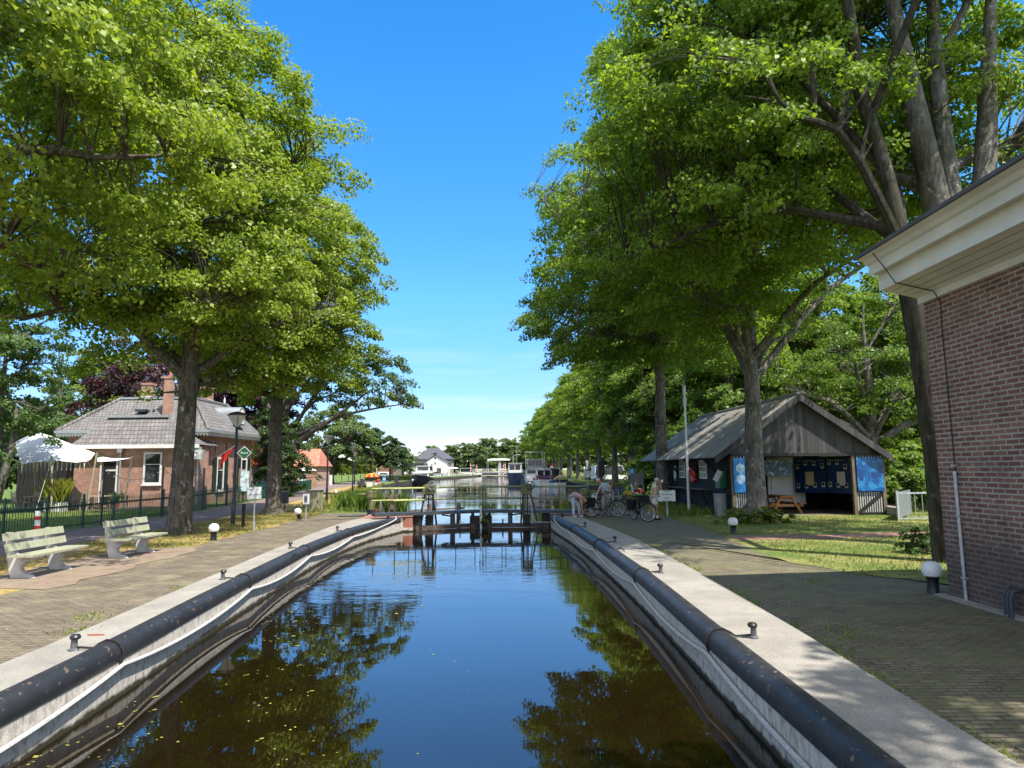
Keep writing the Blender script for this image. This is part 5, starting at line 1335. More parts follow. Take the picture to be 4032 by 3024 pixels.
# ---- green capstans
CP = 'green capstan posts that move the gates'
def capstan(label, p, sg):
    t = thing('gate_capstan', label, 'capstan', p, 0, CP)
    q = MB(); q.lathe([(.19, 0), (.19, .26), (.15, .27)], 18); q.build('base', M['black'], t)
    q = MB(); q.lathe([(.15, .262), (.15, .78), (.21, .80), (.225, .81), (.225, 1.02), (.235, 1.03), (.23, 1.06), (.02, 1.09)], 20); q.build('drum', M['olive'], t)
    q = MB(); q.tube([(sg * .2, .1, .93), (sg * .62, .2, .93)], .05, 10); q.torus((sg * .42, .16, .93), .055, .02, (sg, .2, 0), 12, 5); q.build('drive_shaft', M['olive'], t)
capstan('sunlit olive-green capstan post standing beside the reeds', G(1462, 2030), -1)
capstan('shaded green capstan post behind the bending woman', (3.35, 31.8, 0), 1)
q = MB(); q.box(-.75, .35, -.12, .12, -.02, .02); o = q.build('drive_plate', M['darkgrey'], None, G(1400, 2032, .03)); tag(o, 'flat dark steel plate on the paving beside the sunlit capstan', 'plate')
# jetty behind the gate
t = thing('jetty', 'low weathered guide jetty running into the water behind the sunlit gate leaf', 'jetty', (-6.2, 33.6, WZ))
q = MB(); q.bar((0, 0, .5), (3.4, 4.2, .42), .35, .08); q.build('deck', M['wood'], t)
for x, y in ((.3, .3), (1.8, 2.2), (3.2, 4.0)): q = MB(); q.box(x - .11, x + .11, y - .11, y + .11, -1.5, .75); q.build('pile', M['wood'], t)
q = MB(); q.box(-.22, .22, -.22, .22, -1, 1.25); o = q.build('mooring_pile', M['wood'], None, D(1548, 1990, 33)); o.location.z = WZ + .1; tag(o, 'thick square timber pile standing in the water behind the railings', 'pile')
# ============================================================ street furniture on the banks
M['benchgreen'] = mat('sage_green_boards', (0.36, 0.365, 0.255), 0.6, var=0.08, scale=3, stretch=(1, 5, 1))
M['benchconc'] = mat('pale_cast_concrete', (0.52, 0.50, 0.46), 0.8, var=0.12, scale=5, bmp=0.3)
BN = 'concrete and plank benches facing the lock'
bench = thing('park_bench', 'tmp', 'bench', (0, 0, 0), 0, BN)
prof = [(.08, 0), (.50, 0), (.46, .05), (.35, .075), (.26, .18), (.32, .30), (.62, .37), (.64, .41), (.20, .41), (.11, .50), (.0, .86), (-.07, .86), (-.04, .5), (.02, .25)]
for y in (.32, 1.48):
    q = MB(); q.prism([(x, y - .045, z) for x, z in prof], (0, .09, 0)); q.build('support', M['benchconc'], bench, smooth=False)
for k in range(3): q = MB(); q.box(.20 + k * .155, .20 + k * .155 + .14, 0, 1.8, .413, .455); q.build('seat_board', M['benchgreen'], bench, smooth=False)
for z in (.52, .72):
    x = .145 - (z - .5) * .31
    q = MB(); q.bar((x, 0, z + .07), (x, 1.8, z + .07), .035, .145, (-.28, 0, 1)); q.build('back_board', M['benchgreen'], bench, smooth=False)
bench['label'] = 'sage-green plank bench nearer the picture edge, grass growing under its seat'
pA, pB = G(150, 2270), G(330, 2235); bench.location = (pA.x - .42, pA.y - .55, .012); bench.rotation_euler.z = R(2)
pC = G(470, 2200); copytree(bench, (pC.x - .35, pC.y - .25, .012), R(-1), 'sage-green plank bench standing in front of the thick tree trunk')
# globe lamps
GL = 'white globe lamps on black stubs'
gl = thing('globe_lamp', 'tmp', 'lamp', (0, 0, 0), 0, GL)
q = MB(); q.lathe([(.13, 0), (.115, .05), (.105, .2), (.12, .27), (.13, .28)], 18); q.build('base', M['black'], gl)
q = MB(); q.lathe([(.11, .275), (.165, .30), (.19, .36), (.185, .43), (.15, .50), (.08, .54), (.01, .55)], 20); q.build('globe', M['globe'], gl)
gl.scale = (.79, .79, .9); gl['label'] = 'white globe lamp nearest the brick building on a black stub'; gl.location = G(3677, 2335)
copytree(gl, G(2888, 2102), 0, 'white globe lamp among yellow shoots before the shed')
copytree(gl, G(840, 2128), 0, 'white globe lamp on dry grass between the thick tree and the sign')
g2 = copytree(gl, G(1180, 2046), 0, 'tilted globe lamp leaning to one side next to the small notice post'); g2.rotation_euler = (R(14), R(-10), 0)
copytree(gl, G(1323, 1954), 0, 'small distant globe lamp in the grass between two street lamps')
copytree(gl, G(1390, 1922), 0, 'farthest globe lamp half hidden by the thin street lamp post', .75)
# street lamps
SL = 'black street lamps with cone-shaped heads'
st = thing('street_lamp', 'tmp', 'street lamp', (0, 0, 0), 0, SL)
q = MB(); q.lathe([(.085, 0), (.08, .9), (.06, .95), (.05, 3.7), (.045, 3.72)], 12); q.build('post', M['black'], st)
q = MB(); q.lathe([(.06, 3.7), (.09, 3.78), (.30, 4.12), (.31, 4.14)], 18); q.build('lamp_shade', M['frost'], st)
q = MB(); q.lathe([(.36, 4.135), (.37, 4.16), (.25, 4.24), (.05, 4.29)], 18); q.build('cap', M['darkgrey'], st)
q = MB()
for k in range(4): a = k * PI / 2 + .5; q.bar((.065 * math.cos(a), .065 * math.sin(a), 3.7), (.335 * math.cos(a), .335 * math.sin(a), 4.14), .018, .018); 
q.build('frame', M['darkgrey'], st)
st['label'] = 'street lamp nearest the camera beside the white board on its steel post'; st.location = G(916, 2069)
copytree(st, G(1286, 1979), 0, 'street lamp standing beyond the green cabinet'); copytree(st, G(1388, 1938), 0, 'street lamp behind the reeds near the bench')
copytree(st, D(1395, 1912, 82) * 1, 0, 'small far street lamp lined up just behind another lamp'); C.objects[-1] if False else None
for o in C.objects:
    if o.name.startswith('street_lamp'): o.location.z = 0
# signs
def board_sign(name, label, base, wd, ht, zc, lines, size, rot=0.0, tilt=0.0, tm=None):
    t = thing(name, label, 'sign', base, rot)
    q = MB(); q.tube([(0, 0, -.02), (0, 0, .28)], .045, 10); q.tube([(0, 0, .2), (0, 0, zc + ht / 2 + .03)], .026, 10); q.build('post', M['steel'], t)
    q = MB(); q.bar((-wd / 2, -.045, zc - math.sin(tilt) * wd / 2), (wd / 2, -.045, zc + math.sin(tilt) * wd / 2), .03, ht); b = q.build('panel', M['signwhite'], t, smooth=False)
    n = len(lines)
    for i, l in enumerate(lines):
        text(l, size, tm or M['black'], t, (0, -.062, zc + (n - 1) * .105 / 2 * (size / .09) - i * .105 * (size / .09)), (PI / 2, -tilt, 0))
    return t
M['signwhite'] = mat('white_sign_enamel', (0.74, 0.75, 0.75), 0.35, var=0.03)
M['signblue'] = mat('pale_blue_lettering', (0.04, 0.16, 0.32), 0.5)
board_sign('name_sign', 'white name board on a steel post in front of the flared tree trunk', G(998, 2090), .50, .40, 1.27, ['', 'Dieversluis'], .082, R(-6), R(3), M['signblue'])
ns = [o for o in C.objects if o.name == 'name_sign'][0]
q = MB(); q.bar((-.19, -.062, 1.40), (-.02, -.062, 1.405), .003, .018); q.bar((-.19, -.062, 1.365), (-.06, -.062, 1.37), .003, .014); q.bar((.07, -.062, 1.35), (.10, -.062, 1.42), .003, .016); q.bar((.10, -.062, 1.42), (.16, -.062, 1.40), .003, .016); q.build('small_print', M['signblue'], ns)
board_sign('warning_sign', 'white four-line warning board on a post behind the bicycles', G(2628, 2032), .70, .46, .84, ['tijdens', 'bediening', 'geen', 'doorgang'], .118, 0, 0)
# mast
t = thing('antenna_mast', 'tall white mast with two antenna cylinders in front of the shed roof', 'mast', G(2714, 2020))
zt_ = D(2693, 1505, t.location.y).z
q = MB(); q.tube([(0, 0, 0), (0, 0, zt_ - .9)], [.07, .045], 12); q.build('pole', M['white'], t)
for z, h, r_ in ((zt_ - 1.0, .32, .075), (zt_ - .55, .42, .07)):
    q = MB(); q.lathe([(.03, -.08), (r_, 0), (r_, h), (.02, h + .06)], 12, (0, 0, z - .05)); q.build('antenna', M['signwhite'], t)
q = MB(); q.tube([(0, 0, zt_ - .1), (0, 0, zt_ + .15)], .012, 6); q.tube([(.02, 0, zt_ - .35), (.3, 0, zt_ - .4)], .01, 6); q.build('whip', M['steel'], t)
# left bank: bin, cabinet, notice post, posts
t = thing('litter_bin', 'dark rectangular litter bin on a post beside the flared trunk', 'bin', G(1119, 2011))
q = MB(); q.tube([(0, .05, 0), (0, .05, 1.0)], .03, 10); q.build('post', M['darkgrey'], t)
q = MB(); q.box(-.21, .21, -.2, .02, .36, .97); q.build('body', M['darkgrey'], t); q = MB(); q.box(-.22, .22, -.21, .03, .972, 1.0); q.build('rim', M['grey'], t)
q = MB(); q.box(-.16, .16, -.206, -.201, .42, .92); q.build('front_panel', mat('slate_panel', (0.03, 0.04, 0.045), 0.4), t)
t = thing('electric_cabinet', 'olive-grey electric cabinet with a sloping dark lid in the grass', 'cabinet', G(1240, 2013), R(-4))
M['cabinet'] = mat('olive_grey_paint', (0.30, 0.29, 0.185), 0.5, var=0.03, scale=2)
q = MB(); q.box(-.33, .33, -.2, .22, 0, 1.0); q.build('body', M['cabinet'], t); q = MB(); q.prism([(-.36, -.23, 1.002), (.36, -.23, 1.002), (.36, -.23, 1.05), (-.36, -.23, 1.03)], (0, .48, 0)); q.build('lid', M['darkgrey'], t, smooth=False)
q = MB(); q.box(.16, .30, -.208, -.201, .06, .96); dd = q.build('door', M['cabinet'], t); q = MB(); q.box(.18, .22, -.225, -.209, .42, .56); q.build('lock', M['black'], dd)
t = thing('notice_post', 'small framed notice board on a grey post next to the tilted globe lamp', 'notice', G(1204, 2052), R(-10))
q = MB(); q.tube([(0, 0, 0), (0, 0, .7)], .028, 10); q.build('post', M['steel'], t); q = MB(); q.box(-.12, .12, -.06, .02, .68, 1.08); q.build('case', M['signwhite'], t); q = MB(); q.box(-.075, .075, -.064, -.061, .73, 1.03); q.build('window', M['grey'], t); q = MB(); q.box(-.04, .04, -.067, -.0645, .8, .98); q.build('paper', M['darkgrey'], t)
p = G(957, 2077); q = MB(); q.box(-.05, .05, -.05, .05, 0, .84); o = q.build('marker_post', M['black'], None, p); tag(o, 'short square black post between the street lamp and the white name board', 'post')
t = thing('striped_bollard', 'red and white striped bollard behind the nearer bench', 'bollard', G(142, 2130))
q = MB(); q.lathe([(.075, 0), (.075, .84), (.05, .88)], 14); q.build('post', M['white'], t)
for z in (.34, .62): q = MB(); q.lathe([(.079, z), (.079, z + .11)], 14); q.build('band', M['red'], t)
# wooden information panel and beer sign by the cafe
t = thing('info_board', 'timber-framed information panel with a pale map by the green fence', 'board', (D(964, 1900, 44).x, 44, 0), R(20))
for x in (-.33, .33): q = MB(); q.box(x - .06, x + .06, -.06, .06, 0, 2.2); q.build('post', M['wood'], t)
q = MB(); q.box(-.27, .27, -.03, .03, .75, 2.05); q.build('panel', mat('pale_map_print', (0.45, 0.55, 0.58), 0.5, var=0.3, scale=5), t)
M['sgreen'] = mat('sign_green', (0.012, 0.10, 0.05), 0.4)
sg_ = D(962, 1783, 46.5)
t = thing('beer_sign', 'green diamond-shaped beer sign with white lettering by the cafe wall', 'sign', (sg_.x, 46.5, sg_.z), R(25))
q = MB(); q.prism([(-.42, 0, 0), (0, 0, -.42), (.42, 0, 0), (0, 0, .42)], (0, .05, 0)); q.build('panel', M['sgreen'], t, smooth=False)
q = MB(); q.prism([(-.47, .012, 0), (0, .012, -.47), (.47, .012, 0), (0, .012, .47)], (0, .03, 0)); q.build('rim', M['white'], t, smooth=False)
text('Brand', .2, M['white'], t, (0, -.008, .0), (PI / 2, 0, 0)); 
q = MB(); q.tube([(0, .06, .3), (-.9, .3, .3)], .02, 6); q.build('bracket', M['black'], t)
t = thing('flag', 'limp red flag on a slanting white staff fixed to the cafe wall', 'flag', (D(845, 1806, 44.5).x, 44.5, D(845, 1810, 44.5).z), 0)
e_ = D(925, 1755, 44.0) - t.location
q = MB(); q.tube([(0, 0, 0), e_], .02, 8); q.build('staff', M['white'], t)
q = MB(); A_ = []; B_ = []
for k in range(9):
    f = k / 8; p = e_ * (0.35 + .62 * f); A_.append(p); B_.append(V((p.x - .1 - .1 * f + .06 * math.sin(k * 2), p.y + .1 * math.sin(k * 1.7), p.z - .35 - .55 * (1 - f) - .06 * math.sin(k * 2.5))))
q.strip(A_, B_); q.strip([a + V((0, .012, 0)) for a in B_], [a + V((0, .012, 0)) for a in A_]); q.build('cloth', mat('flag_red', (0.62, 0.025, 0.02), 0.7), t)
# ---- green iron fence along the lane: repeated sections
FN = 'sections of the green iron fence along the lane'
FP = [G(0, 2124), G(640, 2033), G(893, 1991), V((-18.4, 50, 0)), V((-22.2, 75, 0))]
FP[0] = FP[0] + (FP[0] - FP[1]).normalized() * 4
sec = 2.0
fs = thing('fence_section', 'length of green iron spear-topped fence between the lane and the cafe lawn', 'fence', (0, 0, 0), 0, FN)
q = MB(); q.box(-.03, .03, -.03, .03, 0, 1.15); q.lathe([(.045, 1.15), (.05, 1.18), (.004, 1.27)], 8); q.build('post', M['fencegreen'], fs)
for z in (.12, .82): q = MB(); q.box(.032, sec - .032, -.014, .014, z, z + .035); q.build('rail', M['fencegreen'], fs)
q = MB()
for k in range(1, 16):
    x = sec * k / 16; q.box(x - .008, x + .008, -.008, .008, .03, 1.0); q.lathe([(.016, .98), (.001, 1.08)], 5, (x, 0, 0))
for k in range(16):
    x = sec * (k + .5) / 16; q.prism([(x - .055, -.006, .858), (x + .055, -.006, .858), (x, -.006, .76)], (0, .012, 0))
q.build('pickets', M['fencegreen'], fs)
first = True
for a, b in zip(FP[:-1], FP[1:]):
    a, b = V(a), V(b); L = (b - a).length; n = max(1, round(L / sec)); d = (b - a)
    for k in range(n):
        p = a + d * (k / n); o = fs if first else copytree(fs)
        first = False
        o.location = (p.x, p.y, 0); o.rotation_euler.z = math.atan2(d.y, d.x); o.scale = (L / n / sec, 1, 1)
# ---- railing and grey plate beside the shed
t = thing('railing', 'grey steel railing with a solid side panel beside the shed', 'railing', G(3545, 2052))
L = G(3760, 2053).x - t.location.x + 1
q = MB(); q.box(0, L, -.03, .03, .98, 1.04); q.box(0, L, -.02, .02, .08, .12); q.build('rail', M['steel'], t)
for k in range(int(L / .27)): q = MB(); q.tube([(.05 + k * .27, 0, .1), (.05 + k * .27, 0, 1.0)], .013, 6); q.build('baluster', M['steel'], t)
q = MB(); q.box(-.1, -.02, -.05, .03, 0, 1.1); q.build('post', M['steel'], t)
q = MB(); q.bar((-.06, .06, .55), (2.3, 3.2, .55), .03, .95); q.build('side_panel', M['grey'], t)
# concrete culvert and dark ditch beyond the railing
zone('ditch_water', mat('ditch_water', (0.02, 0.025, 0.012), 0.08, var=0.1), [(16.2, 31, 0), (16.5, 40, 0)], [(30, 30, 0), (30, 38, 0)], .012, .1, 3) if False else None
q = MB(); q.quad((15.9, 29.5, .013), (30, 29.5, .013), (30, 36.5, .013), (16.6, 38, .013)); struct(q, 'ditch_water', mat('still_ditch_water', (0.02, 0.025, 0.012), 0.06, var=0.1))
q = MB(); q.prism([(15.3, 27.2, 0), (15.75, 27.2, 0), (16.1, 30.6, 0), (15.6, 30.6, 0)], (0, 0, .34)); o = q.build('culvert_block', M['coping'], smooth=False); tag(o, 'pale concrete culvert edge behind the grey railing', 'block')
# ---- reeds by the sunlit gate
rng = np.random.default_rng(9)
def blades(name, label, cat, pts, h, wd, m, lean=.35, kind=None, base=None, seed=1):
    rng = np.random.default_rng(seed); n = len(pts)
    P = np.column_stack([pts, np.zeros(n)]) if pts.shape[1] == 2 else pts
    a = rng.uniform(0, 2 * PI, n); H = h * rng.uniform(.55, 1.15, n); l = lean * H * rng.uniform(.2, 1.2, n)
    dx_, dy_ = np.cos(a), np.sin(a); b = rng.uniform(0, 2 * PI, n); wx, wy_ = np.cos(b) * wd / 2, np.sin(b) * wd / 2
    v = np.empty((n, 4, 3))
    v[:, 0] = P - np.column_stack([wx, wy_, np.zeros(n)]); v[:, 1] = P + np.column_stack([wx, wy_, np.zeros(n)])
    m1 = P + np.column_stack([dx_ * l * .35, dy_ * l * .35, H * .6]); v[:, 2] = m1 + np.column_stack([wx, wy_, np.zeros(n)]) * .7
    v[:, 3] = P + np.column_stack([dx_ * l, dy_ * l, H])
    o = leafobj(name, v.reshape(-1, 3), m, None); tag(o, label, cat, kind=kind); return o
M['reed'] = leafmat('reed_leaf', (0.06, 0.12, 0.015), (0.17, 0.25, 0.045), (1.3, 1.4, .5), .3)
M['grassleaf'] = leafmat('grass_blade', (0.12, 0.18, 0.035), (0.28, 0.31, 0.085), (1.3, 1.3, .5), .3, .15)
M['drygrass'] = leafmat('dry_grass_blade', (0.16, 0.135, 0.04), (0.38, 0.29, 0.11), (1.2, 1.1, .6), .3, .15)
a, b = G(1338, 2008), G(1458, 2010)
k = 1500; pts = np.column_stack([rng.uniform(a.x, b.x, k), rng.normal(a.y + .3, .5, k)])
blades('reeds', 'clump of tall green flag-iris reeds beside the sunlit capstan', 'reeds', pts, .88, .045, M['reed'], .45, seed=2)
k = 300; pts = np.column_stack([rng.uniform(-6.2, -5.2, k), rng.normal(33.2, .25, k)]); blades('reeds', 'thin green reeds in the water behind the railing by the timber pile', 'reeds', pts, .9, .04, M['reed'], .5, seed=3)
# ============================================================ people
def skin(name, vs, es, m, par, sub=1):
    me = bpy.data.meshes.new(name); me.from_pydata([v[:3] for v in vs], es, [])
    o = bpy.data.objects.new(name, me); C.objects.link(o)
    md = o.modifiers.new('Skin', 'SKIN'); md.use_smooth_shade = True
    sv = me.skin_vertices[0].data
    for i, v in enumerate(vs):
        r = v[3]; sv[i].radius = (r, v[4] if len(v) > 4 else r)
        sv[i].use_root = (i == 0)
    ms = o.modifiers.new('Sub', 'SUBSURF'); ms.levels = sub; ms.render_levels = sub
    dg = bpy.context.evaluated_depsgraph_get()
    nm = bpy.data.meshes.new_from_object(o.evaluated_get(dg))
    bpy.data.objects.remove(o); nm.name = name
    nm.materials.clear(); nm.materials.append(m)
    n = bpy.data.objects.new(name, nm); C.objects.link(n); n.parent = par
    return n
def person(label, loc, J, top, legs, hair, shoe, sleeve=.5, leglen=1.0, rz=0, hairlen=0.0, fat=1.0, skinm=None, sub=1):
    """J: joints pel, sp, ch, nk, hd, f (gaze), and for L and R: sh, el, wr, hip, kn, an, toe"""
    t = thing('person', label, 'person', loc, rz)
    g = lambda k: V(J[k]); sk = skinm or M['skin']
    f = V(J['f']).normalized(); upv = (g('hd') - g('nk')).normalized(); side = upv.cross(f).normalized()
    vs = []; es = []
    def a(p, r, r2=None):
        vs.append((p[0], p[1], p[2], r, r2 or r)); return len(vs) - 1
    pel = a(g('pel'), .125 * fat); sp = a(g('sp'), .11 * fat); ch = a(g('ch'), .12 * fat); nk = a(g('nk'), .052)
    es += [(pel, sp), (sp, ch), (ch, nk)]
    jaw = a(g('hd') - upv * .065 + f * .025, .066); hd = a(g('hd'), .088, .096); cr = a(g('hd') + upv * .075 - f * .01, .068)
    es += [(nk, jaw), (jaw, hd), (hd, cr)]
    ns = a(g('hd') + f * .118 - upv * .012, .014); es.append((hd, ns))
    for s_ in (-1, 1): es.append((hd, a(g('hd') + side * s_ * .1 - f * .01, .016)))
    for s_ in 'LR':
        sh = a(g('sh' + s_), .055); el = a(g('el' + s_), .04); wr = a(g('wr' + s_), .027)
        d = (g('wr' + s_) - g('el' + s_)).normalized(); sd = d.cross(V((.3, .2, 1))).normalized()
        pm = a(g('wr' + s_) + d * .055, .034, .02)
        es += [(ch, sh), (sh, el), (el, wr), (wr, pm)]
        for k in range(4):
            b = g('wr' + s_) + d * .10 + sd * (.024 - .016 * k); i1 = a(b, .0095); ln = (.055, .065, .06, .045)[k]
            i2 = a(b + (d + V((0, 0, -.35))).normalized() * ln, .008); es += [(pm, i1), (i1, i2)]
        th = a(g('wr' + s_) + d * .05 + sd * .045, .011); t2 = a(g('wr' + s_) + d * .085 + sd * .06, .009); es += [(pm, th), (th, t2)]
        hp = a(g('hip' + s_), .085 * fat); kn = a(g('kn' + s_), .055); an = a(g('an' + s_), .036); to = a(g('toe' + s_), .03)
        es += [(pel, hp), (hp, kn), (kn, an), (an, to)]
    skin('body', vs, es, sk, t, sub)
    # shirt
    vs, es = [], []
    c0 = a(g('pel') + (g('sp') - g('pel')) * .1, .148 * fat); c1 = a(g('sp'), .135 * fat); c2 = a(g('ch'), .148 * fat); c3 = a(g('ch').lerp(g('nk'), .75), .075)
    es += [(c0, c1), (c1, c2), (c2, c3)]
    for s_ in 'LR':
        sh = a(g('sh' + s_), .075); el = a(g('sh' + s_).lerp(g('el' + s_), sleeve), .062); es += [(c2, sh), (sh, el)]
    skin('shirt', vs, es, top, t, sub)
    vs, es = [], []
    c0 = a(g('pel'), .142 * fat)
    for s_ in 'LR':
        hp = a(g('hip' + s_), .102 * fat); es.append((c0, hp))
        if leglen <= .5: es.append((hp, a(g('hip' + s_).lerp(g('kn' + s_), leglen * 2), .092 * fat)))
        else:
            kn = a(g('kn' + s_), .075 * fat); es += [(hp, kn), (kn, a(g('kn' + s_).lerp(g('an' + s_), (leglen - .5) * 2), .058))]
    skin('trousers' if leglen > .5 else 'shorts', vs, es, legs, t, sub)
    for s_ in 'LR':
        an, to = g('an' + s_), g('toe' + s_); vs, es = [], []
        h0 = a(an + (an - to) * .15 - V((0, 0, .03)), .042); h1 = a(an.lerp(to, .5) - V((0, 0, .02)), .045); h2 = a(to, .036); es += [(h0, h1), (h1, h2)]
        skin('shoe', vs, es, shoe, t, sub)
    vs, es = [], []
    p = g('hd')
    h0 = a(p + upv * .05 - f * .025, .088); h1 = a(p + upv * .095 + f * .02, .05); h2 = a(p - f * .065 - upv * .01, .07); es += [(h0, h1), (h0, h2)]
    if hairlen: es.append((h2, a(p - f * .06 - upv * hairlen, .05)))
    for s_ in (-1, 1): es.append((h0, a(p + side * s_ * .07 - f * .02 + upv * .0, .035)))
    skin('hair', vs, es, hair, t, sub)
    mb = MB()
    for s_ in (-1, 1): mb.ball(p + f * .093 + side * s_ * .034 + upv * .012, .011, 8)
    mb.bar(p + f * .088 - upv * .062 - side * .022, p + f * .088 - upv * .062 + side * .022, .008, .006, upv)
    mb.build('face_features', mat('eye_and_lip', (0.10, 0.04, 0.035), 0.5) if 'fe' not in M else M['fe'], t)
    return t
M['fe'] = mat('eye_and_lip', (0.10, 0.04, 0.035), 0.5)
def clothm(name, c, v=.1): M[name] = mat(name, c, 0.85, var=v, scale=9, spec=.2); return M[name]
clothm('pink_cotton', (.62, .34, .40)); clothm('pale_denim', (.46, .50, .58)); clothm('grey_trousers', (.27, .26, .24)); clothm('cream_cotton', (.62, .60, .44)); clothm('white_cotton', (.68, .66, .62))
clothm('black_cloth', (.014, .014, .017)); clothm('lilac_shirt', (.30, .28, .38)); clothm('red_cloth', (.55, .035, .03)); clothm('white_hair', (.70, .68, .62)); clothm('blond_hair', (.62, .52, .33)); clothm('brown_hair', (.10, .06, .045)); clothm('ginger_hair', (.36, .15, .06)); clothm('grey_hair', (.25, .23, .22)); clothm('brown_leather', (.09, .05, .03))
def checkmat():
    m, n, b, _ = newmat('checked_shirt'); v = coords(n, 'Object')
    s = n.nodes.new('ShaderNodeSeparateXYZ'); n.links.new(v, s.inputs[0])
    f = 0
    ax = mth(n, 'FRACT', mth(n, 'MULTIPLY', s.outputs['X'], 13)); az = mth(n, 'FRACT', mth(n, 'MULTIPLY', s.outputs['Z'], 13))
    q = mth(n, 'ADD', mth(n, 'MULTIPLY', mth(n, 'LESS_THAN', ax, .4), .5), mth(n, 'MULTIPLY', mth(n, 'LESS_THAN', az, .4), .5))
    n.links.new(ramp(n, q, [(0, (.62, .64, .66)), (.5, (.30, .36, .44)), (1, (.10, .14, .22))]), b.inputs['Base Color']); b.inputs['Roughness'].default_value = .9
    return m
def stripemat():
    m, n, b, _ = newmat('striped_scarf'); v = coords(n, 'Object')
    s = n.nodes.new('ShaderNodeSeparateXYZ'); n.links.new(v, s.inputs[0])
    q = mth(n, 'LESS_THAN', mth(n, 'FRACT', mth(n, 'MULTIPLY', s.outputs['Z'], 17)), .5)
    n.links.new(ramp(n, q, [(0, (.65, .63, .56)), (1, (.012, .012, .014))]), b.inputs['Base Color']); b.inputs['Roughness'].default_value = .9
    return m
M['check'] = checkmat(); M['stripes'] = stripemat()
# woman bending over
p = V((2.62, 28.15, .03))
person('woman in a pink top and pale jeans bending down to her shoes by the gate', p,
       dict(pel=(-.20, 0, .84), sp=(-.06, 0, .93), ch=(.13, -.02, .86), nk=(.25, -.03, .78), hd=(.34, -.03, .68), f=(.35, -.15, -.9),
            shL=(.16, -.17, .82), elL=(.19, -.2, .53), wrL=(.22, -.17, .28), shR=(.16, .13, .82), elR=(.12, .10, .53), wrR=(.14, .04, .26),
            hipL=(-.20, -.09, .80), knL=(-.13, -.1, .44), anL=(-.15, -.1, .07), toeL=(.0, -.12, .03), hipR=(-.18, .09, .80), knR=(.10, .1, .45), anR=(.14, .1, .07), toeR=(.28, .1, .03)),
       M['pink_cotton'], M['pale_denim'], M['brown_hair'], M['white_cotton'], .12, 1.0, hairlen=.05)
# man behind the bicycle
pm = G(2386, 2035)
man = person('elderly white-haired man in a checked shirt and grey trousers holding a bicycle', pm,
       dict(pel=(.0, 0, .93), sp=(-.03, 0, 1.08), ch=(-.09, -.04, 1.27), nk=(-.21, -.07, 1.41), hd=(-.31, -.11, 1.50), f=(-.75, -.35, -.55),
            shL=(-.17, -.17, 1.33), elL=(-.31, -.2, 1.10), wrL=(-.38, -.24, .95), shR=(.06, .06, 1.34), elR=(.21, -.02, 1.16), wrR=(.24, -.24, 1.10),
            hipL=(-.08, -.05, .88), knL=(-.13, -.12, .48), anL=(-.12, .0, .08), toeL=(-.22, -.10, .035), hipR=(.09, .02, .88), knR=(.10, -.06, .48), anR=(.10, .06, .08), toeR=(.12, -.12, .035)),
       M['check'], M['grey_trousers'], M['white_hair'], M['brown_leather'], .8, 1.0, fat=1.12)
q = MB(); q.lathe([(.165, .955), (.168, .96), (.168, .995), (.165, 1.0)], 18); q.build('belt', M['black'], man)
# woman with the scarf
pw = G(2578, 2047)
wom = person('woman with white-blond hair in a cream top and white shorts wiping her nose', pw,
       dict(pel=(.02, 0, .92), sp=(.0, 0, 1.08), ch=(-.01, 0, 1.28), nk=(.06, -.02, 1.42), hd=(.12, -.04, 1.53), f=(.85, -.35, -.25),
            shL=(-.02, -.17, 1.36), elL=(-.10, -.24, 1.10), wrL=(.08, -.26, 1.20), shR=(.05, .16, 1.36), elR=(.30, .0, 1.14), wrR=(.24, -.06, 1.40),
            hipL=(-.03, -.08, .86), knL=(-.05, -.08, .48), anL=(-.04, -.06, .09), toeL=(.12, -.14, .035), hipR=(.07, .08, .86), knR=(.08, .08, .48), anR=(.10, .06, .09), toeR=(.26, -.02, .035)),
       M['cream_cotton'], M['white_cotton'], M['white_hair'], M['black_cloth'], .55, .42, hairlen=.03)
vs = [(-.03, -.12, 1.40, .04), (.03, -.10, 1.46, .045), (.10, .0, 1.45, .045), (.14, -.06, 1.36, .042), (.16, -.1, 1.15, .045), (.18, -.1, .86, .045)]
skin('scarf', [v + (.03,) for v in vs], [(i, i + 1) for i in range(5)], M['stripes'], wom); skin('scarf_end', [(-.02, -.14, 1.42, .045, .03), (-.09, -.17, 1.3, .045, .03), (-.07, -.2, 1.12, .042, .03)], [(0, 1), (1, 2)], M['stripes'], wom)
tt = MB(); tt.ball((.31, -.11, 1.49), .05, 8, .06); o = tt.build('tissue', M['white'], None, pw); tag(o, 'white paper tissue held to the nose by the woman with the scarf', 'tissue')
q = MB(); 
for s_, x, y in (('L', -.04, -.06), ('R', .1, .06)): q = MB(); q.lathe([(.045, .07), (.047, .17)], 12, (x, y, 0)); q.build('sock', M['white'], wom)
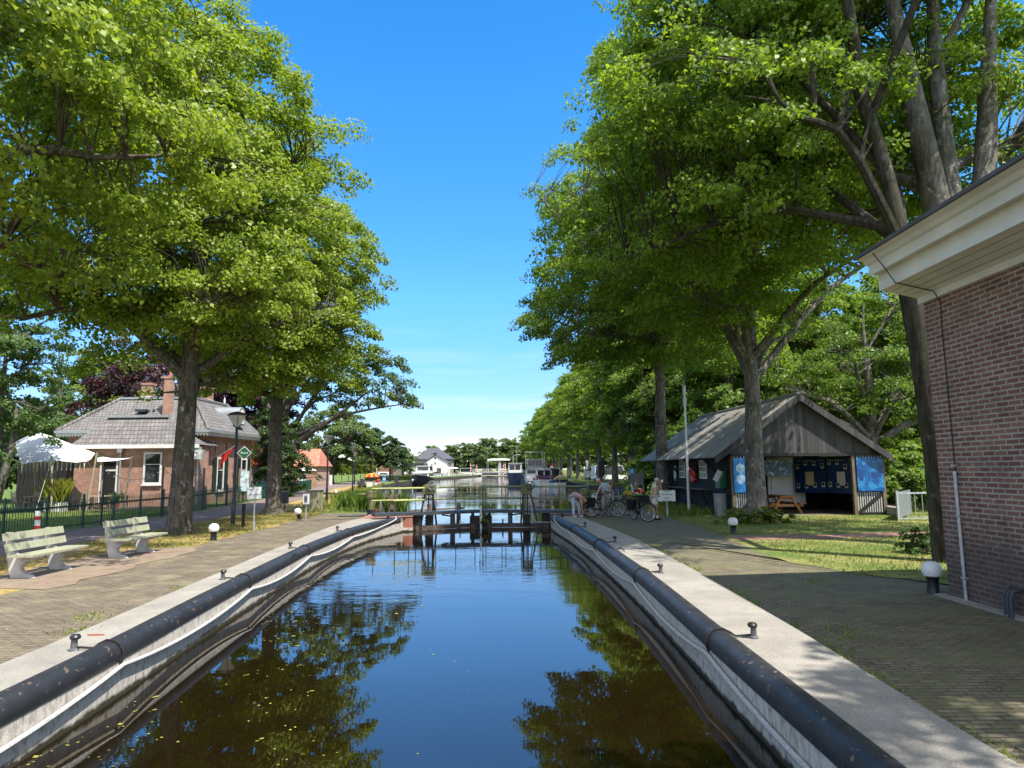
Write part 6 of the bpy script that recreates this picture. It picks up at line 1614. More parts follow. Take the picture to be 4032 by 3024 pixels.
# people sitting on the far lawn
def seated(J0=None): return dict(pel=(0, 0, .52), sp=(-.04, 0, .68), ch=(-.05, 0, .92), nk=(.0, 0, 1.06), hd=(.04, 0, 1.18), f=(.95, -.25, -.1),
            shL=(-.04, -.18, .98), elL=(.06, -.22, .72), wrL=(.28, -.14, .66), shR=(-.04, .18, .98), elR=(.06, .22, .72), wrR=(.28, .12, .66),
            hipL=(.02, -.1, .50), knL=(.44, -.12, .52), anL=(.46, -.12, .09), toeL=(.60, -.13, .035), hipR=(.02, .1, .50), knR=(.44, .1, .5), anR=(.46, .1, .09), toeR=(.60, .1, .035))
CH = 'white garden chairs on the far lawn'
def chair(name, label, loc, rz, m, grp, cat='chair'):
    t = thing(name, label, cat, loc, rz, grp)
    q = MB(); q.box(-.22, .26, -.23, .23, .41, .45); q.build('seat', m, t)
    q = MB()
    for k in range(5): q.bar((-.25 - .02 * k, -.22, .52 + k * .1), (-.25 - .02 * k, .22, .52 + k * .1), .02, .07)
    for y in (-.22, .22): q.bar((-.22, y, .45), (-.35, y, 1.0), .04, .03)
    q.build('backrest', m, t)
    for x in (-.2, .23):
        for y in (-.2, .2): q = MB(); q.bar((x, y, 0), (x, y, .409 if x < 0 else .66), .04, .04); q.build('leg', m, t)
    for y in (-.21, .21): q = MB(); q.box(-.26, .27, y - .03, y + .03, .662, .69); q.build('armrest', m, t)
    return t
ps = V((8.02, 44.2, 0))
person('red-haired person in a lilac shirt and red trousers seated on a white chair', ps, seated(), M['lilac_shirt'], M['red_cloth'], M['ginger_hair'], M['black_cloth'], .5, 1.0)
chair('garden_chair', 'white garden chair under the person in red trousers', ps, 0, M['white'], CH)
ps2 = V((D(2397, 1900, 41).x, 41, 0))
J2 = seated(); J2['wrL'] = (.2, -.1, 1.05); J2['wrR'] = (.16, .1, 1.1); J2['elL'] = (.16, -.2, .85)
person('seated person in a white patterned top half hidden behind the man with the bicycle', ps2, J2, M['white_cotton'], M['grey_trousers'], M['grey_hair'], M['brown_leather'], .8, 1.0)
chair('garden_chair', 'white garden chair behind the man with the bicycle', ps2, 0, M['white'], CH)
# ============================================================ bicycles
def tyre_wheel(t, x, rw=.335):
    q = MB(); q.torus((x, 0, rw + .005), rw - .015, .02, (0, 1, 0), 36, 6); wv = q.build('wheel', M['rubber'], t)
    q = MB(); q.torus((x, 0, rw + .005), rw - .045, .012, (0, 1, 0), 32, 5); q.tube([(x, -.05, rw + .005), (x, .05, rw + .005)], .025, 8)
    for k in range(18):
        a = k * PI / 9; q.bar((x + .02 * math.cos(a + 1), (-1) ** k * .03, rw + .005 + .02 * math.sin(a + 1)), (x + (rw - .05) * math.cos(a), 0, rw + .005 + (rw - .05) * math.sin(a)), .004, .004)
    q.build('rim', M['steel'], wv)
def bicycle(label, loc, rz, frame, bag=True, low=True, basket=False, grp='bicycles parked by the lock', steer=0.0):
    t = thing('bicycle', label, 'bicycle', loc, rz, grp)
    tyre_wheel(t, -.54); tyre_wheel(t, .54)
    bb = (-.08, 0, .29); st = (-.24, 0, .80); hd0 = (.33, 0, .62); hd1 = (.27, 0, .86); ra = (-.54, 0, .34); fa = (.54, 0, .34)
    q = MB()
    q.tube([bb, st], .017, 8); q.tube([bb, (.10, 0, .34), hd0], .02, 8)
    if low: q.tube([(-.13, 0, .44), (.08, 0, .46), (.30, 0, .76)], .018, 8)
    else: q.tube([(-.22, 0, .76), (.28, 0, .80)], .017, 8)
    q.tube([hd0, hd1], .02, 8)
    for y in (-.06, .06): q.tube([bb, (-.54, y, .34)], .011, 6); q.tube([(-.22, 0, .74), (-.54, y, .34)], .009, 6)
    q.build('frame', frame, t)
    q = MB(); q.tube([(.33, 0, .62), (.36, -.06, .56), (.54, -.06, .34)], .013, 6); q.tube([(.33, 0, .62), (.36, .06, .56), (.54, .06, .34)], .013, 6); q.build('fork', frame, t)
    q = MB(); q.tube([(.27, 0, .86), (.25, 0, 1.02), (.27, 0, 1.04)], .014, 8); q.tube([(.02, -.29, 1.06), (.16, -.28, 1.07), (.27, -.1, 1.05), (.27, .1, 1.05), (.16, .28, 1.07), (.02, .29, 1.06)], .013, 8); q.build('handlebar', M['steel'], t)
    for s_ in (-1, 1): q = MB(); q.tube([(.02, s_ * .29, 1.06), (.13, s_ * .285, 1.07)], .02, 8); q.build('grip', M['rubber'], t)
    q = MB(); q.prism([(-.40, -.1, .90), (-.2, -.06, .90), (-.06, -.02, .89), (-.06, .02, .89), (-.2, .06, .90), (-.40, .1, .90)], (0, 0, .05)); q.tube([(-.24, 0, .8), (-.25, 0, .9)], .014, 8); q.build('saddle', M['black_cloth'], t)
    q = MB(); 
    for y in (-.06, .06): q.tube([(-.26, y, .72), (-.80, y, .72)], .007, 5); q.tube([(-.6, y, .72), (-.54, y, .34)], .006, 5)
    q.box(-.8, -.3, -.065, .065, .715, .73); q.build('luggage_rack', M['black'], t)
    q = MB(); q.tube([(-.54 + .37 * math.cos(a), 0, .34 + .37 * math.sin(a)) for a in np.linspace(.5, 3.3, 12)], .022, 6); q.build('mudguard', M['black'], t); q = MB(); q.tube([(.54 + .37 * math.cos(a), 0, .34 + .37 * math.sin(a)) for a in np.linspace(.4, 2.6, 10)], .02, 6); q.build('mudguard', M['black'], t)
    q = MB(); q.bar((-.56, .055, .345), (-.02, .055, .30), .03, .11); q.lathe([(.1, -.015), (.1, .015)], 16, (-.08, .055, .29), (0, 1, 0)); q.build('chain_case', M['black'], t)
    for s_ in (-1, 1): q = MB(); q.bar((-.08, s_ * .09, .29), (-.08 + s_ * .1, s_ * .09, .29 - s_ * .13), .015, .02); q.box(-.12 + s_ * .1, -.04 + s_ * .1, s_ * .13 - .04, s_ * .13 + .04, .28 - s_ * .13, .30 - s_ * .13); q.build('pedal', M['black'], t)
    q = MB(); q.lathe([(.02, 0), (.045, .05), (.045, .055)], 10, (.34, 0, .80), (1, 0, 0)); q.build('headlight', M['steel'], t)
    if steer:
        pv = V((.36, 0, 0)); rm = Matrix.Rotation(steer, 3, 'Z'); k_ = 0
        for ch in list(t.children):
            nm_ = ch.name.split('.')[0]
            xs_ = sum(v.co.x for v in ch.data.vertices) / len(ch.data.vertices)
            if nm_ in ('fork', 'handlebar', 'grip', 'headlight') or (nm_ in ('wheel', 'mudguard') and xs_ > 0):
                ch.rotation_euler.z = steer; ch.location = pv - rm @ pv
    return t
def pannier(label, loc, rz, m):
    t = thing('pannier', label, 'bag', loc, rz)
    for s_ in (-1, 1):
        q = MB(); q.prism([(-.78, s_ * .08, .74), (-.36, s_ * .08, .74), (-.38, s_ * .08, .42), (-.72, s_ * .08, .38)], (0, s_ * .13, 0)); q.build('bag', m, t)
    q = MB(); q.box(-.78, -.36, -.2, .2, .742, .80); q.build('flap', m, t)
    return t
def facing(pr_, pf_):
    d = V(pf_) - V(pr_); return math.atan2(d.y, d.x)
M['blackframe'] = mat('black_bicycle_enamel', (.012, .012, .014), .3); M['silverframe'] = mat('silver_bicycle_enamel', (.42, .43, .45), .35, .4)
a, b = G(2329, 2036), G(2432, 2036); b.y = a.y - .15
c = (a + b) / 2; bicycle('black step-through bicycle with double panniers held by the elderly man', c, facing(a, b), M['blackframe']); pannier('black double pannier over the rear wheel of the bicycle held by the elderly man', c, facing(a, b), M['black_cloth'])
c2 = c + V((.52, 1.15, 0)); bicycle('grey touring bicycle leaning behind the black one the man holds', c2, R(-8), M['silverframe'], low=False)
q = MB()
rs5 = random.Random(3)
for k in range(26): q.ball((rs5.uniform(-.16, .16), rs5.uniform(-.12, .12), rs5.uniform(.0, .12)), .035, 6)
t = thing('flower_basket', 'basket of yellow flowers on the handlebar of the touring bicycle', 'basket', c2 + V((.66, -.02, .88)))
q.build('flowers', mat('yellow_flowers', (.62, .42, .03), .7, var=.3, scale=20), t); q = MB(); q.lathe([(.12, -.24), (.19, -.02)], 14); q.build('basket', M['wood'], t)
f_ = G(2544, 2056); r_ = G(2486, 2046); d = (f_ - r_).normalized(); c3 = f_ - d * .54
bicycle('dark bicycle with black saddlebags standing in front of the woman with the scarf', c3, facing(r_, f_), M['blackframe'], low=False, steer=R(42))
pannier('black roll-top saddlebags on the bicycle in front of the woman with the scarf', c3, facing(r_, f_), M['black_cloth'])
t = thing('handlebar_bag', 'black bag hung on the handlebar beside the woman with the scarf', 'bag', c3 + d * .42 + V((0, 0, .72)), facing(r_, f_))
q = MB(); q.prism([(-.1, -.17, 0), (.1, -.17, 0), (.13, -.17, .25), (-.12, -.17, .27)], (0, .34, 0)); q.build('body', M['black_cloth'], t); q = MB(); q.tube([(0, -.12, .25), (-.1, 0, .36), (0, .12, .25)], .012, 5); q.build('strap', M['black_cloth'], t)
# cyclist on the lane
pc = V((-18.55, 55, 0)); pc = V((D(1122, 1900, 55).x, 55, 0))
bicycle('black bicycle ridden along the lane by the man with the blue bag', pc, R(-86), M['blackframe'], grp=None)
person('man in a black t-shirt cycling towards the camera with a blue bag', pc,
       dict(pel=(.02, .26, .98), sp=(.02, .20, 1.14), ch=(.02, .10, 1.34), nk=(.02, .04, 1.48), hd=(.02, .0, 1.60), f=(0, -1, -.1),
            shL=(-.18, .08, 1.42), elL=(-.30, -.02, 1.22), wrL=(-.27, -.04, 1.10), shR=(.22, .08, 1.42), elR=(.34, -.02, 1.22), wrR=(.30, -.04, 1.10),
            hipL=(-.08, .24, .92), knL=(-.14, -.06, .66), anL=(-.12, .10, .28), toeL=(-.12, -.04, .22), hipR=(.12, .24, .92), knR=(.16, -.1, .78), anR=(.14, .06, .42), toeR=(.14, -.08, .37)),
       M['black_cloth'], M['black_cloth'], M['grey_hair'], M['black_cloth'], .6, 1.0)
t = thing('shopping_bag', 'bright blue shopping bag hanging from the cyclist handlebar', 'bag', pc + V((-.38, -.1, .52)))
q = MB(); q.prism([(-.2, -.05, 0), (.16, -.05, 0), (.2, -.05, .5), (-.18, -.05, .5)], (0, .14, 0)); q.build('body', mat('blue_bag', (.02, .35, .62), .45), t); q = MB(); q.tube([(-.1, 0, .5), (0, 0, .64), (.12, 0, .5)], .015, 5); q.build('handle', M['white'], t)
# person under the red and yellow parasol by the water
pp_ = G(1478, 1922); pp_.y = 78; pp_ = V((D(1480, 1900, 78).x, 78, 0))
J3 = seated(); J3.update(ch=(.16, 0, .84), nk=(.30, 0, .94), hd=(.40, 0, 1.0), f=(.8, -.2, -.6), sp=(.04, 0, .68), shL=(.2, -.18, .9), shR=(.2, .18, .9), elL=(.34, -.2, .66), elR=(.34, .2, .66), wrL=(.48, -.1, .5), wrR=(.48, .1, .5))
person('person in a red top and white shorts crouched under the red and yellow parasol', pp_, J3, M['red_cloth'], M['white_cotton'], M['red_cloth'], M['white_cotton'], .9, .45, fat=1.2)
t = thing('stool', 'low white stool under the person in the red top', 'stool', pp_); q = MB(); q.box(-.2, .22, -.2, .2, .36, .42); q.build('seat', M['white'], t)
for x in (-.16, .18):
    for y in (-.16, .16): q = MB(); q.box(x - .02, x + .02, y - .02, y + .02, 0, .359); q.build('leg', M['white'], t)
pr2 = V((D(1463, 1900, 78.4).x, 78.4, 0))
t = thing('parasol', 'red and yellow striped parasol on a green pole at the waterside', 'parasol', pr2)
q = MB(); q.tube([(0, 0, 0), (0, 0, 1.75)], .03, 8); q.build('pole', M['sgreen'], t)
q = MB(); n = 16; top = (0, 0, 1.72); ring_ = [(.9 * math.cos(2 * PI * k / n), .9 * math.sin(2 * PI * k / n), 1.30) for k in range(n)]; mid = [(.55 * math.cos(2 * PI * k / n), .55 * math.sin(2 * PI * k / n), 1.60) for k in range(n)]; o2 = [(x, y, z - .08) for x, y, z in ring_]
for k in range(n):
    j = (k + 1) % n; q.k = 0; q.quad(top, mid[k], mid[j]); q.k = 1 if k % 2 else 0; q.quad(mid[k], ring_[k], ring_[j], mid[j]); q.k = 1; q.quad(ring_[k], o2[k], o2[j], ring_[j])
q.build('canopy', [mat('yellow_canvas', (.62, .32, .03), .7), M['red_cloth']], t)
# ============================================================ cafe terrace
TCH = 'teak chairs on the cafe terrace'
def xz(u, v, y): return D(u, v, y)
spots = [(80, 38.6, 1.2), (128, 37.6, -1.9), (285, 38.4, -1.4), (345, 37.4, 1.6), (470, 39.0, 3.0), (420, 38.2, .4), (190, 39.6, -1.5)]
tc = None
labs = ['teak terrace chair in deepest shade under the white canopy', 'teak terrace chair left of the yellow-green grass planter', 'teak terrace chair right of the yellow-green grass planter', 'sunlit teak terrace chair in the open before the slanting pole', 'pale teak terrace chair against the cafe wall by the downpipe', 'teak terrace chair seen sideways beside the potted plants', 'teak terrace chair behind the canopy pole']
for (u, y, rz), lb_ in zip(spots, labs):
    p = D(u, 1900, y); p.z = 0
    if tc is None: tc = chair('terrace_chair', lb_, p, rz, M['teak'], TCH)
    else: copytree(tc, p, rz, lb_)
def table(label, p, m, r=(.6, .4)):
    t = thing('terrace_table', label, 'table', p, 0, 'teak tables on the cafe terrace')
    q = MB(); q.box(-r[0], r[0], -r[1], r[1], .70, .74); q.build('tabletop', m, t)
    for x in (-1, 1):
        for y in (-1, 1): q = MB(); q.box(x * (r[0] - .06) - .025, x * (r[0] - .06) + .025, y * (r[1] - .06) - .025, y * (r[1] - .06) + .025, 0, .699); q.build('leg', m, t)
    return t
for u, y, lb_ in ((160, 38.0, 'teak terrace table behind the grass planter'), (385, 37.8, 'sunlit teak terrace table before the slanting pole'), (455, 38.4, 'teak terrace table near the downpipe')):
    p = D(u, 1900, y); p.z = 0; table(lb_, p, M['teak'])
pl2 = D(222, 1980, 35.5); pl2.z = 0
t = thing('planter', 'pale wooden planter box holding the yellow-green ornamental grass', 'planter', pl2); q = MB(); q.box(-.42, .42, -.3, .3, 0, .5); q.build('box', M['slat'], t)
q = MB(); 
for k in range(5): q.box(-.42 + k * .18, -.42 + k * .18 + .06, -.32, -.303, .02, .48)
q.build('batten', M['white'], t)
rng = np.random.default_rng(4); k = 2200
pts = np.column_stack([rng.normal(pl2.x, .18, k), rng.normal(pl2.y, .14, k), rng.uniform(.4, .9, k)])
M['ygrass'] = leafmat('ornamental_grass', (0.13, 0.16, 0.02), (0.36, 0.36, 0.06), (1.3, 1.3, .5), .35)
blades('ornamental_grass', 'feathery yellow-green grass spilling from the terrace planter', 'plant', pts, .85, .022, M['ygrass'], .55, seed=6)
# terrace floor
q = MB(); q.quad((-28.5, 36.5, .013), (-20.4, 36.5, .013), (-19.8, 41.0, .013), (-28.5, 42.4, .013)); struct(q, 'terrace', M['quay'])
# dark slatted screen behind
t = thing('slatted_screen', 'dark vertical board screen at the back of the canopied terrace', 'fence', (D(215, 1900, 41.6).x, 41.6, 0))
w_ = 4.6
q = MB()
for k in range(20): q.box(-w_ / 2 + k * w_ / 20, -w_ / 2 + k * w_ / 20 + w_ / 20 * .8, -.03, .03, 0, 2.7)
q.box(-w_ / 2, w_ / 2, .04, .08, 2.4, 2.5); q.box(-w_ / 2, w_ / 2, .04, .08, .4, .5); q.build('boards', M['blackwood'], t, smooth=False)
# white stretched canopy
M['sail'] = mat('white_canvas', (.80, .79, .75), .8, var=.03)
cy = 37.0
A = D(62, 1735, cy + 2.5); B = D(160, 1706, cy + 1.5); Cc = D(372, 1785, cy + .8); Dd = D(344, 1816, cy - 1.2); E_ = D(203, 1812, cy - 2.0); Fq = D(82, 1828, cy - 1.6); Gg = D(120, 1770, cy + 4.5)
t = thing('canopy', 'white stretched canvas canopy over the terrace with fringed edge', 'canopy', (B.x, cy, 0))
q = MB()
back = [D(60, 1738, cy + 1.6), D(110, 1716, cy + 1.6), D(160, 1704, cy + 1.6), D(215, 1722, cy + 1.5), D(290, 1752, cy + 1.2), D(374, 1784, cy + .8)]
front = [Fq, D(120, 1822, cy - 1.8), E_, D(250, 1816, cy - 1.9), D(300, 1821, cy - 1.6), Dd]
midr = [a_.lerp(b_, .5) - V((0, 0, .10)) for a_, b_ in zip(back, front)]
q.strip(midr, back); q.strip(front, midr)
rear = [V((p.x, p.y + 1.8, p.z - .5)) for p in back]; q.strip(back, rear)
W(q, 'canvas', M['sail'], t)
q = MB()
def fringe(a_, b_, n):
    for k in range(n):
        p, r_ = a_.lerp(b_, (k + .15) / n), a_.lerp(b_, (k + .6) / n); m_ = (p + r_) / 2 - V((0, 0, .55))
        q.add([p, r_, m_], [(0, 1, 2)])
fringe(Fq, E_, 8); fringe(E_, Dd, 8); W(q, 'fringe', mat('greyed_canvas', (.5, .48, .44), .9), t)
for a_, b_, nm in ((D(203, 1795, cy - 2), D(206, 1985, cy - 2), 'pole'), (D(140, 1815, cy + 1), D(142, 1960, cy + 1), 'pole'), (D(382, 1782, cy - 1), D(345, 1948, cy - 1), 'pole')):
    q = MB(); b_.z = 0; q.tube([b_, a_], [.055, .045], 8); W(q, nm, M['teak'], t)
for a_, b_ in ((E_, D(140, 2000, cy - 3.5)), (E_, D(242, 1950, cy - 1)), (Dd, D(402, 1892, cy))): q = MB(); b_.z = max(0, b_.z - .2); q.tube([a_, b_], .01, 5); W(q, 'guy_rope', M['rope'], t)
A = D(382, 1795, 38.6); B = D(520, 1803, 38.0); Cc = D(384, 1818, 37.4)
t = thing('small_sail', 'narrow white sunsail strip stretched before the cafe door', 'canopy', (B.x, 38, 0)); q = MB(); q.quad(A, D(450, 1806, 38.5), B, D(450, 1815, 37.7), Cc); W(q, 'canvas', M['sail'], t)
for a_, b_ in ((B + V((0, 0, .1)), D(488, 1960, 37.8)), (D(405, 1810, 38), D(402, 1960, 38))): q = MB(); b_.z = 0; q.tube([b_, a_], .05, 8); W(q, 'pole', M['teak'], t)
t = thing('potted_plant', 'terracotta pots with green plants by the cafe door', 'plant', D(462, 1950, 38.2) * 1); t.location.z = 0
q = MB(); q.lathe([(.16, 0), (.22, .36), (.24, .37), (.2, .37)], 14); q.build('pot', mat('terracotta_pot', (.36, .13, .07), .8), t)
k = 220; pts = np.column_stack([rng.normal(t.location.x, .12, k), rng.normal(t.location.y, .1, k), np.full(k, .36)]); blades('potted_plant', 'leafy green growth in the terracotta pot by the cafe door', 'plant', pts, .5, .05, M['grassleaf'], .6, seed=8)
# string-light posts
SP = 'black posts carrying string lights along the fence'
for i, (u, v0, y, lb_) in enumerate(((640, 1838, 30.9, 'black string-light post by the fence before the cafe window'), (802, 1842, 36.5, 'black string-light post by the fence near the air conditioner'), (408, 1838, 26.5, 'thick dark post by the fence in front of the terrace'), (892, 1840, 40.5, 'string-light post by the fence beside the lamp post'))):
    p = D(u, 1900, y); q = MB(); q.tube([(0, 0, 0), (0, 0, D(u, v0, y).z)], .045, 8); o = q.build('light_post', M['darkgrey'], None, (p.x, y, 0)); tag(o, lb_, 'post', SP)
q = MB(); a_, b_ = D(640, 1842, 30.9), D(802, 1846, 36.5)
for P0, P1 in ((a_, b_), (D(408, 1842, 26.5), a_)):
    pts = [P0.lerp(P1, k / 12) - V((0, 0, .5 * 4 * (k / 12) * (1 - k / 12))) for k in range(13)]
    q.k = 0; q.tube(pts, .009, 5); q.k = 1
    for p in pts[1:-1]: q.ball(p - V((0, 0, .06)), .035, 8)
o = q.build('string_lights', [M['black'], M['globe']]); tag(o, 'string of small white bulbs sagging between the posts along the fence', 'string lights')
# ============================================================ left bank, further along
t = thing('waterside_bench', 'dark bench on the grass bank left of the red and yellow parasol', 'bench', (D(1426, 1900, 74).x, 74, 0), R(80))
q = MB(); q.box(-.8, .8, -.2, .2, .40, .44); q.build('seat', M['darkgrey'], t); q = MB(); q.bar((-.8, .22, .62), (.8, .3, .62), .04, .34); q.build('backrest', M['darkgrey'], t)
for x in (-.65, .65): q = MB(); q.box(x - .03, x + .03, -.18, .2, 0, .399); q.build('leg', M['darkgrey'], t)
t = thing('bank_bin', 'dark litter bin standing behind the waterside bench', 'bin', (D(1428, 1900, 86).x, 86, 0)); q = MB(); q.lathe([(.24, 0), (.27, .85), (.2, .9)], 14); q.build('body', M['darkgrey'], t); q = MB(); q.lathe([(.28, .902), (.05, .98)], 14); q.build('lid', M['black'], t)
t = thing('counter', 'pale cabinet with a dark top beside the parasol pole', 'cabinet', (D(1456, 1900, 77.6).x, 77.6, 0)); q = MB(); q.box(-.3, .3, -.25, .25, 0, .78); q.build('body', M['white'], t); q = MB(); q.box(-.33, .33, -.28, .28, .782, .84); q.build('top', M['darkgrey'], t)
t = thing('a_board', 'blue pavement board on the grass bank', 'sign', (D(1513, 1880, 122).x, 122, 0)); q = MB(); q.prism([(-.3, -.15, 0), (.3, -.15, 0), (.3, 0, .9), (-.3, 0, .9)], (0, .05, 0)); q.build('panel', mat('board_blue', (.06, .22, .48), .5), t, smooth=False); q = MB(); q.box(-.2, .2, -.13, -.1, .35, .55); q.build('notice', M['signwhite'], t)
t = thing('white_board', 'tall white menu board under the clipped trees', 'sign', (D(1296, 1890, 93).x, 93, 0)); q = MB(); q.box(-.42, .42, -.03, .03, .05, 1.45); q.build('panel', M['signwhite'], t); q = MB(); q.box(-.3, -.0, -.036, -.031, .1, .4); q.build('print', M['darkgrey'], t)
t = thing('hedge', 'low dark clipped hedge along the car park', 'hedge', (D(1530, 1875, 135).x, 135, 0))
k = 6000; v = leafmesh(np.column_stack([rng.uniform(-4.6, 4.6, k), rng.uniform(-.5, .5, k), rng.uniform(0, 1.0, k)]), (lambda a: a / np.linalg.norm(a, axis=1)[:, None])(rng.normal(size=(k, 3)) + [0, 0, .6]), rng.uniform(.15, .28, k), rng); leafobj('foliage', v, M['oak'], t)
for u, lb_ in ((1542, 'dark garden seat in front of the hedge, nearer the blue board'), (1558, 'dark garden seat in front of the hedge, nearer the black boat')): chair('garden_chair', lb_, (D(u - 14, 1880, 128).x, 128, 0), 0.4, M['darkgrey'], 'dark garden seats before the hedge')
for u, lb_ in ((1556, 'dark mooring post at the water edge'), (1565, 'blue-topped mooring post at the water edge')): p = D(u, 1890, 115); q = MB(); q.box(-.16, .16, -.16, .16, -.3, 1.05); q.box(-.13, .13, -.13, .13, 1.052, 1.12); o = q.build('quay_post', M['darkgrey'], None, (p.x, 115, 0)); tag(o, lb_, 'post')
def car(name, label, loc, rz, m, L=4.3, h=1.45, van=False, cat='car', grp=None):
    t = thing(name, label, cat, loc, rz, grp); w_ = .86; hl = L / 2
    q = MB(); sec_ = [(-hl, .35), (-hl + .1, .9), (-hl + .7, .95), (hl - 1.1, .92), (hl - .15, .72), (hl, .4), (hl - .1, .28), (-hl + .1, .28)]
    q.prism([(x, -w_, z) for x, z in sec_], (0, 2 * w_, 0)); q.build('body', m, t)
    q = MB(); cb = [(-hl + .25, .93), (-hl + .7, h), (hl - 2.0, h), (hl - 1.15, .92)] if not van else [(-hl + .05, .93), (-hl + .1, h), (hl - 1.2, h), (hl - .5, .92)]
    q.prism([(x, -w_ + .1, z) for x, z in cb], (0, 2 * w_ - .2, 0)); q.build('cabin', m, t)
    for y, d in ((-w_ + .096, -.006), (w_ - .096, .006)):
        q = MB(); q.prism([(cb[0][0] + .22, y, .97), (cb[1][0] + .1, y, h - .08), (cb[2][0] - .05, y, h - .08), (cb[3][0] - .18, y, .97)], (0, d, 0)); q.build('side_window', M['glass'], t)
    q = MB(); a_, b_ = V((cb[3][0] + .005, 0, .95)), V((cb[2][0] + .04, 0, h - .05)); q.bar(a_, b_, 1.4, .012, (1, 0, .3)); q.build('windscreen', M['glass'], t)
    for x in (-hl + .8, hl - .85):
        for s_ in (-1, 1): q = MB(); q.lathe([(.31, -.1), (.31, .1)], 16, (x, s_ * (w_ - .09), .31), (0, 1, 0)); wv = q.build('wheel', M['rubber'], t); q = MB(); q.lathe([(.19, -.105), (.19, .105)], 12, (x, s_ * (w_ - .09), .31), (0, 1, 0)); q.build('rim', M['steel'], wv)
    return t
M['carwhite'] = mat('white_car_enamel', (.70, .71, .72), .25, var=.03); M['cargrey'] = mat('silver_car_enamel', (.30, .32, .34), .25, .3, var=.03)
CG = 'cars parked on the left bank'
car('parked_car', 'white car parked nearest the flagpole before the brick hall', (D(1478, 1880, 165).x, 165, 0), .2, M['carwhite'], grp=CG); car('parked_car', 'white car parked beside the white wall of the brick hall', (D(1518, 1880, 168).x, 168, 0), .3, M['carwhite'], grp=CG)
car('parked_car', 'silver car parked in front of the white gabled house', (D(1725, 1875, 216).x, 216, 0), 0.05, M['cargrey'], grp=CG); car('delivery_van', 'white van on the road by the striped bridge posts', (D(1840, 1862, 258).x, 258, .2), 0.02, M['carwhite'], 5.6, 2.4, True, 'van')
car('camper', 'white camper parked beyond the trees on the far bank', (D(2402, 1870, 112).x, 112, 0), .3, M['carwhite'], 6.2, 2.5, True, 'van')
p = D(1483, 1880, 140); zf = D(1483, 1793, 140).z; q = MB(); q.tube([(0, 0, 0), (0, 0, zf)], [.07, .04], 8); q.box(-.1, .12, -.02, .02, zf - .9, zf - .1); o = q.build('flagpole', M['white'], None, (p.x, 140, 0)); tag(o, 'white flagpole between the dark trees and the parasol', 'pole')
WP = 'white parasols on the left bank'
def wparasol(label, u, y, r, z):
    t = thing('terrace_parasol', label, 'parasol', (D(u, 1860, y).x, y, 0), 0, WP); q = MB(); q.tube([(0, 0, 0), (0, 0, z)], .04, 8); q.build('pole', M['teak'], t); q = MB(); q.lathe([(r, z - .45), (r * .5, z - .12), (.03, z + .05)], 12); q.build('canopy', M['sail'], t)
wparasol('white parasol beside the white gabled house', 1783, 224, 2.2, 2.9); wparasol('white parasol in the shade beyond the flared trunk', 1206, 78, 1.2, 2.5)
fst = None
for i, (u, y, v0) in enumerate(((1676, 205, 1823), (1700, 205, 1828), (1800, 245, 1827), (1860, 262, 1831), (1868, 262, 1830), (1585, 190, 1830))):
    p = D(u, 1870, y); s_ = (D(u, v0, y).z) / 4.25
    lb_ = ['far street lamp against the white gabled house, nearest its corner', 'far street lamp against the white gabled house door', 'far street lamp beside the white house parasol', 'far street lamp just left of the striped posts', 'far street lamp between the striped posts', 'far street lamp before the long low building'][i]
    copytree(st, (p.x, y, 0), 0, lb_, s_)
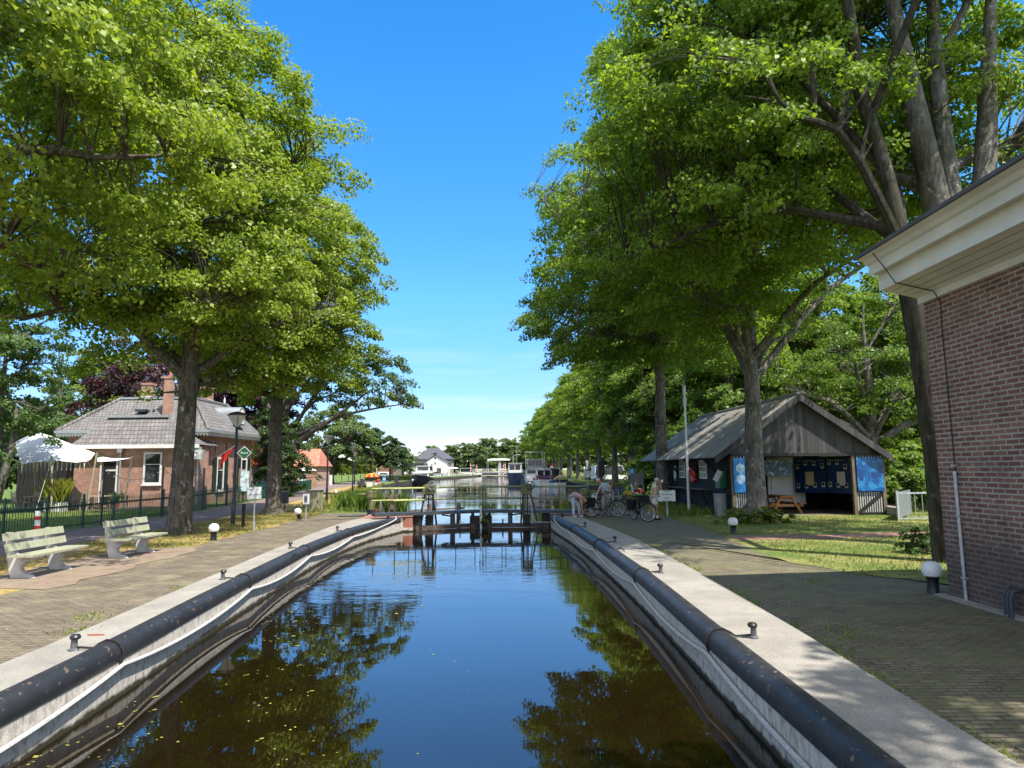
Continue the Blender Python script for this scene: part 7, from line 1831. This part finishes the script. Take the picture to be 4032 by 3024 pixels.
# ============================================================ boats
def hull(L, B, H, bowrise=.35, tr=.75, n=12):
    rows = []
    for i in range(n + 1):
        f = i / n; x = -L / 2 + L * f
        w_ = B / 2 * (tr + (1 - tr) * min(1, f * 3)) * (1 if f < .55 else math.sqrt(max(0.0, 1 - ((f - .55) / .45) ** 2.2)) + .012)
        z = H * (1 + bowrise * max(0, f - .4) ** 2 * 2.5)
        rows.append((x, w_, z))
    return rows
def boat(name, label, loc, rz, L, B, H, hm, dm, cat='boat', cabins=(), bowrise=.35, stripe=None, tr=.75, grp='boats moored along the canal'):
    t = thing(name, label, cat, (loc[0], loc[1], WZ), rz, grp); R_ = hull(L, B, H, bowrise, tr)
    q = MB()
    P = []; n = len(R_)
    for (x, w_, z) in R_:
        P.append([(x, -w_, z), (x, -w_ * .96, z * .45), (x * .985, -w_ * .80, -.05), (x * .98, 0, -.35), (x * .985, w_ * .80, -.05), (x, w_ * .96, z * .45), (x, w_, z)])
    vs = [p for r_ in P for p in r_]; fs = []
    for i in range(n - 1):
        for k in range(6): fs.append((i * 7 + k, (i + 1) * 7 + k, (i + 1) * 7 + k + 1, i * 7 + k + 1))
    fs.append(tuple(range(7)))
    q.add(vs, fs); hb = q.build('hull', hm, t)
    q = MB(); q.strip([(x, -w_ * .98, z - .06) for x, w_, z in R_], [(x, w_ * .98, z - .06) for x, w_, z in R_]); q.build('deck', dm, t)
    q = MB(); q.tube([(x, -w_, z) for x, w_, z in R_] + [(x, w_, z) for x, w_, z in reversed(R_)], .05, 6); q.build('gunwale', stripe or M['white'], t)
    for (x0, x1, w_, z0, z1, m, glz) in cabins:
        q = MB(); q.prism([(x0, -w_ / 2, z0), (x1, -w_ / 2, z0), (x1 - .25, -w_ / 2, z1), (x0 + .1, -w_ / 2, z1)], (0, w_, 0)); cbn = q.build('cabin', m, t, smooth=False)
        if glz:
            q = MB(); h0, h1 = z0 + (z1 - z0) * .35, z1 - (z1 - z0) * .12
            for s_ in (-1, 1):
                for k in range(3):
                    a_ = x0 + .25 + (x1 - x0 - .6) * k / 3; q.box(a_, a_ + (x1 - x0 - .6) / 3 - .1, s_ * (w_ / 2 + .006) - .006, s_ * (w_ / 2 + .006) + .006, h0, h1)
            q.box(x0 + .02, x0 + .06, -w_ * .42, -.06, h0, h1) ; q.box(x0 + .02, x0 + .06, .06, w_ * .42, h0, h1)
            q.bar((x1 - .06, 0, h0), (x1 - .19, 0, h1), w_ * .84, .03, (1, 0, .3)); q.build('windows', M['glass'], cbn)
            q = MB(); q.box(x0 - .05, x1 - .1, -w_ / 2 - .08, w_ / 2 + .08, z1 + .002, z1 + .07); q.build('cabin_roof', M['white'], cbn)
    return t
def atw(u, y): return D(u, 1900, y).x
M['hullwhite'] = mat('white_hull', (.68, .68, .66), .3, var=.04); M['hullblue'] = mat('dark_blue_hull', (.015, .03, .07), .3); M['hullblack'] = mat('black_hull', (.006, .006, .007), .3); M['maroon'] = mat('maroon_canvas', (.06, .02, .05), .8); M['navyc'] = mat('navy_canvas', (.012, .018, .045), .8); M['tarp'] = mat('yellow_tarpaulin', (.45, .42, .15), .7)
def flag_on(par, x, y, z, h, cols, lab):
    t = thing('boat_flag', lab, 'flag', (par.location.x + x, par.location.y + y, par.location.z + z)); q = MB(); q.tube([(0, 0, 0), (0, 0, h)], .02, 6); q.build('staff', M['white'], t)
    for k, c in enumerate(cols): q = MB(); q.bar((.05, 0, h - .25 - k * .28), (.42, .05, h - .42 - k * .28), .02, .27); q.build('band', c, t)
    return t
tb = boat('motor_yacht', 'black-hulled yacht with a tall white superstructure on the left bank', (atw(1660, 117), 118), R(-92), 11, 3.3, 1.25, M['hullblack'], M['white'], 'boat', [(-4.4, 1.6, 2.6, 1.2, 2.0, M['hullwhite'], True), (-4.0, -.4, 2.3, 2.08, 3.2, M['hullwhite'], True)], .5, M['steel'])
q = MB(); q.tube([(2, -1.3, 1.5), (2, -1.3, 2.2), (5, -.3, 2.6), (5.3, 0, 2.6), (5, .3, 2.6), (2, 1.3, 2.2), (2, 1.3, 1.5)], .03, 6); q.build('rail', M['steel'], tb)
q = MB(); q.ball((4.9, -.8, .8), .22, 10, .3); q.build('fender', M['steel'], tb)
ty = boat('motor_yacht', 'large white motor yacht with a grey wheelhouse hood on the far bank', (atw(2110, 111), 113), R(88), 12, 3.7, 1.5, M['hullwhite'], M['white'], 'boat', [(-4.6, 3.2, 3.0, 1.45, 2.5, M['hullwhite'], True), (-4.2, -.6, 2.7, 2.58, 4.0, mat('grey_hood', (.30, .32, .32), .5), True)], .4, M['grey'])
q = MB(); q.tube([(-5.6, -1.5, 1.6), (-5.6, -1.5, 5.2), (-5.6, 1.5, 5.2), (-5.6, 1.5, 1.6)], .05, 8); q.tube([(-5.6, 0, 5.2), (-5.6, 0, 5.6)], .03, 6); q.build('mast_arch', M['steel'], ty)
for y, m, nm in ((-.9, M['white'], 'pale pennant at one end of the yacht mast arch'), (0, mat('orange_pennant', (.5, .12, .06), .7), 'orange pennant in the middle of the yacht mast arch'), (.9, M['cargrey'], 'grey pennant at the other end of the yacht mast arch')):
    q = MB(); q.bar((0, 0, 0), (.1, .04, -1.6), .05, .36); o = q.build('pennant', m, None, (ty.location.x - y, ty.location.y - 5.6, WZ + 5.1)); tag(o, nm, 'pennant', 'pennants on the yacht mast arch')
ta = boat('barge', 'dark blue converted barge with a small white wheelhouse behind the yachts', (atw(2036, 128), 131), R(86), 15, 3.4, 1.9, M['hullblue'], M['darkgrey'], 'boat', [(-5.5, -2.2, 2.4, 1.8, 3.6, M['hullwhite'], True), (-1.5, 4, 2.4, 1.8, 2.4, M['darkgrey'], False)], .35, M['darkgrey'])
q = MB(); q.tube([(-3, .5, 3.6), (-3, .5, 5.0), (-3, -.2, 5.3), (-3, -.9, 5.2)], .05, 8); q.tube([(0, 0, 2), (0, 0, 7.2)], .05, 8); q.build('mast', M['steel'], ta)
tcb = boat('cabin_cruiser', 'white cabin cruiser with a maroon cover and blue-topped windscreen', (atw(2140, 98), 100), R(92), 8.2, 2.8, 1.05, M['hullwhite'], M['maroon'], 'boat', [(-2.8, .6, 2.2, 1.0, 2.5, M['hullwhite'], True)], .3, M['maroon'])
q = MB(); q.prism([(-4.0, -1.2, 1.05), (-3.0, -1.2, 1.5), (-3.0, 1.2, 1.5), (-4.0, 1.2, 1.05)], (0, 0, .15)); q.build('cover', M['maroon'], tcb)
flag_on(tcb, .9, -4.0, 1.0, 2.4, [M['red_cloth'], M['white'], M['hullblue']], 'dutch tricolour flag on the stern of the white cabin cruiser')
boat('launch', 'brown wooden launch with a dark flat roof between the cruiser and the bank', (atw(2176, 107), 108), R(90), 7.5, 2.4, 1.0, mat('brown_hull', (.06, .03, .02), .4), M['wood'], 'boat', [(-2.6, 1.4, 2.0, .95, 2.6, mat('brown_cabin', (.09, .045, .03), .5), True)], .3, M['wood'])
te = boat('tender', 'dark open boat covered by a yellow tarpaulin', (atw(2208, 99), 100), R(90), 5.6, 2.2, .95, M['hullblue'], M['navyc'], 'boat', (), .3, M['darkgrey'])
q = MB(); q.prism([(-2.4, -.95, 1.0), (-2.4, .95, 1.0), (-2.4, 0, 1.75)], (4.0, 0, -.1)); q.build('tarpaulin', M['tarp'], te)
tf = boat('speedboat', 'small white speedboat with a navy cover moored nearest the lock', (atw(2198, 91), 92), R(94), 5.0, 2.1, .75, M['hullwhite'], M['navyc'], 'boat', (), .3, M['navyc'])
q = MB(); q.prism([(-1.8, -.85, .78), (-1.8, .85, .78), (-1.8, 0, 1.12)], (3.2, 0, .0)); q.build('cover', M['navyc'], tf)
flag_on(tf, .1, -2.4, .7, 1.5, [M['red_cloth'], M['white']], 'small flag on the stern of the navy-covered speedboat')
# ============================================================ drawbridge and the far bank
by_ = 256.0
def bx(u): return D(u, 1850, by_).x
t = thing('drawbridge', 'white lifting bridge with one pylon and a balance beam over the canal', 'bridge', (bx(1950), by_, 0))
z0, z1 = D(1950, 1862, by_).z, D(1950, 1868, by_).z
q = MB(); q.box(bx(1868), bx(2034), by_, by_ + 6, z1, z0 + .25); W(q, 'deck', M['white'], t)
q = MB(); q.box(bx(1898), bx(1962), by_ - .06, by_ - .003, z1 - .3, z0); q.box(bx(1975), bx(1998), by_ - .06, by_ - .003, z1 - .3, z0 - .2); W(q, 'girder', M['darkgrey'], t)
for zz, m in ((z0 + .5, M['white']), (z0 + .95, M['tarp']), (z0 + 1.4, M['white'])): q = MB(); q.tube([(bx(1866), by_ - .1, zz), (bx(2036), by_ - .1, zz)], .07, 6); W(q, 'handrail', m, t)
for k in range(13): q = MB(); x = bx(1868) + (bx(2034) - bx(1868)) * k / 12; q.box(x - .05, x + .05, by_ - .15, by_ - .05, z0 + .2, z0 + 1.4); W(q, 'rail_post', M['white'], t)
M['lilacgrey'] = mat('pale_lilac_grey_paint', (.42, .40, .46), .5)
zt_ = D(1970, 1812, by_).z
q = MB(); q.prism([(bx(1961), by_ + 1, 0), (bx(1974), by_ + 1, 0), (bx(1972), by_ + 1, zt_), (bx(1963), by_ + 1, zt_)], (0, 1.0, 0)); W(q, 'pylon', M['lilacgrey'], t, False)
q = MB(); q.prism([(bx(1919), by_ + .6, zt_ - .1), (bx(2008), by_ + .6, zt_ - .1), (bx(2009), by_ + .6, zt_ + .45), (bx(1990), by_ + .6, zt_ + .75), (bx(1940), by_ + .6, zt_ + .75), (bx(1919), by_ + .6, zt_ + .45)], (0, 3, 0)); W(q, 'balance_beam', M['white'], t, False)
for u in (1919, 1924): q = MB(); q.tube([(bx(u), by_ + .7, zt_), (bx(u - 3), by_ + .7, z0 + .3)], .06, 6); W(q, 'hanger', M['lilacgrey'], t)
PG = 'red and white banded posts at the drawbridge'
for u, v0, y, lb_ in ((1853, 1824, 250, 'tallest red and white banded post left of the bridge deck'), (1877, 1829, 255, 'slimmer red and white banded post at the start of the bridge deck'), (1982, 1827, 255, 'red and white banded post just beside the bridge pylon'), (1989, 1822, 257, 'red and white banded post farther from the bridge pylon')):
    p = D(u, 1860, y); h = D(u, v0, y).z; tt = thing('banded_post', lb_, 'post', (p.x, y, 0), 0, PG); q = MB(); q.tube([(0, 0, 0), (0, 0, h)], .2, 8); q.build('post', M['white'], tt)
    for k in range(4): q = MB(); q.lathe([(.21, h - .5 - k * .95), (.21, h - .05 - k * .95)], 8); q.build('band', M['red'], tt)
t = thing('bank_railing', 'white and red railing along the curved left bank before the bridge', 'railing', (-18, 190, 0))
pts = [(-20.8, 172), (-19.0, 195), (-17.3, 214), (-15.2, 232), (-13.3, 246)]
for zz, m in ((.55, M['white']), (1.05, mat('pink_rail', (.6, .35, .32), .5))): q = MB(); q.tube([(x, y, zz) for x, y in pts], .06, 6); W(q, 'rail', m, t)
for i in range(4):
    for k in range(5): q = MB(); x = pts[i][0] + (pts[i + 1][0] - pts[i][0]) * k / 5; y = pts[i][1] + (pts[i + 1][1] - pts[i][1]) * k / 5; q.box(x - .05, x + .05, y - .05, y + .05, 0, 1.05); W(q, 'rail_post', M['white'], t)
# bridge-keeper hut and utility pole
p = D(1840, 1855, 268); t = thing('keeper_hut', 'small grey flat-roofed bridge keeper hut under the dark trees', 'building', (p.x, 268, 0)); q = MB(); q.box(-2.8, 2.8, 0, 3, 0, 2.6); q.build('wall', M['grey'], t); q = MB(); q.box(-3.1, 3.1, -.3, 3.3, 2.602, 2.85); q.build('roof', M['darkgrey'], t); q = MB(); q.box(-2.2, 2.2, -.03, -.003, 1.2, 2.2); q.build('window', M['glass'], t)
p = D(1626, 1850, 212); h = D(1626, 1787, 212).z; q = MB(); q.tube([(0, 0, 0), (0, 0, h)], .13, 8); q.tube([(0, 0, h - .4), (1.0, 0, h + .3), (1.6, 0, h - .2)], .05, 6); o = q.build('utility_pole', M['wood'], None, (p.x, 212, 0)); tag(o, 'brown utility pole beside the grey roof of the white house', 'pole')
# dark capsule-shaped signal board and kiosk on the right bank
p = D(2369, 1850, 33.0); t = thing('signal_board', 'dark capsule-shaped signal board cradled by curved green tubes', 'sign', (p.x, 33.0, 0))
ztp, zbt = D(2369, 1814, 33).z, D(2369, 1880, 33).z; r_ = .15
prof = [(r_ * math.cos(a), 0, ztp - r_ + r_ * math.sin(a)) for a in np.linspace(0, PI, 9)] + [(r_ * math.cos(a), 0, zbt + r_ + r_ * math.sin(a)) for a in np.linspace(PI, 2 * PI, 9)]
q = MB(); q.prism(prof, (0, .06, 0)); q.build('panel', mat('signal_navy', (.006, .008, .016), .6), t, smooth=False)
for s_ in (-1, 1): q = MB(); q.tube([(s_ * .05, .08, zbt - .25), (s_ * .12, .08, zbt - .05), (s_ * .26, .08, zbt + .15), (s_ * .27, .08, zbt + .3), (s_ * .17, .08, zbt + .38)], .028, 8); q.build('tube', M['olive'], t)
q = MB(); q.tube([(0, .08, 0), (0, .08, zbt + .1)], .045, 10); q.build('post', M['darkgrey'], t)
p = D(2509, 1890, 47); t = thing('info_kiosk', 'dark information kiosk board on the lawn behind the seated person', 'board', (p.x, 47, 0)); q = MB(); q.box(-.43, .43, -.06, .06, .85, 1.66); q.build('panel', mat('kiosk_slate', (.02, .03, .04), .4), t)
for x in (-.4, .4): q = MB(); q.box(x - .04, x + .04, -.05, .05, 0, .849); q.build('post', M['darkgrey'], t)
q = MB(); q.box(-.42, -.26, -.02, .02, 1.663, 1.95); q.build('blue_sign', mat('waterway_blue', (.02, .14, .5), .4), t)
t = thing('bank_sign', 'small white notice board on a post in the grass of the far bank', 'sign', (D(2313, 1890, 74).x + .0, 74, 0)); q = MB(); q.tube([(0, 0, 0), (0, 0, 2.6)], .04, 8); q.build('post', M['steel'], t); q = MB(); q.box(-.4, .4, -.06, -.03, 1.1, 1.75); q.build('panel', M['signwhite'], t); q = MB(); q.box(-.13, .13, -.06, -.03, 1.9, 2.9); q.build('upper_panel', M['signwhite'], t)
# ============================================================ ground cover
rng = np.random.default_rng(77)
def scatter(n, f):
    return f(n)
k = 15000; pts = np.column_stack([rng.uniform(-12.2, -8.7, k), 9 + rng.random(k) ** 0.8 * 25]); pts = pts[(np.sin(pts[:, 0] * 2.1 + pts[:, 1] * .9) + np.sin(pts[:, 1] * 2.7) > -.6) & ~((pts[:, 0] > -10.3) & (pts[:, 1] > 12) & (pts[:, 1] < 18))]
blades('dry_grass', 'dry yellow grass on the verge round the benches and trees', 'grass', pts, .075, .014, M['drygrass'], .8, 'stuff', seed=12)
k = 5200; pts = np.column_stack([rng.uniform(-12.2, -8.9, k), rng.uniform(18, 34, k)]); blades('verge_tufts', 'green grass tufts among the dry verge', 'grass', pts, .09, .014, M['grassleaf'], .7, 'stuff', seed=13)
k = 30000; pts = np.column_stack([6.2 + rng.random(k) * 12, 12.6 + rng.random(k) ** 1.1 * 20]); pts = pts[~((pts[:, 1] > 18.8 + (pts[:, 0] - 6) * .15) & (pts[:, 1] < 20.4 + (pts[:, 0] - 6) * .12)) & ~((pts[:, 0] > 8.9) & (pts[:, 0] < 15.6) & (pts[:, 1] > 27.5))]
blades('lawn_grass', 'green lawn grass between the path and the shed', 'grass', pts, .075, .013, M['grassleaf'], .75, 'stuff', seed=14)
k = 1700; yy = rng.uniform(3, 27, k); xx = np.interp(yy, yr, orr) + np.abs(rng.normal(0, .09, k)); keep = np.sin(yy * 1.9) + np.sin(yy * 5.1) > -.2; blades('edge_weeds', 'grass and weeds in the joint along the shaded coping', 'grass', np.column_stack([xx, yy])[keep], .055, .014, M['grassleaf'], 1.0, 'stuff', seed=15)
k = 260; c_ = [(-5.6, 8.9), (-5.9, 9.6), (-6.0, 9.9), (-5.75, 12.0), (4.0, 8.6), (3.9, 8.2), (5.2, 12.0)]; pts = np.array([(c_[i % 7][0] + rng.normal(0, .12), c_[i % 7][1] + rng.normal(0, .12)) for i in range(k)]); blades('paving_weeds', 'small green weeds growing in the paving joints', 'weeds', pts, .05, .02, M['grassleaf'], 1.2, 'stuff', seed=16)
k = 2600; pts = np.column_stack([rng.uniform(6.5, 9.0, k), rng.uniform(28.5, 40, k)]); blades('tall_grass', 'taller sunlit grass along the side wall of the shed', 'grass', pts, .28, .02, M['grassleaf'], .6, 'stuff', seed=17)
k = 9000; yy = rng.uniform(34, 82, k); xx = np.interp(yy, [b_[1] for b_ in BR], [b_[0] for b_ in BR]) + rng.random(k) ** 2 * 3; blades('bank_grass', 'rough grass on the right canal bank beyond the gates', 'grass', np.column_stack([xx, yy]), .35, .05, M['grassleaf'], .6, 'stuff', seed=18)
k = 7000; yy = rng.uniform(33, 95, k); xx = np.interp(yy, [b_[1] for b_ in BL], [b_[0] for b_ in BL]) - rng.random(k) ** 2 * 3; blades('bank_grass', 'rough grass on the left canal bank beyond the gates', 'grass', np.column_stack([xx, yy]), .28, .05, M['grassleaf'], .6, 'stuff', seed=19)
k = 5000; pts = np.column_stack([rng.uniform(-24, -16.3, k), rng.uniform(21, 36, k)]); blades('cafe_lawn', 'lawn grass behind the green iron fence', 'grass', pts, .10, .02, M['grassleaf'], .7, 'stuff', seed=20)
# duckweed and leaf litter afloat
k = 520; P = np.column_stack([-4.3 + np.abs(rng.normal(0, 1.25, k)), 3.2 + rng.random(k) ** 1.2 * 11, np.full(k, WZ + .004)]); P = P[P[:, 0] < 1.5]
lane = np.sin(P[:, 0] * 3 + P[:, 1] * 1.1) + rng.normal(0, .4, len(P)) > -.2; P = P[lane]
n = len(P); Nn = np.tile([0, 0, 1.0], (n, 1)); S = rng.uniform(.014, .042, n) * (1 + (rng.random(n) > .93) * 1.4)
vv = leafmesh(P, Nn, S, rng, 0.8); vv[:, 2] = WZ + .004
M['weed'] = mat('floating_weed', (.28, .27, .05), .6, var=.25, scale=1.5, kind='World')
o = leafobj('floating_weed', vv, M['weed'], None); tag(o, 'yellow-green bits of weed and leaves floating on the dark water', 'floating weed', kind='stuff')
k = 420; P = np.column_stack([np.where(rng.random(k) < .5, rng.uniform(-8.5, -5.6, k), rng.uniform(3.6, 6.4, k)), rng.uniform(4, 26, k), np.full(k, .022)]); n = len(P)
vv = leafmesh(P, np.tile([0, 0, 1.0], (n, 1)) + rng.normal(0, .15, (n, 3)), rng.uniform(.02, .05, n), rng, .6); vv[:, 2] = np.maximum(vv[:, 2], .013)
o = leafobj('leaf_litter', vv, mat('dry_leaf_litter', (.34, .28, .14), .8, var=.3, scale=3, kind='World'), None); tag(o, 'scattered dry leaves and bits of litter on the paving', 'leaf litter', kind='stuff')
p = G(378, 2500, .034); q = MB(); q.prism([(-.1, -.012, 0), (.0, -.025, 0), (.1, -.01, 0), (.1, .012, 0), (0, .02, 0), (-.1, .012, 0)], (0, 0, .008)); o = q.build('fallen_leaf', mat('orange_brown_leaf', (.36, .10, .04), .7), None, p); tag(o, 'orange-brown dead leaf lying on the coping near the bollard', 'leaf')
